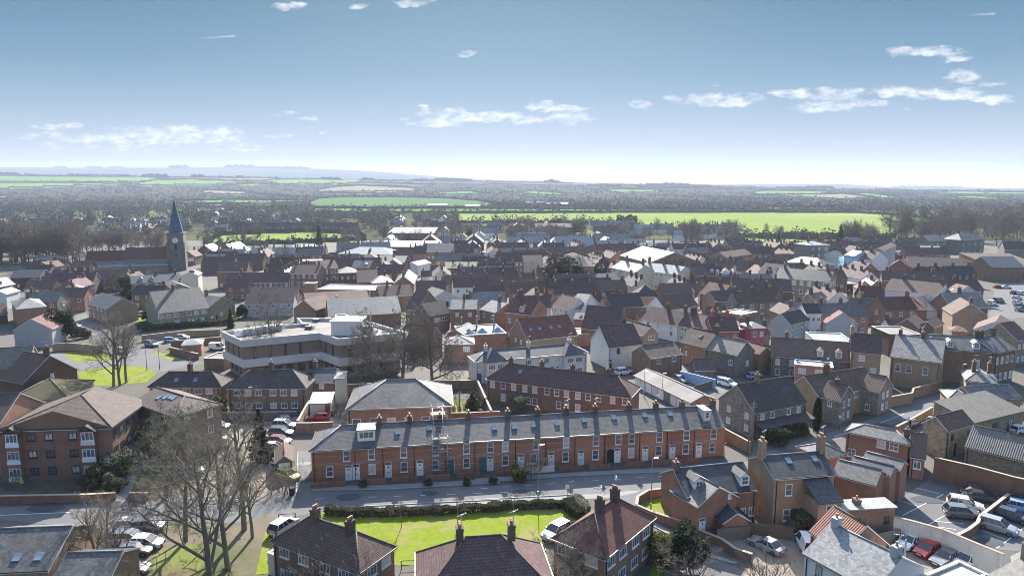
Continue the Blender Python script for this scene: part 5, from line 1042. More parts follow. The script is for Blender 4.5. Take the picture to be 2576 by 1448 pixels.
H('georgian_house', 'three storey red brick house with ivy, right of two', 'f', (985, 360), (1142, 350), 10, 10.0, 'brick_red', 'tile_plum', pit=30, fl=3, fw=(4, 3), ww=1.2, wh=1.8, ch=(.9,), cat='house')
H('octagonal_house', 'brick house with rounded pale slate roof right of the ivy covered house', 'f', (1150, 395), (1298, 390), 11, 7.6, 'brick_brown', 'slate_pale', rt='h', pit=34, fw=(3, 2), cat='house')
H('dark_hall', 'wide maroon roofed hall right of the rounded slate roof', 'f', (1300, 470), (1470, 465), 14, 5.0, 'brick_dark', 'tile_plum', pit=30, cat='hall')
H('green_roof_hall', 'hall with pale green hipped roof', 'f', (1425, 478), (1600, 470), 12, 5.0, 'brick_brown', 'slate_grey', rt='h', pit=34, cat='hall')
H('long_brown_roof', 'long low brown roof with several small chimneys at centre left', 'f', (1490, 590), (1760, 575), 10, 5.0, 'brick_brown', 'tile_brown', pit=32, ch=(.3, .7), cat='house')
H('steep_grey_house', 'tall plain grey sloping roof with white gable edge in the centre', 'f', (1772, 612), (1870, 645), (1985, 560), 5.2, 'render_white', 'slate_grey', p=0, pit=40, cat='house')
H('brown_house', 'dark brown roofed house below the plain grey sloping roof', 'f', (1700, 690), (1800, 700), (1860, 640), 5.2, 'brick_brown', 'tile_brown', pit=40, cat='house', fw=(2, 2))
H('brown_house', 'house with taupe tiled roof and strip windows at centre', 'f', (1900, 745), (2065, 720), 8, 5.2, 'brick_brown', 'tile_taupe', pit=36, cat='house', fw=(((1965, 2030), 2.8),), ww=2.2)
H('low_row', 'low brown row with cream strip behind the bare council tree', 'f', (415, 590), (800, 585), 9, 3.2, 'brick_brown', 'tile_brown', pit=32, cat='house')
H('rear_row', 'maroon roofed houses with blue lean-to behind the bare council tree', 'f', (370, 655), (770, 645), 9, 4.6, 'render_grey', 'tile_plum', pit=32, fw=(6, 2), cat='house')
H('brick_house', 'red brick house with glass roof strips right of the council offices', 'f', (1700, 960), (1880, 975), 9, 4.2, 'brick_red', 'tile_red', pit=36, ch=(.4,), chh=3.0, cat='house')
H('brick_house', 'red brick gabled building with arched window right of the glass strips', 'f', (2050, 890), (2170, 900), 9, 5.0, 'brick_red', 'slate_grey', p=1, pit=42, fw=(((2115,), 2.4),), ww=2.0, cat='building')
H('shop_annex', 'square red brick building with pale hipped roof and white window', 'f', (2020, 985), (2262, 980), 7, 4.8, 'brick_red', 'slate_pale', rt='h', pit=22, fw=(((2205,), 2.8),), ww=1.6, cat='building')
# light industrial and flat roofs further back
H('industrial_shed', 'pale metal roofed industrial shed in the centre left distance', 'f', (1132, 238), (1600, 246), 20, 6.0, 'brick_brown', 'roof_metal', rt='h', pit=18, cat='shed')
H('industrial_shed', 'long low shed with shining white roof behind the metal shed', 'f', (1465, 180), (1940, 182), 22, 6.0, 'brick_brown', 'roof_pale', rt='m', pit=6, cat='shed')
H('dark_warehouse', 'distant dark warehouse with pale roof strip', 'f', (1558, 66), (1938, 66), 26, 10.0, 'brick_dark', 'roof_pale', rt='m', pit=6, cat='warehouse')
H('blue_roof_hall', 'brick hall with bluish slate roof in the centre left distance', 'f', (1875, 222), (2090, 222), 14, 9.0, 'brick_red', 'slate_pale', pit=30, fw=(6, 2), cat='hall')
H('dark_hall', 'dark slate roofed hall left of the white gabled shed', 'f', (1465, 305), (1690, 308), 12, 5.5, 'brick_dark', 'slate_dark', pit=24, cat='hall')
H('white_gable_shed', 'white gabled shed with pale rounded roof', 'f', (1695, 330), (1800, 335), 14, 5.5, 'render_white', 'roof_metal', p=1, pit=24, cat='shed')
H('grey_shed', 'grey roofed shed beside the sports field', 'f', (690, 215), (830, 222), 20, 5.0, 'brick_dark', 'roof_metal', p=1, pit=24, cat='shed')
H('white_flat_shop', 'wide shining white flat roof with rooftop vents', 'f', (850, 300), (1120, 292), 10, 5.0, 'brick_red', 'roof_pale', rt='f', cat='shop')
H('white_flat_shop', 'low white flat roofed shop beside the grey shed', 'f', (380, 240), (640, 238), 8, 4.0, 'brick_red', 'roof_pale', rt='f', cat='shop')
H('mansard_house', 'pale slate roofed house with one dormer near the brown hall', 'f', (1255, 350), (1400, 352), 10, 6.0, 'brick_brown', 'slate_pale', pit=44, dm=(.75,), ch=(.5,), cat='house')
# council offices
co, loc, offf = poly_building('council_offices', 'long modern concrete and brick office block with white bands and flat roof', 'offices', 'f',
  [(182, 882), (345, 955), (990, 893), (1145, 943), (1700, 890), (1190, 738), (1122, 742), (1130, 775), (805, 770), (850, 815)], 9.6,
  [(0, 3.2, -1.0, 'concrete_brown', 'ground_floor'), (3.2, 5.0, .12, 'concrete', 'lower_band'), (5.002, 8.0, -.35, 'concrete_brown', 'upper_floor'), (8.002, 8.9, .06, 'roof_felt', 'roof'), (8.003, 9.7, .14, 'concrete', 'parapet')])
def edge_windows(z, h_, ins, skip, wd, gap, nm='window'):
    q = offf(ins); n = len(q)
    for k in range(n):
        if k in skip: continue
        a, b = q[k], q[(k + 1) % n]; d = b - a; L = d.length; u = d / L; nn = Vector((u.y, -u.x)); m = int((L - 1) / gap)
        for i in range(m):
            p = a + u * (gap * (i + .7)); window(co, (p.x + nn.x * .01, p.y + nn.y * .01, z), atan2(u.y, u.x), wd, h_, 'c', 1, 'black_paint')
edge_windows(5.2, 2.5, -.35, (), .6, 3.4)
edge_windows(1.0, 1.5, -1.0, (4, 5, 6, 7, 8), 1.5, 2.6)
c0 = co.location
def local(t, p, z): g = G(t, p, z); return (g.x - c0.x, g.y - c0.y)
m_ = MB(); a = local('f', (1085, 915), 8.9); b = local('f', (1330, 915), 8.9); m_.box(a[0], a[1], 8.905, b[0], a[1] + 6, 12.2); m_.box(a[0] - .3, a[1] - .3, 12.203, b[0] + .3, a[1] + 6.3, 12.45); link('plant_room', m_.mesh('plant_room', M['white_paint']), co)
for k in range(7):
    p = local('f', (330 + k * 55, 915 - k * 8), 8.9); m_ = MB(); m_.box(p[0] - .9, p[1] - .9, 8.903, p[0] + .9, p[1] + .9, 10.3); m_.tube((p[0], p[1], 10.3), (p[0], p[1], 10.45), .7, .7, 12)
    link('air_conditioner', m_.mesh('air_conditioner', M['white_paint']), co)
p = local('f', (1415, 890), 8.9); m_ = MB(); m_.tube((p[0], p[1], 8.9), (p[0], p[1], 19), .12, .08, 8); link('mast', m_.mesh('mast', M['white_paint']), co)
p = local('f', (1390, 900), 8.9); m_ = MB(); m_.box(p[0] - 1.2, p[1] - .8, 8.903, p[0] + 1.2, p[1] + .8, 10.9); link('water_tank', m_.mesh('water_tank', M['render_grey']), co)
for q in ((960, 800), (1060, 790), (1150, 780), (870, 840), (900, 860)):
    p = local('f', q, 8.9); m_ = MB(); m_.box(p[0] - .8, p[1] - .5, 8.903, p[0] + .8, p[1] + .5, 9.7); link('roof_vent', m_.mesh('roof_vent', M['lead_grey']), co)
# ------------------------------------------------------------------ church
T0 = G('e', (1400, 378)); T1 = G('e', (1535, 374)); tu = (T1 - T0).normalized(); tw = (T1 - T0).length; rz = atan2(tu.y, tu.x)
ch_ = thing('church', 'stone parish church with red roof, clock tower and tall blue green spire', 'church', T0, rz)
th_ = 19.5; m_ = MB(); m_.box(0, 0, 0, tw, tw, th_); m_.box(-.2, -.2, 9.4, tw + .2, tw + .2, 9.7); m_.box(-.25, -.25, th_, tw + .25, tw + .25, th_ + .5)
for x, y in ((-.5, -.5), (tw - .5, -.5)): m_.box(x, y, 0, x + 1.0, y + 1.0, 15)
link('tower', m_.mesh('tower', M['church_stone']), ch_)
m_ = MB(); n = 8; r_ = tw * .47; cx = cy = tw / 2
ring = [(cx + r_ * cos(2 * pi * (k + .5) / n), cy + r_ * sin(2 * pi * (k + .5) / n), th_ + .5) for k in range(n)]
for k in range(n): m_.face([ring[k], ring[(k + 1) % n], (cx, cy, 37.6)])
sp_ = link('spire', m_.mesh('spire', M['spire_copper']), ch_)
m_ = MB(); m_.tube((cx, cy, 37.3), (cx, cy, 39.6), .09, .05, 6); m_.box(cx - .5, cy - .05, 38.9, cx + .5, cy + .05, 39.05); link('cross', m_.mesh('cross', M['lead_grey']), sp_)
m_ = MB(); m_.tube((cx, -.02, 15.9), (cx, -.18, 15.9), 1.45, 1.45, 24, sm=False); ck = link('clock_face', m_.mesh('clock_face', M['white_paint']), ch_)
m_ = MB(); m_.box(cx - .09, -.24, 15.8, cx + .09, -.19, 17.0); m_.box(cx - .05, -.25, 15.0, cx + .12, -.19, 15.95)
for k in range(12):
    a = 2 * pi * k / 12; x, z = cx + 1.2 * sin(a), 15.9 + 1.2 * cos(a); m_.box(x - .07, -.21, z - .1, x + .07, -.181, z + .1)
link('clock_hands', m_.mesh('clock_hands', M['black_paint']), ck)
for z, w2, h2 in ((11.2, 1.2, 2.4), (7.4, .7, 1.3)):
    m_ = MB(); m_.box(cx - w2 / 2, -.06, z, cx + w2 / 2, -.003, z + h2); m_.face([(cx - w2 / 2, -.06, z + h2), (cx + w2 / 2, -.06, z + h2), (cx, -.06, z + h2 + w2 * .8)]); link('belfry_louvre', m_.mesh('belfry_louvre', M['black_paint']), ch_)
NL = (G('e', (1058, 378)) - T0).dot(tu); CL_ = (G('e', (750, 384)) - T0).dot(tu)
def nave(x0, x1, hh, rr):
    m_ = MB(); y0, y1 = 1.0, tw + 3; ym = (y0 + y1) / 2; m_.box(x0, y0, 0, x1, y1, hh); m_.face([(x0 + .01, y0, hh), (x0 + .01, ym, rr - .1), (x0 + .01, y1, hh)]); link('nave_wall', m_.mesh('nave_wall', M['stone_buff']), ch_)
    m_ = MB(); m_.face([(x0 - .2, y0 - .3, hh), (x1, y0 - .3, hh), (x1, ym, rr), (x0 - .2, ym, rr)]); m_.face([(x0 - .2, ym, rr), (x1, ym, rr), (x1, y1 + .3, hh), (x0 - .2, y1 + .3, hh)]); link('roof', m_.mesh('roof', M['tile_red']), ch_)
    m_ = MB(); m_.box(x0, -2.4, 0, x1, y0 - .01, 3.1); link('aisle_wall', m_.mesh('aisle_wall', M['stone_buff']), ch_)
    m_ = MB(); m_.prism([(x0 - .1, -2.7, 3.15), (x1, -2.7, 3.15), (x1, y0 - .003, 4.6), (x0 - .1, y0 - .003, 4.6)], .15); link('aisle_roof', m_.mesh('aisle_roof', M['roof_blue']), ch_)  # lead roof; its light blue glare is put into the colour
nave(NL, -.01, 6.4, 12.3); nave(CL_, NL - .02, 6.0, 10.9)
FOOT.append([T0 + tu * CL_, T0 + tu * tw, T0 + tu * tw + Vector((-tu.y, tu.x, 0)) * 12, T0 + tu * CL_ + Vector((-tu.y, tu.x, 0)) * 12])
# ------------------------------------------------------------------ scaffolding on the terrace
s0 = tpos(1728); s1 = tpos(1788); nrm = Vector((TU.y, -TU.x, 0)); so = TA + TU * s0; so.z = 0
sc_ = thing('scaffolding', 'steel scaffolding tower climbing the terrace front to a chimney', 'scaffolding', so, atan2(TU.y, TU.x)); sw = s1 - s0
m_ = MB()
for x in (0, sw * .5, sw):
    for y in (-.35, -1.35): m_.tube((x, y, 0), (x, y, 6.6), .035, .03, 5)
for z in (1.2, 2.3, 3.8, 4.6, 5.5, 6.0, 6.5):
    for y in (-.35, -1.35): m_.tube((-.6, y, z), (sw + .6, y, z), .028, .028, 5)
    for x in (0, sw * .5, sw): m_.tube((x, -1.7, z), (x, -.1, z), .028, .028, 5)
m_.tube((0, -1.38, .2), (sw, -1.38, 3.8), .028, .028, 5); m_.tube((sw, -1.38, .2), (0, -1.38, 3.8), .028, .028, 5); m_.tube((0, -1.38, 4), (sw, -1.38, 6.8), .028, .028, 5)
for x in (.3, sw - .5):
    m_.tube((x, -.6, 5.7), (x, 3.6, 8.7), .03, .03, 5); m_.tube((x, -.6, 6.5), (x, 3.6, 9.5), .03, .03, 5)
    for k in range(7): q = k / 6; m_.tube((x, -.6 + 4.2 * q, 5.7 + 3.0 * q), (x, -.6 + 4.2 * q, 6.5 + 3.0 * q), .025, .025, 4)
for k in range(9): q = k / 8; m_.tube((.3, -.6 + 4.2 * q, 5.7 + 3.0 * q), (sw - .5, -.6 + 4.2 * q, 5.7 + 3.0 * q), .025, .025, 4)
for x in (.1, sw - .3):
    for y in (3.2, 4.9): m_.tube((x, y, 7.2), (x, y, 9.9), .03, .03, 5)
for z in (8.3, 9.0, 9.7):
    for y in (3.2, 4.9): m_.tube((-.5, y, z), (sw + .3, y, z), .028, .028, 5)
    for x in (.1, sw - .3): m_.tube((x, 2.9, z), (x, 5.2, z), .028, .028, 5)
link('tubes', m_.mesh('tubes', M['metal_galv']), sc_)
for z, y0, y1 in ((4.03, -1.35, -.4), (6.1, -1.35, -.4), (8.4, 3.2, 4.9)):
    m_ = MB(); m_.box(0, y0, z, sw, y1, z + .06); link('boards', m_.mesh('boards', M['plank']), sc_)
# ------------------------------------------------------------------ front gardens, walls, fences
def strip(sx0, sx1, y0, y1, z, nm, mm, lab, cat, name='garden_wall'):
    a = TA + TU * tpos(sx0) + nrm * y0; a.z = 0; L = tpos(sx1) - tpos(sx0); mb = MB(); mb.box(0, -.12, 0, L, .12, z); o = link(name, mb.mesh(name, M[mm]), None, a, atan2(TU.y, TU.x)); return tag(o, lab, cat, 'low walls in front of the terrace')
for k, (a, b, lab) in enumerate(((1243, 1384, 'low brick garden wall in front of the hipped end terrace house'), (1440, 1540, 'low brick garden wall before the wide dormer terrace house'), (1565, 1665, 'low brick garden wall left of the scaffolding foot'), (1700, 1795, 'low brick garden wall around the scaffolding foot'), (1820, 1915, 'low brick garden wall between the dark door and the green arch'), (1975, 2078, 'low brick garden wall left of the white picket fence'),
  (2225, 2318, 'low brick garden wall right of the white picket fence'), (2345, 2430, 'low brick garden wall left of the dark arched passage'), (2490, 2570, 'low brick garden wall right of the dark arched passage'), (2600, 2780, 'long low garden wall before the last houses of the terrace'))):
    strip(a, b, 2.0, 0, .8, '', 'wall_brick', lab, 'wall')
a = TA + TU * tpos(2085) + nrm * 2.1; a.z = 0; L = tpos(2210) - tpos(2085); mb = MB()
for k in range(int(L / .14)): mb.box(k * .14, -.02, .08, k * .14 + .115, .02, 1.15)
mb.box(0, .021, .3, L, .06, .38); mb.box(0, .021, .75, L, .06, .83)
tag(link('picket_fence', mb.mesh('picket_fence', M['white_paint']), None, a, atan2(TU.y, TU.x)), 'white picket fence in front of one terraced house', 'fence')
Wall('brick wall running up the lane beside the hipped end terrace house', 'b', [(330, 345), (425, 345), (600, 338)], 1.9, 'wall_tan')
Wall('tan wall climbing between the semis and the red parked car', 'b', [(345, 330), (430, 175)], 2.0, 'wall_tan')
Wall('garden wall behind the brick hall leading to the trees', 'b', [(680, 70), (1100, 50), (1640, 35)], 2.0, 'wall_tan')
Wall('tan sloping wall along the graveyard beside the long brick row', 'b', [(1640, 35), (1740, 255)], 2.0, 'wall_tan')
Wall('red wall directly behind the terrace below the graveyard', 'b', [(1440, 275), (1803, 262)], 1.8, 'wall_brick')
Wall('curved brick wall round the small corner lawn', 'c', [(1400, 812), (1250, 830), (1175, 875), (1165, 935), (1280, 985), (1420, 1030), (1520, 1062)], 1.1, 'wall_brick')
Wall('brick wall following the lane beside the new cottage forecourt', 'c', [(1580, 1100), (1780, 1180), (1880, 1250), (2000, 1290)], 1.0, 'wall_brick')
Wall('short brick wall below the maroon roof house', 'c', [(1290, 1150), (1360, 1165), (1405, 1215)], 1.0, 'wall_brick')
Wall('long high stained brick wall behind the car park', 'd', [(1345, 688), (1600, 745), (1860, 815), (2050, 855)], 3.6, 'wall_brick')
Wall('thick brick wall dividing the two car parks', 'd', [(1820, 922), (1700, 1015), (1640, 1060), (1620, 1105), (1560, 1150), (1490, 1185)], 1.3, 'wall_brick')
Wall('pale rendered wall with thin coping along the lower car park', 'd', [(1085, 1068), (1200, 1095), (1400, 1150), (1640, 1250), (1790, 1310)], 3.1, 'render_dirty', cap='coping')
Wall('brown stone wall along the lane right of the end terrace house', 'd', [(-110, 460), (0, 505), (160, 590)], 2.0, 'wall_tan')
Wall('stone and brick wall climbing the lane to the square house', 'd', [(1060, 300), (1200, 275), (1210, 245), (1390, 200)], 2.2, 'wall_tan')
Wall('curved brick wall round the parked silver car near the red villa', 'd', [(1100, 490), (1180, 450), (1330, 365)], 1.5, 'wall_tan')
Wall('brick wall below the tall chimney house with pale coping', 'd', [(690, 905), (930, 970)], 2.0, 'wall_brick')
Wall('long buff wall along the road in front of the flats', 'e', [(1170, 915), (1520, 875), (1820, 865)], 1.8, 'wall_tan')
Wall('brick wall round the kiosk yard', 'e', [(1405, 1010), (1640, 1065)], 1.6, 'wall_brick')
Wall('rear brick wall behind the kiosk with grey coping', 'e', [(1410, 960), (1830, 925)], 1.8, 'wall_brick')
Wall('brown wall beside the green below the evergreen tree', 'e', [(430, 985), (560, 975), (840, 1000)], 2.0, 'wall_tan')
Wall('brick wall at the bottom of the apartment lawn', 'a', [(0, 935), (550, 925), (740, 915)], 1.1, 'wall_brick')
Wall('dark brick wall under the weeping tree', 'a', [(830, 915), (950, 915)], 1.1, 'wall_brick')
Wall('panelled wall with pillars between the semis and the car park', 'a', [(1225, 392), (1460, 400), (1900, 395)], 1.5, 'fence_grey')
Wall('pale blue painted yard wall behind the garages', 'g', [(1905, 1205), (2195, 1275)], 2.2, 'render_blue', cap=None, name='yard_wall')
Wall('grey wooden yard fence joined to the pale blue wall', 'g', [(2195, 1278), (2020, 1330)], 1.8, 'fence_grey', .08, 'wooden_fence', None, 'fence')
Wall('curved wooden fence round the new cottage forecourt', 'd', [(0, 1125), (150, 1108), (300, 1115), (440, 1135)], 1.8, 'fence_wood', .08, 'wooden_fence', None, 'fence')
Wall('wooden fence in front of the small dark garage', 'c', [(1745, 1110), (1984, 1085)], 1.7, 'fence_grey', .08, 'wooden_fence', None, 'fence')
Wall('grey wooden fence beside the pantile barn and lower car park', 'd', [(960, 1180), (1200, 1130)], 1.8, 'fence_grey', .08, 'wooden_fence', None, 'fence')
Wall('brown lean fence behind the tall chimney house garden', 'd', [(220, 1000), (400, 1060), (470, 1110)], 1.6, 'fence_wood', .08, 'wooden_fence', None, 'fence')
def rail(label, t, pts, h=1.1, mm='fence_grey', name='post_and_rail_fence', rails=2):
    g = [G(t, p, h) for p in pts]; o0 = Vector((g[0].x, g[0].y, 0)); mb = MB()
    for a, b in zip(g, g[1:]):
        a = a - o0; b = b - o0; L = (b - a).length; k = max(1, int(L / 1.8))
        for i in range(k + 1): p = a.lerp(b, i / k); mb.box(p.x - .05, p.y - .05, 0, p.x + .05, p.y + .05, h)
        for j in range(rails): z = h * (.45 + .5 * j / max(1, rails - 1)); mb.tube((a.x, a.y, z), (b.x, b.y, z), .045, .045, 4)
    tag(link(name, mb.mesh(name, M[mm]), None, o0), label, 'fence')
rail('dark post and rail fence at the lane corner under the bare trees', 'b', [(205, 1000), (325, 992)], 1.2, 'black_paint')
rail('post and rail fence down the side of the bottom left house', 'b', [(185, 1060), (160, 1240)], 1.1)
rail('dark railings at the bottom of the lawn between two houses', 'b', [(1090, 1335), (1215, 1328)], 1.1, 'black_paint')
rail('pale wooden fence beside the sunlit car at the lawn end', 'c', [(455, 1155), (510, 1240), (500, 1290)], 1.2, 'plank')
rail('short dark rails behind the sunlit car', 'c', [(625, 1060), (735, 1052)], 1.0, 'black_paint')
# ------------------------------------------------------------------ vehicles
CARC = {'white': (.78, .78, .78), 'silver': (.34, .355, .37), 'grey': (.16, .17, .18), 'black': (.02, .021, .024), 'red': (.52, .012, .018), 'blue': (.035, .07, .17), 'darkred': (.18, .02, .03), 'navy': (.03, .045, .08), 'yellow': (.6, .55, .05), 'lightblue': (.25, .38, .55)}
CM = {}
for k, c in CARC.items():
    m = bpy.data.materials.new('car_' + k); m.use_nodes = True; b = m.node_tree.nodes['Principled BSDF']; b.inputs['Base Color'].default_value = (*c, 1)
    b.inputs['Roughness'].default_value = .35; b.inputs['Coat Weight'].default_value = 1; b.inputs['Coat Roughness'].default_value = .06; b.inputs['Metallic'].default_value = .35 if k in ('silver', 'grey') else 0; CM[k] = m
def car_proto(kind_):
    L, Wd, Hh = {'hatch': (3.95, 1.72, 1.47), 'saloon': (4.5, 1.78, 1.45), 'suv': (4.45, 1.86, 1.7), 'van': (4.9, 1.9, 1.95)}[kind_]
    x0, x1 = -L / 2, L / 2; hw = Wd / 2; wl = .92 if kind_ != 'suv' else 1.05
    hood = {'hatch': .24, 'saloon': .28, 'suv': .25, 'van': .2}[kind_]
    # lower body: rings along x; each ring half-profile (y,z)
    st = [(x0, .55, .45, .82, wl - .22), (x0 + .08, .3, .3, .93, wl - .04), (x0 + .45, .2, .2, 1, wl), (x0 + L * .35, .18, .18, 1, wl + .01), (x1 - L * hood - .15, .18, .18, 1, wl), (x1 - L * hood + .25, .18, .18, .99, wl - .05), (x1 - .35, .2, .2, .96, wl - .17), (x1 - .07, .3, .3, .86, wl - .3), (x1, .45, .42, .72, wl - .42)]
    bd = MB(); rings = []
    for x, zb, _, f, zt in st:
        y = hw * f; r = [(-y * .9, zb), (-y, zb + .18), (-y, zt - .14), (-y * .93, zt), (y * .93, zt), (y, zt - .14), (y, zb + .18), (y * .9, zb)]
        rings.append([(x, a, b) for a, b in r])
    n = 8
    for ra_, rb_ in zip(rings, rings[1:]):
        for k in range(n):
            bd.face([ra_[k], rb_[k], rb_[(k + 1) % n], ra_[(k + 1) % n]], 0, True)
    bd.face(rings[0][::-1]); bd.face(rings[-1])
    # cabin
    ca, cb2 = (x0 + .12, x1 - L * hood - .0) if kind_ in ('hatch', 'suv', 'van') else (x0 + .55, x1 - L * hood)
    ta, tb = (ca + (.38 if kind_ != 'saloon' else .75), cb2 - .85)
    if kind_ == 'van': ta = ca + .1
    gl = MB(); bw, tw_ = hw * .92, hw * .74; zb, zt = wl - .03, Hh - .05
    b4 = [(ca, -bw, zb), (cb2, -bw, zb), (cb2, bw, zb), (ca, bw, zb)]; t4 = [(ta, -tw_, zt), (tb, -tw_, zt), (tb, tw_, zt), (ta, tw_, zt)]
    for k in range(4): gl.face([b4[k], b4[(k + 1) % 4], t4[(k + 1) % 4], t4[k]])
    gl.face(t4)
    rf = MB(); rf.prism([(ta - .06, -tw_ - .02, zt + .05), (tb + .05, -tw_ - .02, zt + .05), (tb + .05, tw_ + .02, zt + .05), (ta - .06, tw_ + .02, zt + .05)], .06)
    for k in range(4): rf.tube(b4[k], t4[k], .05, .045, 4)
    for q in (.38, .68) if kind_ != 'van' else (.6,):
        for s in (-1, 1):
            xb = ca + (cb2 - ca) * q; xt = ta + (tb - ta) * q; rf.tube((xb, s * bw, zb), (xt, s * tw_, zt), .05, .045, 4)
    if kind_ == 'van':
        for s in (-1, 1): rf.face([(ca, s * (bw + .01), zb), (ca + (cb2 - ca) * .6, s * (bw + .01), zb), (ta + (tb - ta) * .6, s * (tw_ + .01), zt), (ta, s * (tw_ + .01), zt)])
    parts = [('body', bd, None), ('windows', gl, 'car_glass'), ('roof', rf, None)]
    wh_ = MB(); r = .32; wh_.tube((0, -.1, 0), (0, .1, 0), r, r, 16); hb_ = MB(); hb_.tube((0, -.108, 0), (0, .108, 0), r * .6, r * .6, 10, sm=False)
    wm = wh_.mesh('tyre', M['tyre']); hm_ = hb_.mesh('hub', M['hub'])
    hl = MB(); hl.box(-.06, -.17, -.07, .06, .17, .07); tl = MB(); tl.box(-.05, -.12, -.13, .05, .12, .13); pl = MB(); pl.box(-.012, -.26, -.055, .012, .26, .055)
    lm, rm_, pm = hl.mesh('headlight', M['lamp_clear']), tl.mesh('tail_light', M['lamp_red']), pl.mesh('number_plate', M['white_paint'])
    mr = MB(); mr.box(-.08, -.1, -.06, .08, .1, .06)
    return dict(parts=[(nm, mb.mesh(nm, CM['white'] if mt is None else M[mt], uv=False), mt) for nm, mb, mt in parts], wheel=wm, hub=hm_, hl=lm, tl=rm_, pl=pm, L=L, hw=hw, wl=wl, r=r, mir=mr.mesh('door_mirror', M['black_paint']), cb=cb2)
CP = {k: car_proto(k) for k in ('hatch', 'saloon', 'suv', 'van')}
def Car(t, p, q, colr, ty, label, group=None, z=.012, det=2):
    """p, q = picture points on the ground under the rear and the front"""
    a, b = G(t, p), G(t, q); c = (a + b) / 2; d = b - a; pr = CP[ty]
    o = thing('parked_car' if ty != 'van' else 'parked_van', label, 'car' if ty != 'van' else 'van', (c.x, c.y, z), atan2(d.y, d.x), group)
    for nm, me, mt in pr['parts']:
        k = link(nm, me, o)
        if mt is None: k.material_slots[0].link = 'OBJECT'; k.material_slots[0].material = CM[colr]
    if det >= 1:
        for sx in (-1, 1):
            for sy in (-1, 1):
                w_ = link('wheel', pr['wheel'], o, (sx * pr['L'] * .31, sy * (pr['hw'] - .09), pr['r']))
                if det >= 2: link('hub', pr['hub'], w_)
        for sy in (-1, 1):
            link('headlight', pr['hl'], o, (pr['L'] / 2 - .1, sy * pr['hw'] * .66, pr['wl'] - .33)); link('tail_light', pr['tl'], o, (-pr['L'] / 2 + .03, sy * pr['hw'] * .74, pr['wl'] - .2))
            if det >= 2: link('door_mirror', pr['mir'], o, (pr['cb'] - .35, sy * (pr['hw'] + .08), pr['wl'] + .05))
        link('number_plate', pr['pl'], o, (-pr['L'] / 2 - .01, 0, .62)); link('number_plate', pr['pl'], o, (pr['L'] / 2 + .01, 0, .45))
    return o
Car('b', (570, 322), (438, 322), 'red', 'hatch', 'bright red hatchback parked behind the tan wall')
Car('b', (225, 345), (330, 342), 'blue', 'hatch', 'dark blue car at the top of the gravel parking row')
Car('b', (180, 382), (318, 385), 'silver', 'suv', 'silver estate second from the top of the gravel parking row')
Car('b', (142, 435), (310, 440), 'navy', 'suv', 'large navy estate with tailgate open in the gravel parking row')
Car('b', (148, 488), (290, 498), 'darkred', 'hatch', 'dark red car lowest in the gravel parking row')
Car('b', (150, 545), (205, 540), 'white', 'hatch', 'white car half hidden behind the small garage')
Car('b', (245, 735), (312, 755), 'yellow', 'hatch', 'yellow car tail showing beside the clipped shrub')
Car('a', (1340, 500), (1470, 505), 'navy', 'hatch', 'dark blue green hatchback beside the yellow hedge')
Car('a', (1310, 600), (1430, 585), 'white', 'saloon', 'pale car under the bare trees, upper of two by the car park grass')
Car('a', (1250, 640), (1395, 640), 'silver', 'suv', 'silver car under the bare trees, lower of two by the car park grass')
Car('a', (1170, 800), (1290, 790), 'lightblue', 'hatch', 'blue grey car seen through the branches of the middle bare tree')
Car('a', (780, 1150), (900, 1140), 'white', 'hatch', 'white car left of two side by side under the roadside trees')
Car('a', (900, 1150), (1010, 1145), 'grey', 'hatch', 'grey car right of two side by side under the roadside trees')
Car('a', (775, 1240), (900, 1235), 'silver', 'suv', 'silver car highest in the yard right of the bottom slate roof')
Car('a', (905, 1260), (985, 1260), 'white', 'hatch', 'white car right of the highest silver one in the lower yard')
Car('a', (800, 1315), (930, 1305), 'grey', 'hatch', 'grey car in the middle of the lower yard under twigs')
Car('a', (800, 1430), (890, 1425), 'silver', 'hatch', 'silver car lowest in the yard near the bottom edge')
Car('b', (200, 1150), (290, 1090), 'silver', 'suv', 'silver car beside the rail fence left of the tall chimney house')
Car('c', (640, 1130), (530, 1190), 'silver', 'suv', 'silver car glinting in the sun at the end of the lawn')
Car('d', (340, 1310), (190, 1240), 'silver', 'saloon', 'silver coupe on the new cottage forecourt')
Car('d', (540, 1310), (500, 1230), 'white', 'van', 'white van behind the pale slate roof at the forecourt edge')
Car('d', (1240, 1225), (1125, 1285), 'white', 'hatch', 'white hatchback with dark roof, left of the bright red car')
Car('d', (1370, 1275), (1230, 1335), 'red', 'hatch', 'bright red hatchback in the lower car park')
Car('d', (1480, 1330), (1345, 1390), 'grey', 'saloon', 'grey coupe right of the bright red car')
Car('d', (1590, 1345), (1490, 1400), 'white', 'hatch', 'white hatchback nearest the flat white roof')
Car('d', (1520, 945), (1760, 985), 'black', 'saloon', 'black car at the top row of the walled car park')
Car('d', (1440, 1000), (1640, 1035), 'white', 'suv', 'white estate second in the row of the walled car park')
Car('d', (1415, 1060), (1625, 1080), 'grey', 'suv', 'dark grey car lowest in the row of the walled car park')
Car('d', (1530, 930), (1700, 935), 'navy', 'saloon', 'dark car at the foot of the stained wall in deep shade')
Car('d', (1655, 1130), (1840, 1185), 'silver', 'suv', 'silver people carrier alone in the right car park')
Car('d', (1765, 1065), (1930, 1115), 'navy', 'hatch', 'navy hatchback second in the right car park')
Car('d', (1830, 1015), (1990, 1050), 'lightblue', 'hatch', 'light blue car third in the right car park')
Car('d', (1860, 970), (2010, 990), 'navy', 'hatch', 'dark blue car farthest in the right car park')
Car('d', (1160, 500), (1225, 470), 'silver', 'hatch', 'silver car behind the curved wall near the red villa')
Car('d', (1400, 385), (1450, 375), 'white', 'hatch', 'white car roof behind the stone barn')
Car('d', (1850, 535), (1930, 520), 'white', 'hatch', 'white car beside the long low stone range')
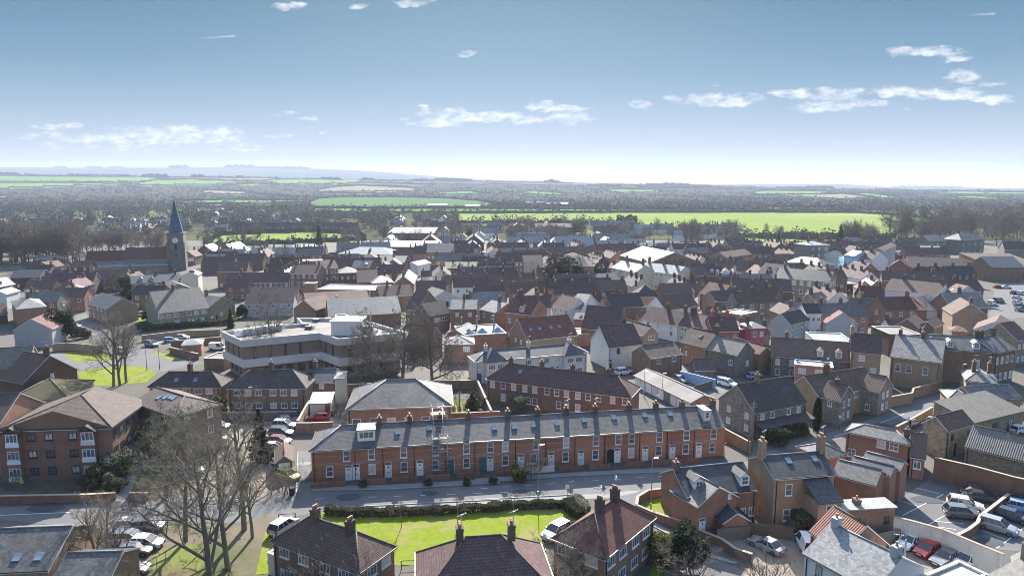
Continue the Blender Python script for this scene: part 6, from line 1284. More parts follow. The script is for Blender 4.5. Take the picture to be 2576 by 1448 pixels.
Car('d', (150, 185), (225, 175), 'lightblue', 'hatch', 'light blue car behind the brown roofed extension', det=1)
Car('d', (-5, 225), (35, 235), 'white', 'suv', 'white car at the corner by the garages')
Car('g', (1390, 1240), (1480, 1225), 'white', 'suv', 'white car parked before the cream white house', det=1)
Car('g', (1905, 1265), (2010, 1295), 'navy', 'hatch', 'dark blue car inside the pale blue yard', det=1)
Car('g', (1870, 1285), (1930, 1305), 'silver', 'hatch', 'silver car inside the pale blue yard', det=1)
Car('g', (2225, 1305), (2290, 1320), 'blue', 'hatch', 'blue car at the right of the pale blue yard', det=1)
Car('e', (1115, 755), (1160, 752), 'silver', 'hatch', 'grey car left of two between the buff flats', det=1)
Car('e', (1165, 755), (1205, 745), 'silver', 'suv', 'silver car right of two between the buff flats', det=1)
Car('e', (585, 850), (650, 850), 'silver', 'hatch', 'silver car on the side road left of the big bare tree', det=1)
Car('e', (655, 885), (720, 895), 'lightblue', 'hatch', 'light blue car below the silver one on the side road', det=1)
Car('e', (1205, 995), (1310, 1010), 'grey', 'suv', 'grey brown car turning at the road junction', det=1)
Car('e', (1380, 970), (1450, 965), 'lightblue', 'hatch', 'light blue car by the kiosk wall', det=1)
Car('e', (1490, 945), (1535, 945), 'silver', 'hatch', 'silver car behind the kiosk', det=1)
Car('e', (985, 1050), (1055, 1065), 'white', 'hatch', 'white car on the road behind the big bare tree', det=1)
Car('e', (1785, 1030), (1830, 1030), 'white', 'van', 'white van beside the council offices', det=1)
Car('e', (230, 1200), (310, 1190), 'white', 'hatch', 'white car beside the old pantiled barn', det=1)
Car('e', (1940, 585), (1990, 580), 'silver', 'hatch', 'silver car upper of two behind the orange lit gable', det=1)
Car('e', (1995, 612), (2045, 610), 'silver', 'hatch', 'silver car lower of two behind the orange lit gable', det=1)
Car('e', (1920, 790), (1955, 785), 'yellow', 'hatch', 'pale yellow car by the young conifer', det=1)
Car('h', (1590, 695), (1645, 685), 'lightblue', 'hatch', 'pale blue car driving down the market street', det=1)
Car('h', (1712, 595), (1765, 590), 'silver', 'hatch', 'silver car below the covered market stall', det=1)
Car('h', (1385, 1040), (1460, 1030), 'white', 'hatch', 'white car in the shaded street by the grey gable', det=1)
Car('i', (1720, 612), (1785, 612), 'white', 'saloon', 'white saloon at the top of the right street', det=1)
Car('i', (1645, 610), (1715, 610), 'red', 'hatch', 'red car beside the white saloon at the top of the right street', det=1)
Car('i', (1590, 780), (1645, 765), 'white', 'van', 'white van beside the green van', det=1)
Car('i', (1660, 750), (1710, 745), 'navy', 'van', 'dark green van in the right hand street', det=1)
for i, (x, y, c_, l_) in enumerate(((1840, 665, 'blue', 'blue car highest in the right edge parking row'), (1905, 670, 'white', 'white car at the right edge beside the highest blue one'), (1862, 715, 'white', 'white car second down the right edge parking row'), (1868, 760, 'white', 'white car third down the right edge parking row'), (1885, 790, 'grey', 'grey car fourth down the right edge parking row'), (1895, 830, 'silver', 'silver car lowest in the right edge parking row'))):
    Car('i', (x - 28, y + 4), (x + 28, y), c_, 'hatch', l_, det=1)
rnd = random.Random(3)
for i in range(18):
    x, y = 1640 + (i % 6) * 42 + rnd.uniform(-4, 4), 438 + (i // 6) * 38 + (i % 6) * 7
    if x > 1880: continue
    cc_ = rnd.choice(['white', 'silver', 'grey', 'black', 'blue', 'silver'])
    Car('h', (x - 9, y + 3), (x + 9, y - 4), cc_, rnd.choice(['hatch', 'saloon', 'suv']), '%s car parked in the crowded market place' % cc_, 'cars parked in the market place', det=0)
for i in range(16):
    x, y = 1040 + i * 84, 905 - i * .6
    cc_ = rnd.choice(['white', 'silver', 'grey', 'blue', 'silver'])
    X, Y = 860 + i * 31, 918 + (i % 3)
    Car('f', (430 + i * 52 - 13, 44), (430 + i * 52 + 13, 43), cc_, 'hatch', '%s car parked along the distant terrace beyond the sports field' % cc_, 'cars parked along the distant terrace', det=0)
for i in range(14):
    x, y = 1870 + (i % 7) * 22, 1018 + (i // 7) * 9
    cc_ = rnd.choice(['white', 'silver', 'grey', 'blue', 'white'])
    Car('s', (x - 6, y), (x + 6, y), cc_, 'hatch', '%s car in the distant town car park' % cc_, 'cars in the distant town car park', det=0)

# ------------------------------------------------------------------ lamps, poles, signs, bins
def lamp(t, p, hgt, label, arm=.5, mm='metal_pole', rz_=0):
    g = G(t, p); o = thing('street_lamp', label, 'street lamp', g, rz_, 'street lamps')
    m_ = MB(); m_.tube((0, 0, 0), (0, 0, 1.2), .1, .1, 8); m_.tube((0, 0, 1.2), (0, 0, hgt), .065, .045, 8); m_.tube((0, 0, hgt - .02), (arm, 0, hgt + .1), .035, .03, 6); link('column', m_.mesh('column', M[mm]), o)
    m_ = MB(); m_.prism([(arm - .1, -.14, hgt + .16), (arm + .55, -.1, hgt + .2), (arm + .55, .1, hgt + .2), (arm - .1, .14, hgt + .16)], .12); link('lamp_head', m_.mesh('lamp_head', M['white_paint']), o)
lamp('c', (455, 895), 8.0, 'tall grey street lamp at the lawn hedge in front of the picket fence', .3)
lamp('c', (1268, 985), 7.6, 'street lamp standing by the small corner lawn', .3)
lamp('b', (155, 862), 7.8, 'street lamp left of the lane and clipped shrub', .3)
lamp('a', (1603, 415), 5.5, 'street lamp in front of the right hipped semi', .2)
lamp('a', (1025, 125), 6, 'street lamp pole at the road bend behind the left hipped semi', .2, 'black_paint')
lamp('a', (943, 130), 5.0, 'thin signal post on the green beside the big bare tree', .2, 'black_paint')
lamp('d', (1262, 790), 9.0, 'tall street lamp with a yellow plate by the workshop corner', .3)
lamp('d', (1510, 265), 6.0, 'street lamp near the slate house at the top of the lane', .2)
lamp('e', (740, 880), 7, 'street lamp in front of the left buff flats', .3)
lamp('f', (755, 1165), 8, 'pale street lamp in front of the council offices', .2)
lamp('f', (272, 1140), 5, 'short brown pole beside the council offices corner', .1, 'black_paint')
lamp('g', (1605, 1420), 5.5, 'street lamp at the left end of the garage row', .2)
lamp('g', (1755, 1440), 5.5, 'street lamp in front of the middle garages', .2)
lamp('h', (1137, 575), 12, 'white flag pole standing on the stone bank', .02, 'white_paint')
lamp('i', (1095, 470), 9, 'lamp post in front of the long dark building', .2)
def pole(t, p, hgt, label, lean=(0, 0), mm='bark', name='telegraph_pole', cat='pole'):
    g = G(t, p); m_ = MB(); m_.tube((0, 0, 0), (lean[0], lean[1], hgt), .14, .1, 8); m_.box(lean[0] - .5, lean[1] - .05, hgt - .5, lean[0] + .5, lean[1] + .05, hgt - .4); tag(link(name, m_.mesh(name, M[mm]), None, g), label, cat)
pole('d', (140, 670), 9, 'leaning wooden telegraph pole by the brown stone wall', (1.0, .6)); pole('d', (172, 640), 8, 'upright wooden telegraph pole behind the leaning one')
pole('b', (1512, 262), 4.2, 'thin dark post in the graveyard grass', (0, 0), 'bark', 'post'); pole('d', (1132, 1540), 6.0, 'thin pole with a television aerial at the bottom right', (0, 0), 'metal_pole', 'aerial_pole', 'aerial')
def sign(t, p, hgt, label, shape='disc', col='red_paint'):
    g = G(t, p); o = thing('road_sign', label, 'road sign', g); m_ = MB(); m_.tube((0, 0, 0), (0, 0, hgt), .04, .04, 6); link('post', m_.mesh('post', M['metal_pole']), o)
    m_ = MB()
    if shape == 'disc': m_.tube((0, -.06, hgt), (0, -.045, hgt), .32, .32, 16, sm=False)
    elif shape == 'tri': m_.face([(-.4, -.05, hgt + .3), (0, -.05, hgt - .4), (.4, -.05, hgt + .3)])
    else: m_.box(-.3, -.06, hgt - .5, .3, -.045, hgt)
    link('sign_plate', m_.mesh('sign_plate', M[col]), o)
    if shape == 'disc' and col == 'red_paint': m_ = MB(); m_.box(-.2, -.07, hgt - .05, .2, -.061, hgt + .05); link('sign_bar', m_.mesh('sign_bar', M['white_paint']), o)
sign('c', (1800, 595), 2.6, 'red no entry sign at the end of the terrace'); sign('c', (703, 912), 2.8, 'round grey backed road sign by the hedge corner', 'disc', 'metal_pole'); sign('c', (665, 905), 2.3, 'double plate sign post left of the round sign', 'box', 'white_paint')
sign('d', (732, 515), 2.6, 'give way triangle sign below the left pantile wing', 'tri', 'white_paint'); sign('a', (148, 925), 2.2, 'small yellow and white sign in front of the apartment block', 'box', 'yellow_paint')
def wbin(t, p, label, mm='black_paint'):
    g = G(t, p); o = thing('wheelie_bin', label, 'bin', g); m_ = MB(); m_.prism([(-.3, -.35, 1.0), (.3, -.35, 1.0), (.3, .35, 1.0), (-.3, .35, 1.0)], .98); link('bin_body', m_.mesh('bin_body', M[mm]), o); m_ = MB(); m_.prism([(-.33, -.38, 1.1), (.33, -.38, 1.06), (.33, .38, 1.06), (-.33, .38, 1.1)], .055); link('lid', m_.mesh('lid', M[mm]), o)
wbin('b', (583, 290), 'dark wheelie bin beside the bright red car'); wbin('c', (1725, 1090), 'dark wheelie bin by the new cottage garage'); wbin('b', (305, 860), 'grey bin with white top at the lane corner'); wbin('h', (450, 930), 'blue wheelie bin on the flat roof yard', 'blue_paint')
# graveyard
hs_ = MB(); hs_.box(-.35, -.06, 0, .35, .06, .8); hs_.tube((0, -.06, .8), (0, .06, .8), .35, .35, 12, sm=False); hs_ = hs_.mesh('gravestone', M['render_cream'])
for k in range(14):
    x, y = 1462 + (k % 4) * 42 + (k // 4) * 3, 200 + (k // 4) * 20
    tag(link('gravestone', hs_, None, G('b', (x, y)), random.uniform(-.1, .1)), 'pale gravestone standing in rows on the small green plot', 'gravestone', 'gravestones on the small green plot')
# washing line and bench
g = G('e', (1480, 850)); g2 = G('e', (1790, 800)); o = thing('washing_line', 'washing line with white and red laundry in front of the long flats', 'washing line', g); m_ = MB(); d = g2 - g
for q in (0, 1): m_.tube((d.x * q, d.y * q, 0), (d.x * q, d.y * q, 2.1), .04, .04, 5)
m_.tube((0, 0, 2.05), (d.x, d.y, 2.05), .012, .012, 4); link('line', m_.mesh('line', M['metal_pole']), o)
for q, c_, h_ in ((.25, 'white_paint', .9), (.35, 'white_paint', .7), (.6, 'white_paint', .9), (.72, 'red_paint', 1.1), (.85, 'white_paint', .6)):
    m_ = MB(); u_ = d.normalized(); p = d * q; m_.face([(p.x, p.y, 2.03), (p.x + u_.x * 1.1, p.y + u_.y * 1.1, 2.03), (p.x + u_.x * 1.0, p.y + u_.y * 1.0 - .1, 2.03 - h_), (p.x + u_.x * .1, p.y + u_.y * .1 - .1, 2.03 - h_)]); link('laundry', m_.mesh('laundry', M[c_]), o)
# covered stall, market stalls
g = G('h', (1640, 640)); o = thing('bus_shelter', 'dark open shelter with a thin flat roof in the market street', 'shelter', g); m_ = MB()
for x, y in ((-6, -2), (6, -2), (-6, 2), (6, 2)): m_.box(x - .15, y - .15, 0, x + .15, y + .15, 3.4)
m_.box(-6, 1.9, 0, 6, 2.0, 3.2); link('frame', m_.mesh('frame', M['brick_dark']), o); m_ = MB(); m_.prism([(-7.5, -3.2, 3.7), (7.5, -3.2, 3.7), (7.5, 3.2, 3.7), (-7.5, 3.2, 3.7)], .25); link('roof', m_.mesh('roof', M['roof_felt']), o)
for k in range(4):
    g = G('i', (1740 + k * 60, 500)); m_ = MB()
    for j in range(9): m_.box(-2.2, j * 2.0, .5, 2.2, j * 2.0 + .9, .6); m_.box(-2.2, j * 2.0, 0, -2.1, j * 2.0 + .9, .499); m_.box(2.1, j * 2.0, 0, 2.2, j * 2.0 + .9, .499)
    tag(link('cattle_pen', m_.mesh('cattle_pen', M['plank']), None, g), 'row of slatted wooden pens in front of the market shed', 'pens', 'slatted pens of the cattle market')
g = G('a', (300, 1400))
def person(t, p, label, c1='black_paint'):
    g = G(t, p); sk = MB()
    sk.tube((-.1, 0, 0), (-.09, 0, .85), .07, .1, 8); sk.tube((.12, .12, 0), (.09, 0, .85), .07, .1, 8); sk.tube((0, 0, .8), (0, 0, 1.4), .17, .2, 10); sk.tube((0, 0, 1.4), (0, 0, 1.52), .2, .07, 10); sk.tube((0, 0, 1.5), (0, 0, 1.58), .06, .06, 8)
    sk.tube((-.22, 0, 1.4), (-.27, .05, .85), .055, .045, 8); sk.tube((.22, 0, 1.4), (.27, -.05, .85), .055, .045, 8); sk.tube((0, 0, 1.55), (0, 0, 1.65), .08, .11, 10); sk.tube((0, 0, 1.65), (0, 0, 1.78), .11, .06, 10)
    o = link('person', sk.mesh('person', M[c1]), None, g); tag(o, label, 'person')
person('h', (1652, 508), 'person in dark clothes standing among the market place cars'); person('h', (1300, 1010), 'person in dark clothes walking in the shaded street')
# ------------------------------------------------------------------ trees
def bare_tree(seed, H_=15, spread=1.0, cnt=(8, 6, 5, 4, 4), twig=.016, r0=.34, lean=0, droop=0, ivy=0, lowest=.28, tf=2, name='crown'):
    rn = random.Random(seed); mb = MB(); tr = MB()
    lens = [1.0, .52, .5, .5, .48, .5]
    def br(p, d, L, r, lev, out):
        ns = 5 if lev == 0 else (4 if lev == 1 else (3 if lev == 2 else 2)); sides = (8, 6, 4, 3, 3, 3)[lev]; pts = [(p.copy(), r)]; q = p.copy(); dd = d.copy()
        for k in range(ns):
            dd = (dd + Vector((rn.gauss(0, .13), rn.gauss(0, .13), rn.gauss(0, .08) + (.07 if lev and not droop else -.10 * droop * (lev > 1))))).normalized() if lev else (dd + Vector((rn.gauss(0, .04), rn.gauss(0, .04), 0))).normalized()
            q = q + dd * (L / ns); rr = r * (1 - (k + 1) / ns * (.62 if lev < len(cnt) else .8)); pts.append((q.copy(), max(rr, twig * .6)))
        for (a, ra_), (b, rb_) in zip(pts, pts[1:]): out.tube(a, b, ra_, rb_, sides, 0, False)
        if lev >= len(cnt): return
        n = cnt[lev]
        for i in range(n):
            t = lowest + (1 - lowest) * (i + rn.random() * .8) / n if lev == 0 else .22 + .78 * (i + rn.random()) / n
            t = min(t, .985); k = min(int(t * ns), ns - 1); f = t * ns - k; pp = pts[k][0].lerp(pts[k + 1][0], f); ru = pts[k][1] * (1 - f) + pts[k + 1][1] * f
            ax = (pts[k + 1][0] - pts[k][0]).normalized(); o1 = ax.orthogonal().normalized(); o2 = ax.cross(o1); an = i * 2.4 + rn.random() * 1.2
            side = o1 * cos(an) + o2 * sin(an); ang = R(rn.uniform(34, 62)) * spread if lev else R(rn.uniform(38, 68) * (1.15 - t * .6)) * spread
            nd = (ax * cos(ang) + side * sin(ang)).normalized()
            if lev == 0: LL_ = H_ * .5 * (1.12 - .55 * t) * rn.uniform(.85, 1.1) * (.7 + .3 * spread)
            else: LL_ = L * lens[lev] * (1.15 - .5 * t) * rn.uniform(.75, 1.15)
            br(pp, nd, LL_, max(twig, min(ru * .62, ru * .85)), lev + 1, mb if lev >= tf - 1 else out)
    br(Vector((0, 0, -.1)), Vector((lean, 0, 1)).normalized(), H_ * .82, r0, 0, tr)
    return tr, mb
def leaf_cloud(mb, seed, n, shape, size):
    rn = random.Random(seed)
    for _ in range(n):
        c = shape(rn); a = Vector((rn.gauss(0, 1), rn.gauss(0, 1), rn.gauss(0, 1))).normalized(); b = a.orthogonal().normalized(); s = size * rn.uniform(.6, 1.3); e = a.cross(b)
        mb.face([c + b * s, c + e * s, c - b * s, c - e * s])
def blob(cx, cy, cz, rx, ry, rz_, shell=.55):
    def f(rn):
        v = Vector((rn.gauss(0, 1), rn.gauss(0, 1), rn.gauss(0, 1))).normalized() * (shell + (1 - shell) * rn.random() ** .7)
        return Vector((cx + v.x * rx, cy + v.y * ry, cz + v.z * rz_))
    return f
PT = {}
def proto(key, tr, cr, bark, leaf): PT[key] = (tr.mesh('trunk', M[bark], uv=False), cr.mesh('crown', M[leaf], uv=False))
for k, (sd, H_, sp_, cnt, r0, low) in enumerate(((11, 17, 1.12, (9, 7, 6, 5, 5), .33, .2), (23, 17, 1.22, (8, 7, 6, 5, 5), .34, .18), (37, 16, .85, (9, 7, 5, 5, 4), .36, .3))):
    tr, cr = bare_tree(sd, H_, sp_, cnt, .013, r0, lowest=low); proto('big%d' % k, tr, cr, 'bark', 'bark')
tr, cr = bare_tree(5, 12, 1.25, (8, 7, 6, 5, 4), .018, .3, lowest=.2, droop=1); proto('weep', tr, cr, 'bark_green', 'bark_green')
for k, (sd, sp_) in enumerate(((51, 1.0), (67, 1.2), (83, .8))):
    tr, cr = bare_tree(sd, 15, sp_, (8, 6, 5, 4), .045, .3, lowest=.22, name='crown')
    for q in range(16):
        a_ = q * 2.4; r_ = (1.2 + 3.2 * ((q * 7) % 16) / 16) * sp_; leaf_cloud(cr, 900 + q + k * 20, 70, blob(r_ * cos(a_), r_ * sin(a_), 6.5 + 6.5 * ((q * 5) % 16) / 16, 1.9, 1.9, 1.8, .2), .17)
    proto('mid%d' % k, tr, cr, 'bark', 'bark_pale')
tr, cr = bare_tree(43, 13, 1.3, (11, 7, 6, 5, 4), .03, .34, lowest=.14); proto('wide', tr, cr, 'bark_pale', 'bark_pale')
tr, cr = bare_tree(91, 4.6, .9, (7, 5, 4, 3), .010, .06, lowest=.4); proto('sapling', tr, cr, 'bark_pale', 'bark_pale')
tr, cr = bare_tree(95, 15, .42, (16, 5, 4, 3), .035, .3, lowest=.12); proto('poplar', tr, cr, 'bark_pale', 'bark_pale')
for k, (bk, lf) in enumerate((('bark', 'bark_pale'), ('bark_pale', 'bark_pale'))):   # many-stemmed bare shrub
    cr = MB(); tr = MB(); rn = random.Random(100 + k)
    for j in range(9):
        a = j * .7; t2, c2 = bare_tree(200 + j + k * 20, 4.2, .8, (5, 5, 4), .012, .05, lowest=.2)
        off_ = Vector((cos(a) * .5, sin(a) * .5, 0)); 
        for src, dst in ((t2, tr), (c2, cr)):
            i = len(dst.v); dst.v += [(x + off_.x + z * cos(a) * .32, y + off_.y + z * sin(a) * .32, z * .85) for x, y, z in src.v]; dst.f += [tuple(q + i for q in f) for f in src.f]; dst.mi += src.mi; dst.sm += src.sm
    proto('shrub%d' % k, tr, cr, bk, lf)
def ever(key, seed, blobs, n, size, leaf, th=2):
    tr = MB(); tr.tube((0, 0, -.1), (0, 0, th), .25, .16, 7); cr = MB()
    for i, b in enumerate(blobs): leaf_cloud(cr, seed + i, int(n), blob(*b), size)
    proto(key, tr, cr, 'bark', leaf)
rn = random.Random(5)
def blobs(n, R_, H_, z0, s): return [(rn.uniform(-1, 1) * R_ * .62, rn.uniform(-1, 1) * R_ * .62, z0 + (H_ - z0) * (.15 + .7 * rn.random()), R_ * s * rn.uniform(.7, 1.2), R_ * s * rn.uniform(.7, 1.2), (H_ - z0) * s * .5 * rn.uniform(.7, 1.2)) for _ in range(n)]
ever('broad', 1, blobs(16, 4.2, 10, 1.5, .5), 330, .26, 'leaf_green'); ever('broad2', 50, blobs(14, 4.0, 9, 1.2, .48), 330, .28, 'leaf_dark')
ever('dome', 150, blobs(26, 4.0, 8, 1.5, .5), 420, .2, 'twig_olive'); ever('bush', 90, blobs(9, 1.6, 2.6, .2, .6), 240, .13, 'leaf_green', .5); ever('bush_grey', 99, blobs(9, 1.7, 2.8, .2, .6), 240, .13, 'leaf_grey', .5); ever('bush_dark', 120, blobs(9, 1.6, 2.6, .2, .6), 240, .13, 'hedge_leaf', .5)
ever('bush_yellow', 130, blobs(9, 1.6, 2.6, .2, .6), 240, .13, 'leaf_yellow', .5); ever('blossom', 140, blobs(8, 1.8, 4.0, 1.3, .55), 200, .14, 'leaf_pink', 1.8)
cr = MB(); tr = MB(); tr.tube((0, 0, -.1), (0, 0, 8), .2, .05, 6)
def conef(rn_):
    t = rn_.random() ** 1.3; z = .6 + 8.6 * t; r = 2.4 * (1 - t) + .15; a = rn_.random() * 2 * pi; lay = .75 + .25 * sin(z * 5); q = r * lay * (.55 + .45 * rn_.random()); return Vector((q * cos(a), q * sin(a), z - q * .15))
leaf_cloud(cr, 9, 3600, conef, .2); proto('conifer', tr, cr, 'bark', 'leaf_dark')
cr = MB(); tr = MB(); tr.tube((0, 0, -.1), (0, 0, 3), .15, .05, 6)
leaf_cloud(cr, 19, 2200, lambda r_: (lambda z, a: Vector(((.75 * sin(pi * min(1, .12 + z / 6.2)) ** .6) * cos(a) * (.7 + .3 * r_.random()), (.75 * sin(pi * min(1, .12 + z / 6.2)) ** .6) * sin(a) * (.7 + .3 * r_.random()), .1 + z)))(r_.random() * 5.4, r_.random() * 6.3), .13); proto('cypress', tr, cr, 'bark', 'leaf_dark')
TREES = []
def Tree(key, t, p, s, label, name='bare_tree', cat='tree', group=None, rz_=None, sz=None, pos=None):
    g = pos if pos is not None else G(t, p); o = thing(name, label, cat, g, random.random() * 6.28 if rz_ is None else rz_, group); tm, cm = PT[key]
    a = link('trunk', tm, o); b = link('crown', cm, o); o.scale = (s, s, sz or s); return o
# foreground bare trees by the road
Tree('big0', 's', (850, 2400), 1.12, 'largest bare tree with a thick dark trunk at the bottom edge', rz_=.4)
Tree('big1', 's', (742, 2165), .92, 'bare tree with the broad straight trunk rising in front of the weeping tree', rz_=1.9)
Tree('big2', 's', (978, 2118), 1.05, 'tall bare tree standing beside the road just left of the lane junction', rz_=4.4)
Tree('big1', 's', (912, 2275), 1.0, 'bare tree immediately right of the largest one under the road', rz_=3.1)
Tree('big2', 's', (1010, 2150), .62, 'small spreading bare tree between the two tallest roadside trunks', rz_=.2)
Tree('weep', 's', (665, 1990), 1.1, 'ivy green drooping tree beside the sloping path', rz_=3.2)
Tree('weep', 's', (640, 1880), .8, 'dense drooping tree in front of the shaded apartment wing', rz_=1.2)
Tree('big2', 'a', (690, 1190), .36, 'small pruned bare tree at the pavement above the bottom slate roof')
Tree('big2', 'a', (640, 1480), .6, 'thin bare tree leaning over the lower slate roof at the bottom')
Tree('big2', 'a', (780, 1500), .5, 'thin bare tree at the bottom edge beside the yard cars')
Tree('big2', 'a', (860, 1130), .26, 'small bare tree at the kerb beside two parked cars')
Tree('bush_dark', 'a', (722, 905), 1.0, 'round clipped bush on the apartment lawn', 'bush', 'bush'); Tree('bush_dark', 'a', (610, 880), 1.3, 'dark shrub under the apartment bay window', 'bush', 'bush')
for i, (x, y, s) in enumerate(((790, 800, 1.4), (830, 750, 1.4))): Tree('bush_grey', 'a', (x, y), s, ['large grey green shrub at the apartment path, lower one', 'large grey green shrub at the apartment path, upper one'][i], 'bush', 'bush')
for i, x in enumerate((60, 180, 320, 450)): Tree('shrub0', 'a', (x, 900), .7, ['bare shrub in the apartment border at the frame edge', 'bare shrub below the left apartment bay', 'bare shrub in the middle of the apartment border', 'bare shrub near the right apartment bay'][i], 'shrub', 'shrub')
for i, (x, y, s) in enumerate(((1240, 545, 1.0), (1265, 505, 1.05), (1290, 470, 1.05))): Tree('bush_yellow', 'a', (x, y), s, ['yellow hedge bush nearest the car park, lowest of three', 'yellow hedge bush in the middle of three', 'yellow hedge bush furthest up of three'][i], 'bush', 'bush')
Tree('bush', 'a', (1395, 435), 1.5, 'round green bush in front of the pillared wall', 'bush', 'bush'); Tree('bush', 'a', (1340, 440), .9, 'smaller green bush left of the round one', 'bush', 'bush')
Tree('conifer', 'a', (1675, 715), .95, 'dark conifer beside the parking row', 'conifer'); Tree('bush_grey', 'a', (1765, 715), .8, 'round grey bush left of the small garage', 'bush', 'bush')
Tree('shrub1', 'b', (230, 840), 1.0, 'round bare shrub at the lane corner', 'shrub', 'shrub'); Tree('shrub0', 'b', (290, 850), .8, 'small bare shrub beside the round one at the lane corner', 'shrub', 'shrub')
Tree('shrub0', 'b', (630, 1700), 1.75, 'bare bush in front of the brown tiled house at the bottom edge', 'shrub', 'shrub'); Tree('shrub1', 'b', (430, 1600), 1.1, 'bare bush below the left windows of the brown tiled house', 'shrub', 'shrub')
Tree('big1', 'c', (690, 1640), .5, 'wide bare tree in front of the maroon tiled house at the bottom edge', rz_=1); Tree('shrub0', 'c', (500, 1560), 1.5, 'bare bush between the plum roof and maroon roof houses', 'shrub', 'shrub')
Tree('sapling', 'b', (1092, 1098), .95, 'sapling on the lawn, left one of three', 'sapling'); Tree('sapling', 'b', (1498, 1085), 1.15, 'sapling on the lawn, middle one of three', 'sapling'); Tree('sapling', 'c', (275, 1040), .95, 'sapling on the lawn, right one of three', 'sapling')
Tree('broad2', 'c', (1545, 1410), .6, 'dark evergreen tree beside the lane at the bottom', 'evergreen_tree'); Tree('bush_yellow', 'c', (1390, 1370), 1.35, 'yellow green bush left of the dark evergreen tree', 'bush', 'bush')
Tree('shrub1', 'c', (1540, 1520), 1.4, 'bare shrub under the dark evergreen tree', 'shrub', 'shrub'); Tree('shrub1', 'd', (260, 1560), 1.3, 'bare shrub at the bottom edge below the silver coupe', 'shrub', 'shrub')
Tree('cypress', 'd', (585, 510), 1.1, 'slim dark cypress between the two brick houses', 'cypress'); Tree('bush', 'd', (330, 610), 1.1, 'green garden bush in front of the bay window house', 'bush', 'bush')
for i, (x, y) in enumerate(((400, 560), (450, 545), (500, 540))): Tree('bush_dark', 'd', (x, y), .8, ['left', 'middle', 'right'][i] + ' dark garden shrub of three below the white bay windows', 'bush', 'bush')
Tree('shrub0', 'c', (425, 745), 1.0, 'tall dark shrub behind the white picket fence', 'shrub', 'shrub'); Tree('bush_yellow', 'c', (305, 760), .9, 'yellow green bush left of the picket fence', 'bush', 'bush')
for i, x in enumerate((820, 1290, 1560, 1750)): Tree('bush_dark', 'b', (x, 805 - i * 8), .42, ['tiny garden shrub before the wide dormer house', 'tiny garden shrub by the scaffolding', 'tiny garden shrub by the dark door house', 'tiny garden shrub by the green arch'][i], 'bush', 'bush')
Tree('shrub0', 'b', (630, 300), 1.0, 'bare bush beside the brick hall corner', 'shrub', 'shrub'); Tree('bush_grey', 'c', (300, 265), 1.2, 'pale palm like bush behind the terrace roof', 'bush', 'bush'); Tree('bush_dark', 'b', (1620, 250), 1.3, 'dark bush in the graveyard corner', 'bush', 'bush')
# the green
Tree('big1', 's', (455, 1545), .95, 'large bare tree on the green, left stem of the group', rz_=2); Tree('big0', 's', (480, 1542), .9, 'large bare tree on the green, middle stem of the group', rz_=.5); Tree('big2', 's', (505, 1530), .9, 'large bare tree on the green, right stem of the group', rz_=4)
Tree('broad2', 'e', (518, 945), 1.0, 'dense evergreen tree beside the pale rendered gable house', 'evergreen_tree'); Tree('mid2', 'e', (600, 830), .5, 'bare tree behind the dense evergreen')
for i, (x, y, s) in enumerate(((640, 915, 1.2), (700, 935, 1.1), (450, 950, .8))): Tree('bush_dark', 'e', (x, y), s, ['dark hedge bush right of the evergreen', 'dark hedge bush at the road edge', 'small bush left of the evergreen trunk'][i], 'bush', 'bush')
Tree('blossom', 'e', (1250, 625), 1.15, 'small pink blossom tree between the flats', 'blossom_tree'); Tree('bush', 'e', (1100, 620), 1.5, 'round green bush beside the buff flats', 'bush', 'bush'); Tree('broad', 'e', (1060, 560), .75, 'tall green tree behind the round bush', 'evergreen_tree')
Tree('mid1', 'e', (940, 560), .8, 'brown bare tree behind the left buff flats'); Tree('bush', 'e', (1030, 590), 1.2, 'green bush left of the round one', 'bush', 'bush'); Tree('conifer', 'e', (1910, 850), .65, 'young pale conifer by the orange lit gable', 'conifer')
Tree('bush', 'e', (1200, 880), 1.2, 'round bush at the end of the buff wall', 'bush', 'bush'); Tree('bush', 'e', (1235, 790), 1.3, 'ivy bush on the end of the long flats', 'bush', 'bush'); Tree('broad2', 'e', (2010, 770), .5, 'dark tree right of the young conifer', 'evergreen_tree')
# council trees
Tree('big0', 's', (1092, 1480), 1.05, 'ivy trunked bare tree in front of the council offices', rz_=1); Tree('mid2', 'f', (930, 1150), .62, 'slender bare tree by the council offices inner corner')
Tree('wide', 's', (1490, 1545), 1.15, 'wide bare tree in front of the offices, left of three', rz_=2.2); Tree('wide', 's', (1610, 1540), 1.25, 'wide bare tree in front of the offices, middle of three', rz_=0); Tree('wide', 's', (1730, 1550), 1.2, 'wide bare tree in front of the offices, right of three', rz_=3.9)
Tree('dome', 's', (2280, 1158), 2.8, 'huge domed tree beside the brown hall block in the centre', 'domed_tree', sz=1.75); Tree('mid1', 's', (2330, 1150), 1.2, 'bare tree joined to the huge domed tree')
Tree('broad', 'f', (690, 520), .85, 'ivy covered tree in front of the long windowed row', 'evergreen_tree'); Tree('broad', 'f', (990, 500), .75, 'ivy covered tree by the three storey red house', 'evergreen_tree'); Tree('mid0', 'f', (690, 420), 1.0, 'bare tree above the long windowed row')
EVG = 'dark evergreens at the edge of the meadow'
for i, (x, y, s) in enumerate(((1690, 495, 1.2), (1730, 500, 1.3), (1765, 508, 1.0), (1800, 525, 1.1), (1840, 527, 1.2), (1885, 527, 1.15), (2180, 470, 1.4), (2225, 475, 1.5), (2265, 470, 1.3), (1060, 548, .9), (2080, 345, 1.1), (2165, 345, 1.0))):
    Tree('broad2', 'k', (x, y), s, 'dark evergreen tree in the clumps at the edge of the bright meadow', 'evergreen_tree', 'tree', EVG, pos=None)
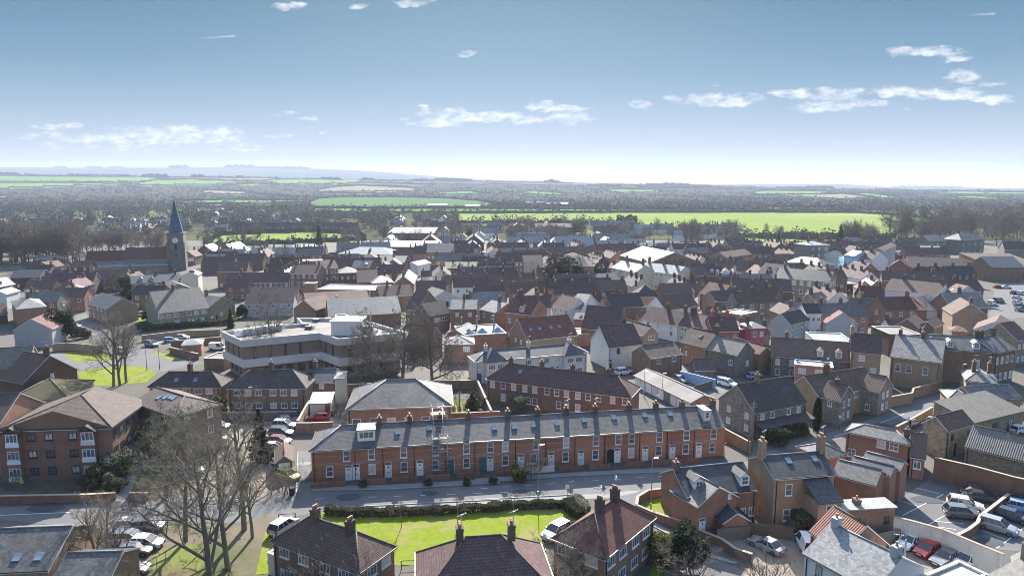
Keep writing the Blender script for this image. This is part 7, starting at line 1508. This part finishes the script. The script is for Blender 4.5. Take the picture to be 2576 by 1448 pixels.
for i, (t, x, y, s, lb) in enumerate((('h', 1000, 165, 1.0, 'lone dark conifer on the green before the meadow'), ('h', 1590, 215, 1.8, 'dark conifer beside the right hand bare trees'), ('f', 985, 165, 1.6, 'dark conifer at the edge of the sports field'))): Tree('conifer', t, (x, y), s, lb, 'conifer')
for i, (x, y, s) in enumerate(((2745, 1000, 1.35), (2765, 1003, 1.45), (2785, 1000, 1.3))): Tree('poplar', 's', (x, y), s, ['left', 'middle', 'right'][i] + ' one of three tall poplars at upper right', 'poplar_tree')
rn = random.Random(77)
def clump(n, t, xr, yr, s, label, group, keys=('mid0', 'mid1', 'mid2'), name='bare_tree'):
    for _ in range(n):
        x, y = rn.uniform(*xr), rn.uniform(*yr); g = G(t, (x, y))
        if any(infoot(g, f, 1.5) for f in FOOT): continue
        Tree(rn.choice(keys), t, (x, y), s * rn.uniform(.8, 1.2), label, name, 'tree', group, pos=g)
def infoot(g, f, pad=0):
    c = (f[0] + f[2]) / 2
    if (g - c).length > 60: return False
    for i in range(4):
        a, b = f[i], f[(i + 1) % 4]; e = b - a; n = Vector((e.y, -e.x, 0)).normalized()
        if (g - a).dot(n) > pad: return False
    return True
clump(60, 'e', (-60, 700), (225, 350), 1.3, 'tall bare tree in the dense belt left of the church', 'bare trees left of the church')
clump(26, 'e', (700, 1400), (215, 265), .95, 'bare tree in the thicket behind the church', 'bare trees behind the church')
clump(14, 'h', (1610, 1900), (175, 240), 1.1, 'bare tree in the group behind the market place houses', 'bare trees behind the market place')
clump(34, 'i', (580, 1950), (110, 205), 1.55, 'tall bare tree in the belt around the stone school', 'bare trees around the stone school')
clump(12, 'h', (0, 640), (130, 235), 1.0, 'bare tree among the roofs near the poplars', 'bare trees near the poplars')
clump(46, 's', (1700, 2760), (935, 985), .85, 'bare tree in the scrub in front of the bright meadow', 'bare trees before the bright meadow')
clump(22, 's', (900, 1700), (945, 1000), .8, 'bare tree among the industrial roofs', 'bare trees among the industrial roofs')
clump(10, 's', (2950, 3300), (935, 975), .6, 'bare tree on the green strip before the meadow', 'bare trees on the green strip')
clump(30, 's', (1060, 1720), (880, 925), 1.0, 'bare tree around the distant dark warehouse', 'bare trees around the distant warehouse')
clump(14, 'e', (1500, 2070), (150, 330), .5, 'bare tree by the sheds right of the spire', 'bare trees by the sheds')
# hedges
def hedge(label, t, pts, h, wd, mm='hedge_leaf', dens=60, size=.12, wild=.2):
    g = [G(t if len(p) == 2 else p[0], p[-2:], 0) for p in pts]; o0 = g[0].copy(); mb = MB(); r_ = random.Random(len(label))
    for a, b in zip(g, g[1:]):
        a = a - o0; b = b - o0; d = b - a; L = d.length; n = Vector((-d.y, d.x, 0)).normalized()
        for _ in range(int(L * dens)):
            q = a + d * r_.random(); ww_ = wd / 2 * (1 + wild * sin(q.x * 1.7)); hh = h * (1 + wild * .5 * sin(q.x * 1.3 + 1) + wild * .4 * sin(q.x * 3.1)); s1, s2 = r_.uniform(-1, 1), r_.random()
            if r_.random() < .6: (s1, s2) = (math.copysign(1, s1), s2) if r_.random() < .5 else (s1, 1)
            c = q + n * (s1 * ww_) + Vector((0, 0, .05 + s2 * hh)); v = Vector((r_.gauss(0, 1), r_.gauss(0, 1), r_.gauss(0, 1))).normalized(); e = v.orthogonal().normalized(); f = v.cross(e); s = size * r_.uniform(.6, 1.3); mb.face([c + e * s, c + f * s, c - e * s, c - f * s])
    tag(link('hedge', mb.mesh('hedge', M[mm], uv=False), None, o0), label, 'hedge')
hedge('long clipped hedge between the road pavement and the lawn', 'b', [('b', 540, 1000), ('b', 740, 1015), ('b', 1000, 1010), ('b', 1350, 1000), ('b', 1600, 985), ('b', 1800, 975), ('c', 90, 972), ('c', 330, 960), ('c', 660, 950)], .95, .9, dens=420)
hedge('hedge turning down the right end of the lawn', 'c', [(660, 950), (700, 1000), (770, 1040)], 1.2, 1.2, dens=420)
hedge('loose pale hedge at the hedge corner beside the junction', 'c', [(690, 930), (760, 960), (790, 1010)], 1.2, 1.6, 'leaf_grey', dens=380)
hedge('dark ivy hedge between the two gardens below the chimney house', 'd', [(400, 1080), (470, 1130), (520, 1200)], 2.0, 1.8, 'hedge_leaf', dens=400)
hedge('rough hedge on the far side of the road behind the buff wall', 'e', [(1230, 870), (1500, 850), (1900, 820)], 1.5, 2.0, 'hedge_leaf', dens=200, size=.2)
# ------------------------------------------------------------------ infill of the old town
cell = {}
def small_house(g, rz_, L, D, he, wm, rm, label, group, detail=1, ch=True, pit=39, nm='house'):
    o = thing(nm, label, nm.replace('_', ' '), g, rz_, group); r_ = random.Random(int(g.x * 13 + g.y * 7))
    key = (L, D, he, wm, rm, pit)
    def rk():
        mb, zr, _ = roof_mb(L, D, he, 'g', pit, .25, .1); return mb.mesh('roof', [M[rm], M['lead_grey']])
    def wk():
        wb = MB(); tp = tan(R(pit)); zR = he + D / 2 * tp - .05
        wb.face([(0, 0, 0), (L, 0, 0), (L, 0, he), (0, 0, he)]); wb.face([(L, D, 0), (0, D, 0), (0, D, he), (L, D, he)]); wb.face([(L, 0, 0), (L, D, 0), (L, D, he), (L, D / 2, zR), (L, 0, he)]); wb.face([(0, D, 0), (0, 0, 0), (0, 0, he), (0, D / 2, zR), (0, D, he)])
        return wb.mesh('wall', M[wm])
    link('roof', cached(('R',) + key, rk), o); link('wall', cached(('Wl',) + key, wk), o)
    if L > 12 and ch:
        for q_ in (.06, .5) if L < 18 else (.03, .34, .66): chimney(o, L * q_, D / 2, he + D / 2 * tan(R(pit)) - .6, he + D / 2 * tan(R(pit)) + 1.5, 'chimney_brick', pots=2 if detail else 0)
    if ch: chimney(o, L * (.95 if L > 12 else r_.choice([.08, .5, .92])), D / 2, he + D / 2 * tan(R(pit)) - .6, he + D / 2 * tan(R(pit)) + 1.5, 'chimney_brick', pots=2 if detail else 0)
    if detail:
        n = max(1, int(L / 3.2))
        for f in range(2):
            for k in range(n):
                if he > 4: window(o, (L * (k + .5) / n, -.003, .9 + f * he / 2), 0, 1.1, 1.2, 'c', 1)
            if he > 4 and f: window(o, (L + .003, D * .5, .9 + f * he / 2), pi / 2, 1.0, 1.2, 'c', 1); window(o, (-.003, D * .5, .9 + f * he / 2), -pi / 2, 1.0, 1.2, 'c', 1)
    return o
rf = random.Random(42)
WR = [('brick_red', 'tile_plum'), ('render_white', 'tile_plum'), ('brick_tan', 'tile_plum'), ('stone_grey', 'tile_brown'), ('brick_brown', 'tile_plum'), ('brick_red', 'tile_brown'), ('brick_brown', 'tile_dark'), ('brick_dark', 'tile_brown'), ('brick_brown', 'tile_brown'), ('brick_red', 'tile_plum'), ('brick_dark', 'tile_dark'), ('brick_tan', 'tile_brown'), ('render_white', 'tile_plum'), ('brick_brown', 'slate_pale'), ('brick_red', 'slate_grey'), ('render_cream', 'tile_dark'), ('brick_brown', 'tile_red'), ('stone_grey', 'slate_pale')]
ROADS = [Pq('h', [(1120, 1100), (1300, 980), (1400, 850), (1400, 770), (1560, 700), (1570, 400), (1940, 400), (1900, 520), (1730, 640), (1560, 800), (1480, 920), (1350, 1110)]), Pq('i', [(1640, 480), (2000, 480), (2000, 880), (1570, 940), (1640, 720)])]
TOWN = Pq('s', [(1000, 1150), (1050, 1070), (1500, 1010), (2300, 1020), (3100, 1010), (3700, 990), (3700, 1120), (3640, 1400), (3100, 1330), (2960, 1420), (2700, 1300), (2400, 1320), (1900, 1400), (1850, 1330), (1750, 1280), (1300, 1200), (1150, 1250)])
def corners(g, a, L, D): u = Vector((cos(a), sin(a), 0)); n = Vector((-u.y, u.x, 0)); return [g, g + u * L, g + u * L + n * D, g + n * D]
def overlap(A, B, pad=.4):
    for S1 in (A, B):
        for i in range(4):
            e = S1[(i + 1) % 4] - S1[i]; n = Vector((e.y, -e.x, 0)).normalized(); a = [p.dot(n) for p in A]; b = [p.dot(n) for p in B]
            if max(a) + pad < min(b) or max(b) + pad < min(a): return False
    return True
def fill(n, region, heading, sizes, label, group, pick, tries, detail, noroad=True, zf=None, nm='house'):
    made = 0; xs = [p[0] for p in region]; ys = [p[1] for p in region]
    for _ in range(tries):
        if made >= n: break
        x, y = rf.uniform(min(xs), max(xs)), rf.uniform(min(ys), max(ys))
        if not inpoly(x, y, region) or (noroad and any(inpoly(x, y, r_) for r_ in ROADS)): continue
        g = G('P', (x, y)); a = heading + rf.choice([0, 0, 0, pi / 2]) + rf.uniform(-.06, .06); L, D, he = rf.choice(sizes); q = corners(g, a, L, D)
        if any((q[0] - f[0]).length < 80 and overlap(q, f) for f in FOOT): continue
        FOOT.append(q); wm, rm = rf.choice(pick); 
        if zf: g.z = zf(g)
        small_house(g, a, L, D, he, wm, rm, label(wm, rm), group, detail, nm=nm); made += 1
RN = {'tile_brown': 'brown tiled', 'tile_plum': 'plum tiled', 'tile_dark': 'near black tiled', 'slate_pale': 'pale slate', 'slate_grey': 'grey slate', 'tile_red': 'reddish tiled', 'slate_white': 'shining pale', 'tile_taupe': 'taupe tiled', 'slate_dark': 'dark slate'}
WN = {'brick_brown': 'brown brick', 'brick_red': 'red brick', 'brick_dark': 'dark brick', 'brick_tan': 'tan brick', 'render_white': 'white walled', 'render_cream': 'cream walled', 'stone_grey': 'grey stone'}
fill(120, TOWN, .12, [(26, 8, 5.8), (19, 8, 5.6), (14, 7.5, 6.2), (11, 8, 6.2)], lambda w_, r_: '%s house with %s roof packed into the old town centre' % (WN[w_], RN[r_]), 'houses packed into the old town centre', WR, 5000, 1)
fill(140, TOWN, .12, [(8, 6, 5.2), (7, 5, 4.0), (6, 5, 3.2), (5, 4, 2.8)], lambda w_, r_: 'small %s house with %s roof between the old town rows' % (WN[w_], RN[r_]), 'small houses between the old town rows', WR, 9000, 1, nm='outbuilding')  # small infill houses, carrying the outbuilding name
LEFTT = Pq('s', [(-40, 1110), (300, 1090), (700, 1120), (900, 1180), (950, 1240), (800, 1200), (430, 1250), (200, 1300), (-40, 1300)])
fill(16, LEFTT, .0, [(9, 7, 5.2), (7, 6, 5.0), (11, 7, 5.4)], lambda w_, r_: '%s house with %s roof in the streets below the church' % (WN[w_], RN[r_]), 'houses below the church', WR, 1500, 1)
SUB1 = Pq('P', [(-20, 560), (60, 530), (350, 548), (640, 520), (760, 545), (760, 582), (500, 592), (360, 590), (180, 575), (0, 592)])
FARP = [('brick_brown', 'tile_brown'), ('render_white', 'slate_white'), ('brick_red', 'tile_plum'), ('render_cream', 'slate_pale'), ('brick_brown', 'slate_white'), ('brick_brown', 'tile_taupe')]
fill(90, SUB1, .1, [(9, 7, 5.2), (14, 8, 5.2), (11, 7, 5.0)], lambda w_, r_: '%s house with %s roof in the distant suburb beyond the spire' % (WN[w_], RN[r_]), 'houses of the distant suburb', FARP, 4000, 0, False, nm='suburban_house')
SUB2 = Pq('P', [(935, 560), (1140, 560), (1160, 575), (1500, 572), (1850, 575), (1860, 590), (1700, 612), (1500, 625), (1250, 618), (930, 612)])
fill(46, SUB2, .05, [(11, 8, 5.2), (16, 9, 5.4), (22, 12, 4.5)], lambda w_, r_: '%s building with %s roof between the trees before the meadow' % (WN[w_], RN[r_]), 'buildings between the trees before the meadow', FARP, 3000, 0, False, nm='building')
IND = Pq('s', [(850, 1045), (1450, 1035), (1560, 990), (2200, 985), (2600, 1000), (2300, 1020), (1500, 1010), (1100, 1060)])
fill(26, IND, .08, [(18, 12, 5), (26, 14, 5), (14, 10, 4.5)], lambda w_, r_: '%s workshop with %s roof on the industrial edge' % (WN[w_], RN[r_]), 'workshops on the industrial edge', [('brick_brown', 'slate_white'), ('brick_dark', 'slate_pale'), ('render_white', 'slate_white')], 2000, 0, False, nm='workshop')
fill(9, Pq('s', [(770, 1040), (1120, 1040), (1120, 1070), (790, 1100)]), .08, [(16, 10, 4.5), (22, 12, 4.5), (11, 8, 5)], lambda w_, r_: '%s shed with %s roof between the church and the sports field' % (WN[w_], RN[r_]), 'sheds between the church and the sports field', FARP, 1500, 0, False, nm='shed')
clump(16, 's', (740, 1130), (990, 1060), .4, 'bare tree among the sheds between the church and the sports field', 'bare trees among the sheds')
clump(12, 's', (880, 1450), (975, 1000), .35, 'bare tree along the near edge of the sports field', 'bare trees along the sports field')
# the distant terrace facing the sports field
for i in range(17):
    x = 1690 / 1.84 + i * 29; g = G('s', (x + 10, 926)); a = -.02
    small_house(g, a, 9.6, 8, 5.4, 'brick_red' if i % 3 else 'brick_brown', 'tile_plum', 'house of the distant brick terrace facing the sports field', 'houses of the distant brick terrace', 0 if i % 2 else 1)
# white roofed seaside-like row left of the spire
for i in range(9):
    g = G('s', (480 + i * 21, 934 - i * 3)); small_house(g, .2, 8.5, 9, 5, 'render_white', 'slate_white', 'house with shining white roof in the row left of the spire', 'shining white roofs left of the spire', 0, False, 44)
for (x, y, L, D, he, wm, rm, lb) in ((1000, 792 - 0, 34, 12, 8, 'render_white', 'tile_taupe', 'white hotel on the hillside beyond the spire'), (1710, 836, 40, 16, 6, 'brick_dark', 'slate_white', 'low farm shed with blue white roof at the meadow edge'), (1860, 838, 30, 14, 6, 'brick_brown', 'slate_white', 'farm shed with pale roof right of the blue white one'), (2090, 830, 45, 18, 8, 'brick_dark', 'tile_taupe', 'large farm barn with reddish roof at the wood edge'), (2180, 832, 50, 18, 7, 'brick_brown', 'slate_white', 'pale roofed farm barn right of the large one'), (2140, 945, 34, 16, 8, 'brick_dark', 'tile_dark', 'dark brick hall silhouetted against the bright meadow')):
    X = G('s', (x, y)); Y_ = min(X.y, 1500); g = Vector((X.x / X.y * Y_, Y_, elev(X.x / X.y * Y_, Y_))); 
    o = small_house(g, .02, L, D, he, wm, rm, lb, None, 0, False, 22)
# ------------------------------------------------------------------ woods far off (nobody could count them)
def clear_at(x, y, z):
    px, py = proj((x, y, z)); return field_at(px, py, y) is None
def woods(name, mname, n, dr, hr, size, seed, cond, tri=26):
    rr = random.Random(seed); mb = MB(); made = 0; tries = 0
    while made < n and tries < n * 12:
        tries += 1
        D = exp(rr.uniform(log(dr[0]), log(dr[1]))); px = rr.uniform(-120, 2700); X = (px - 1287.5) / F * D; z = elev(X, D)
        if not cond(px, D, X, z, rr) or not clear_at(X, D, z): continue
        if D < 1100 and any(infoot(Vector((X, D, 0)), f, 3) for f in FOOT): continue
        h = rr.uniform(*hr) * (1 if D < 1800 else .6)
        if D > 1000 and field_any(*proj((X, D, z + h * .8))): continue
        w_ = h * rr.uniform(.28, .45); made += 1; s0_ = size * .68 * (D / 1500) ** .75
        for _ in range(tri * 2 if D < 1500 else tri):
            v = Vector((rr.gauss(0, 1), rr.gauss(0, 1), rr.gauss(0, 1))).normalized() * rr.random() ** .45
            c = Vector((X + v.x * w_, D + v.y * w_, z + h * .55 + v.z * h * .45)); a = Vector((rr.gauss(0, 1), rr.gauss(0, 1), rr.gauss(0, 1))).normalized(); b = a.orthogonal().normalized(); e = a.cross(b); s = s0_ * rr.uniform(.6, 1.4)
            mb.face([c + b * s, c - b * s * .5 + e * s, c - b * s * .5 - e * s])
    o = kind(link(name, mb.mesh(name, M[mname], uv=False)), 'stuff'); return o
def nz(x, y): return sin(x * .013 + 2) * cos(y * .0071) + .6 * sin(x * .031 + y * .011 + 1) + .4 * sin(x * .007 - y * .017)
def town_ok(px, D):
    return not (D < 620 and 300 < px < 2300) 
woods('woodland', 'twig_mass', 6500, (620, 3700), (9, 16), 2.0, 1, lambda px, D, X, z, r_: D > 1150 or (nz(px * 3, D) > -.1 and (px < 1150 or px > 2250 or D < 800)) and not (D < 750 and 900 < px < 2250 and r_.random() < .6))
woods('scrub_woodland', 'twig_olive', 900, (560, 1200), (4, 8), 1.3, 2, lambda px, D, X, z, r_: (px < 1150 or px > 2250 or D < 760) and nz(px * 2, D * 2) > 0)
woods('evergreen_wood', 'leaf_dark', 200, (800, 3500), (9, 15), 1.8, 3, lambda px, D, X, z, r_: nz(px * 1.3 + 40, D * .6) > .9)
woods('ridge_woods', 'twig_mass', 1500, (3500, 4100), (9, 15), 2.0, 4, lambda px, D, X, z, r_: nz(px * 1.7, D * .2) > .35, 16)
def skyline():
    rr = random.Random(9); mb = MB()
    for (a, b, h, D) in ((140, 172, 14, D2), (220, 260, 10, D2), (275, 320, 10, D2), (428, 478, 26, D2), (566, 650, 26, D2), (650, 780, 16, D2), (-60, 55, 14, D1), (360, 430, 16, D1), (480, 520, 18, D1), (598, 612, 14, D1), (805, 860, 14, D1), (905, 940, 16, D1), (1090, 1180, 12, D1), (1370, 1405, 20, D1), (1660, 1740, 12, D1), (2020, 2100, 14, D1), (2240, 2420, 14, D2)):
        for _ in range(int((b - a) * 5)):
            px = rr.uniform(a, b); dd = D + rr.uniform(-40, 40); X = (px - 1287.5) / F * dd * .99; z = elev(X, dd)
            for k in range(5):
                c = Vector((X + rr.uniform(-8, 8), dd, z + h * min(1, 4.5 * min(px - a, b - px) / (b - a) + .25) * (.75 + .25 * sin(px * .35)) * rr.random() ** .6 - 1)); s = D / 1100.
                mb.face([c + Vector((-s, 0, -s * .7)), c + Vector((s, 0, -s * .7)), c + Vector((rr.uniform(-s, s), 0.5, s))])
    kind(link('skyline_woods', mb.mesh('skyline_woods', M['twig_mass'], uv=False)), 'stuff')
skyline()
def hedgerows():
    rr = random.Random(19); mb = MB()
    for (mname, a, b, poly) in FIELDS:
        if mname == 'flood_water' or mname == 'scrub': continue
        for (x0, y0), (x1, y1) in zip(poly, poly[1:] + poly[:1]):
            n = int(abs(x1 - x0) * 1.1 + abs(y1 - y0)) + 2
            for k in range(n):
                t = (k + rr.random()) / n; px, py = x0 + (x1 - x0) * t, y0 + (y1 - y0) * t
                # walk out along the ray until it meets the land
                u_, v_ = px2uv(px, py); D = max(500, a * .8); hit = None
                while D < 4300:
                    if CH + v_ * D <= elev(u_ * D, D): hit = D; break
                    D *= 1.02
                if not hit: continue
                X = u_ * hit; z = elev(X, hit); h = rr.uniform(1.5, 4) if rr.random() < .93 else rr.uniform(6, 10)
                for _ in range(4):
                    s = (.8 + hit / 1400) * rr.uniform(.7, 1.3); c = Vector((X + rr.uniform(-3, 3) * hit / 1500, hit, z + h * rr.random())); mb.face([c + Vector((-s, 0, -s * .5)), c + Vector((s, .3, -s * .5)), c + Vector((rr.uniform(-s, s) * .5, 0, s * .6))])
    kind(link('hedgerows', mb.mesh('hedgerows', M['twig_mass'], uv=False)), 'stuff')
hedgerows()
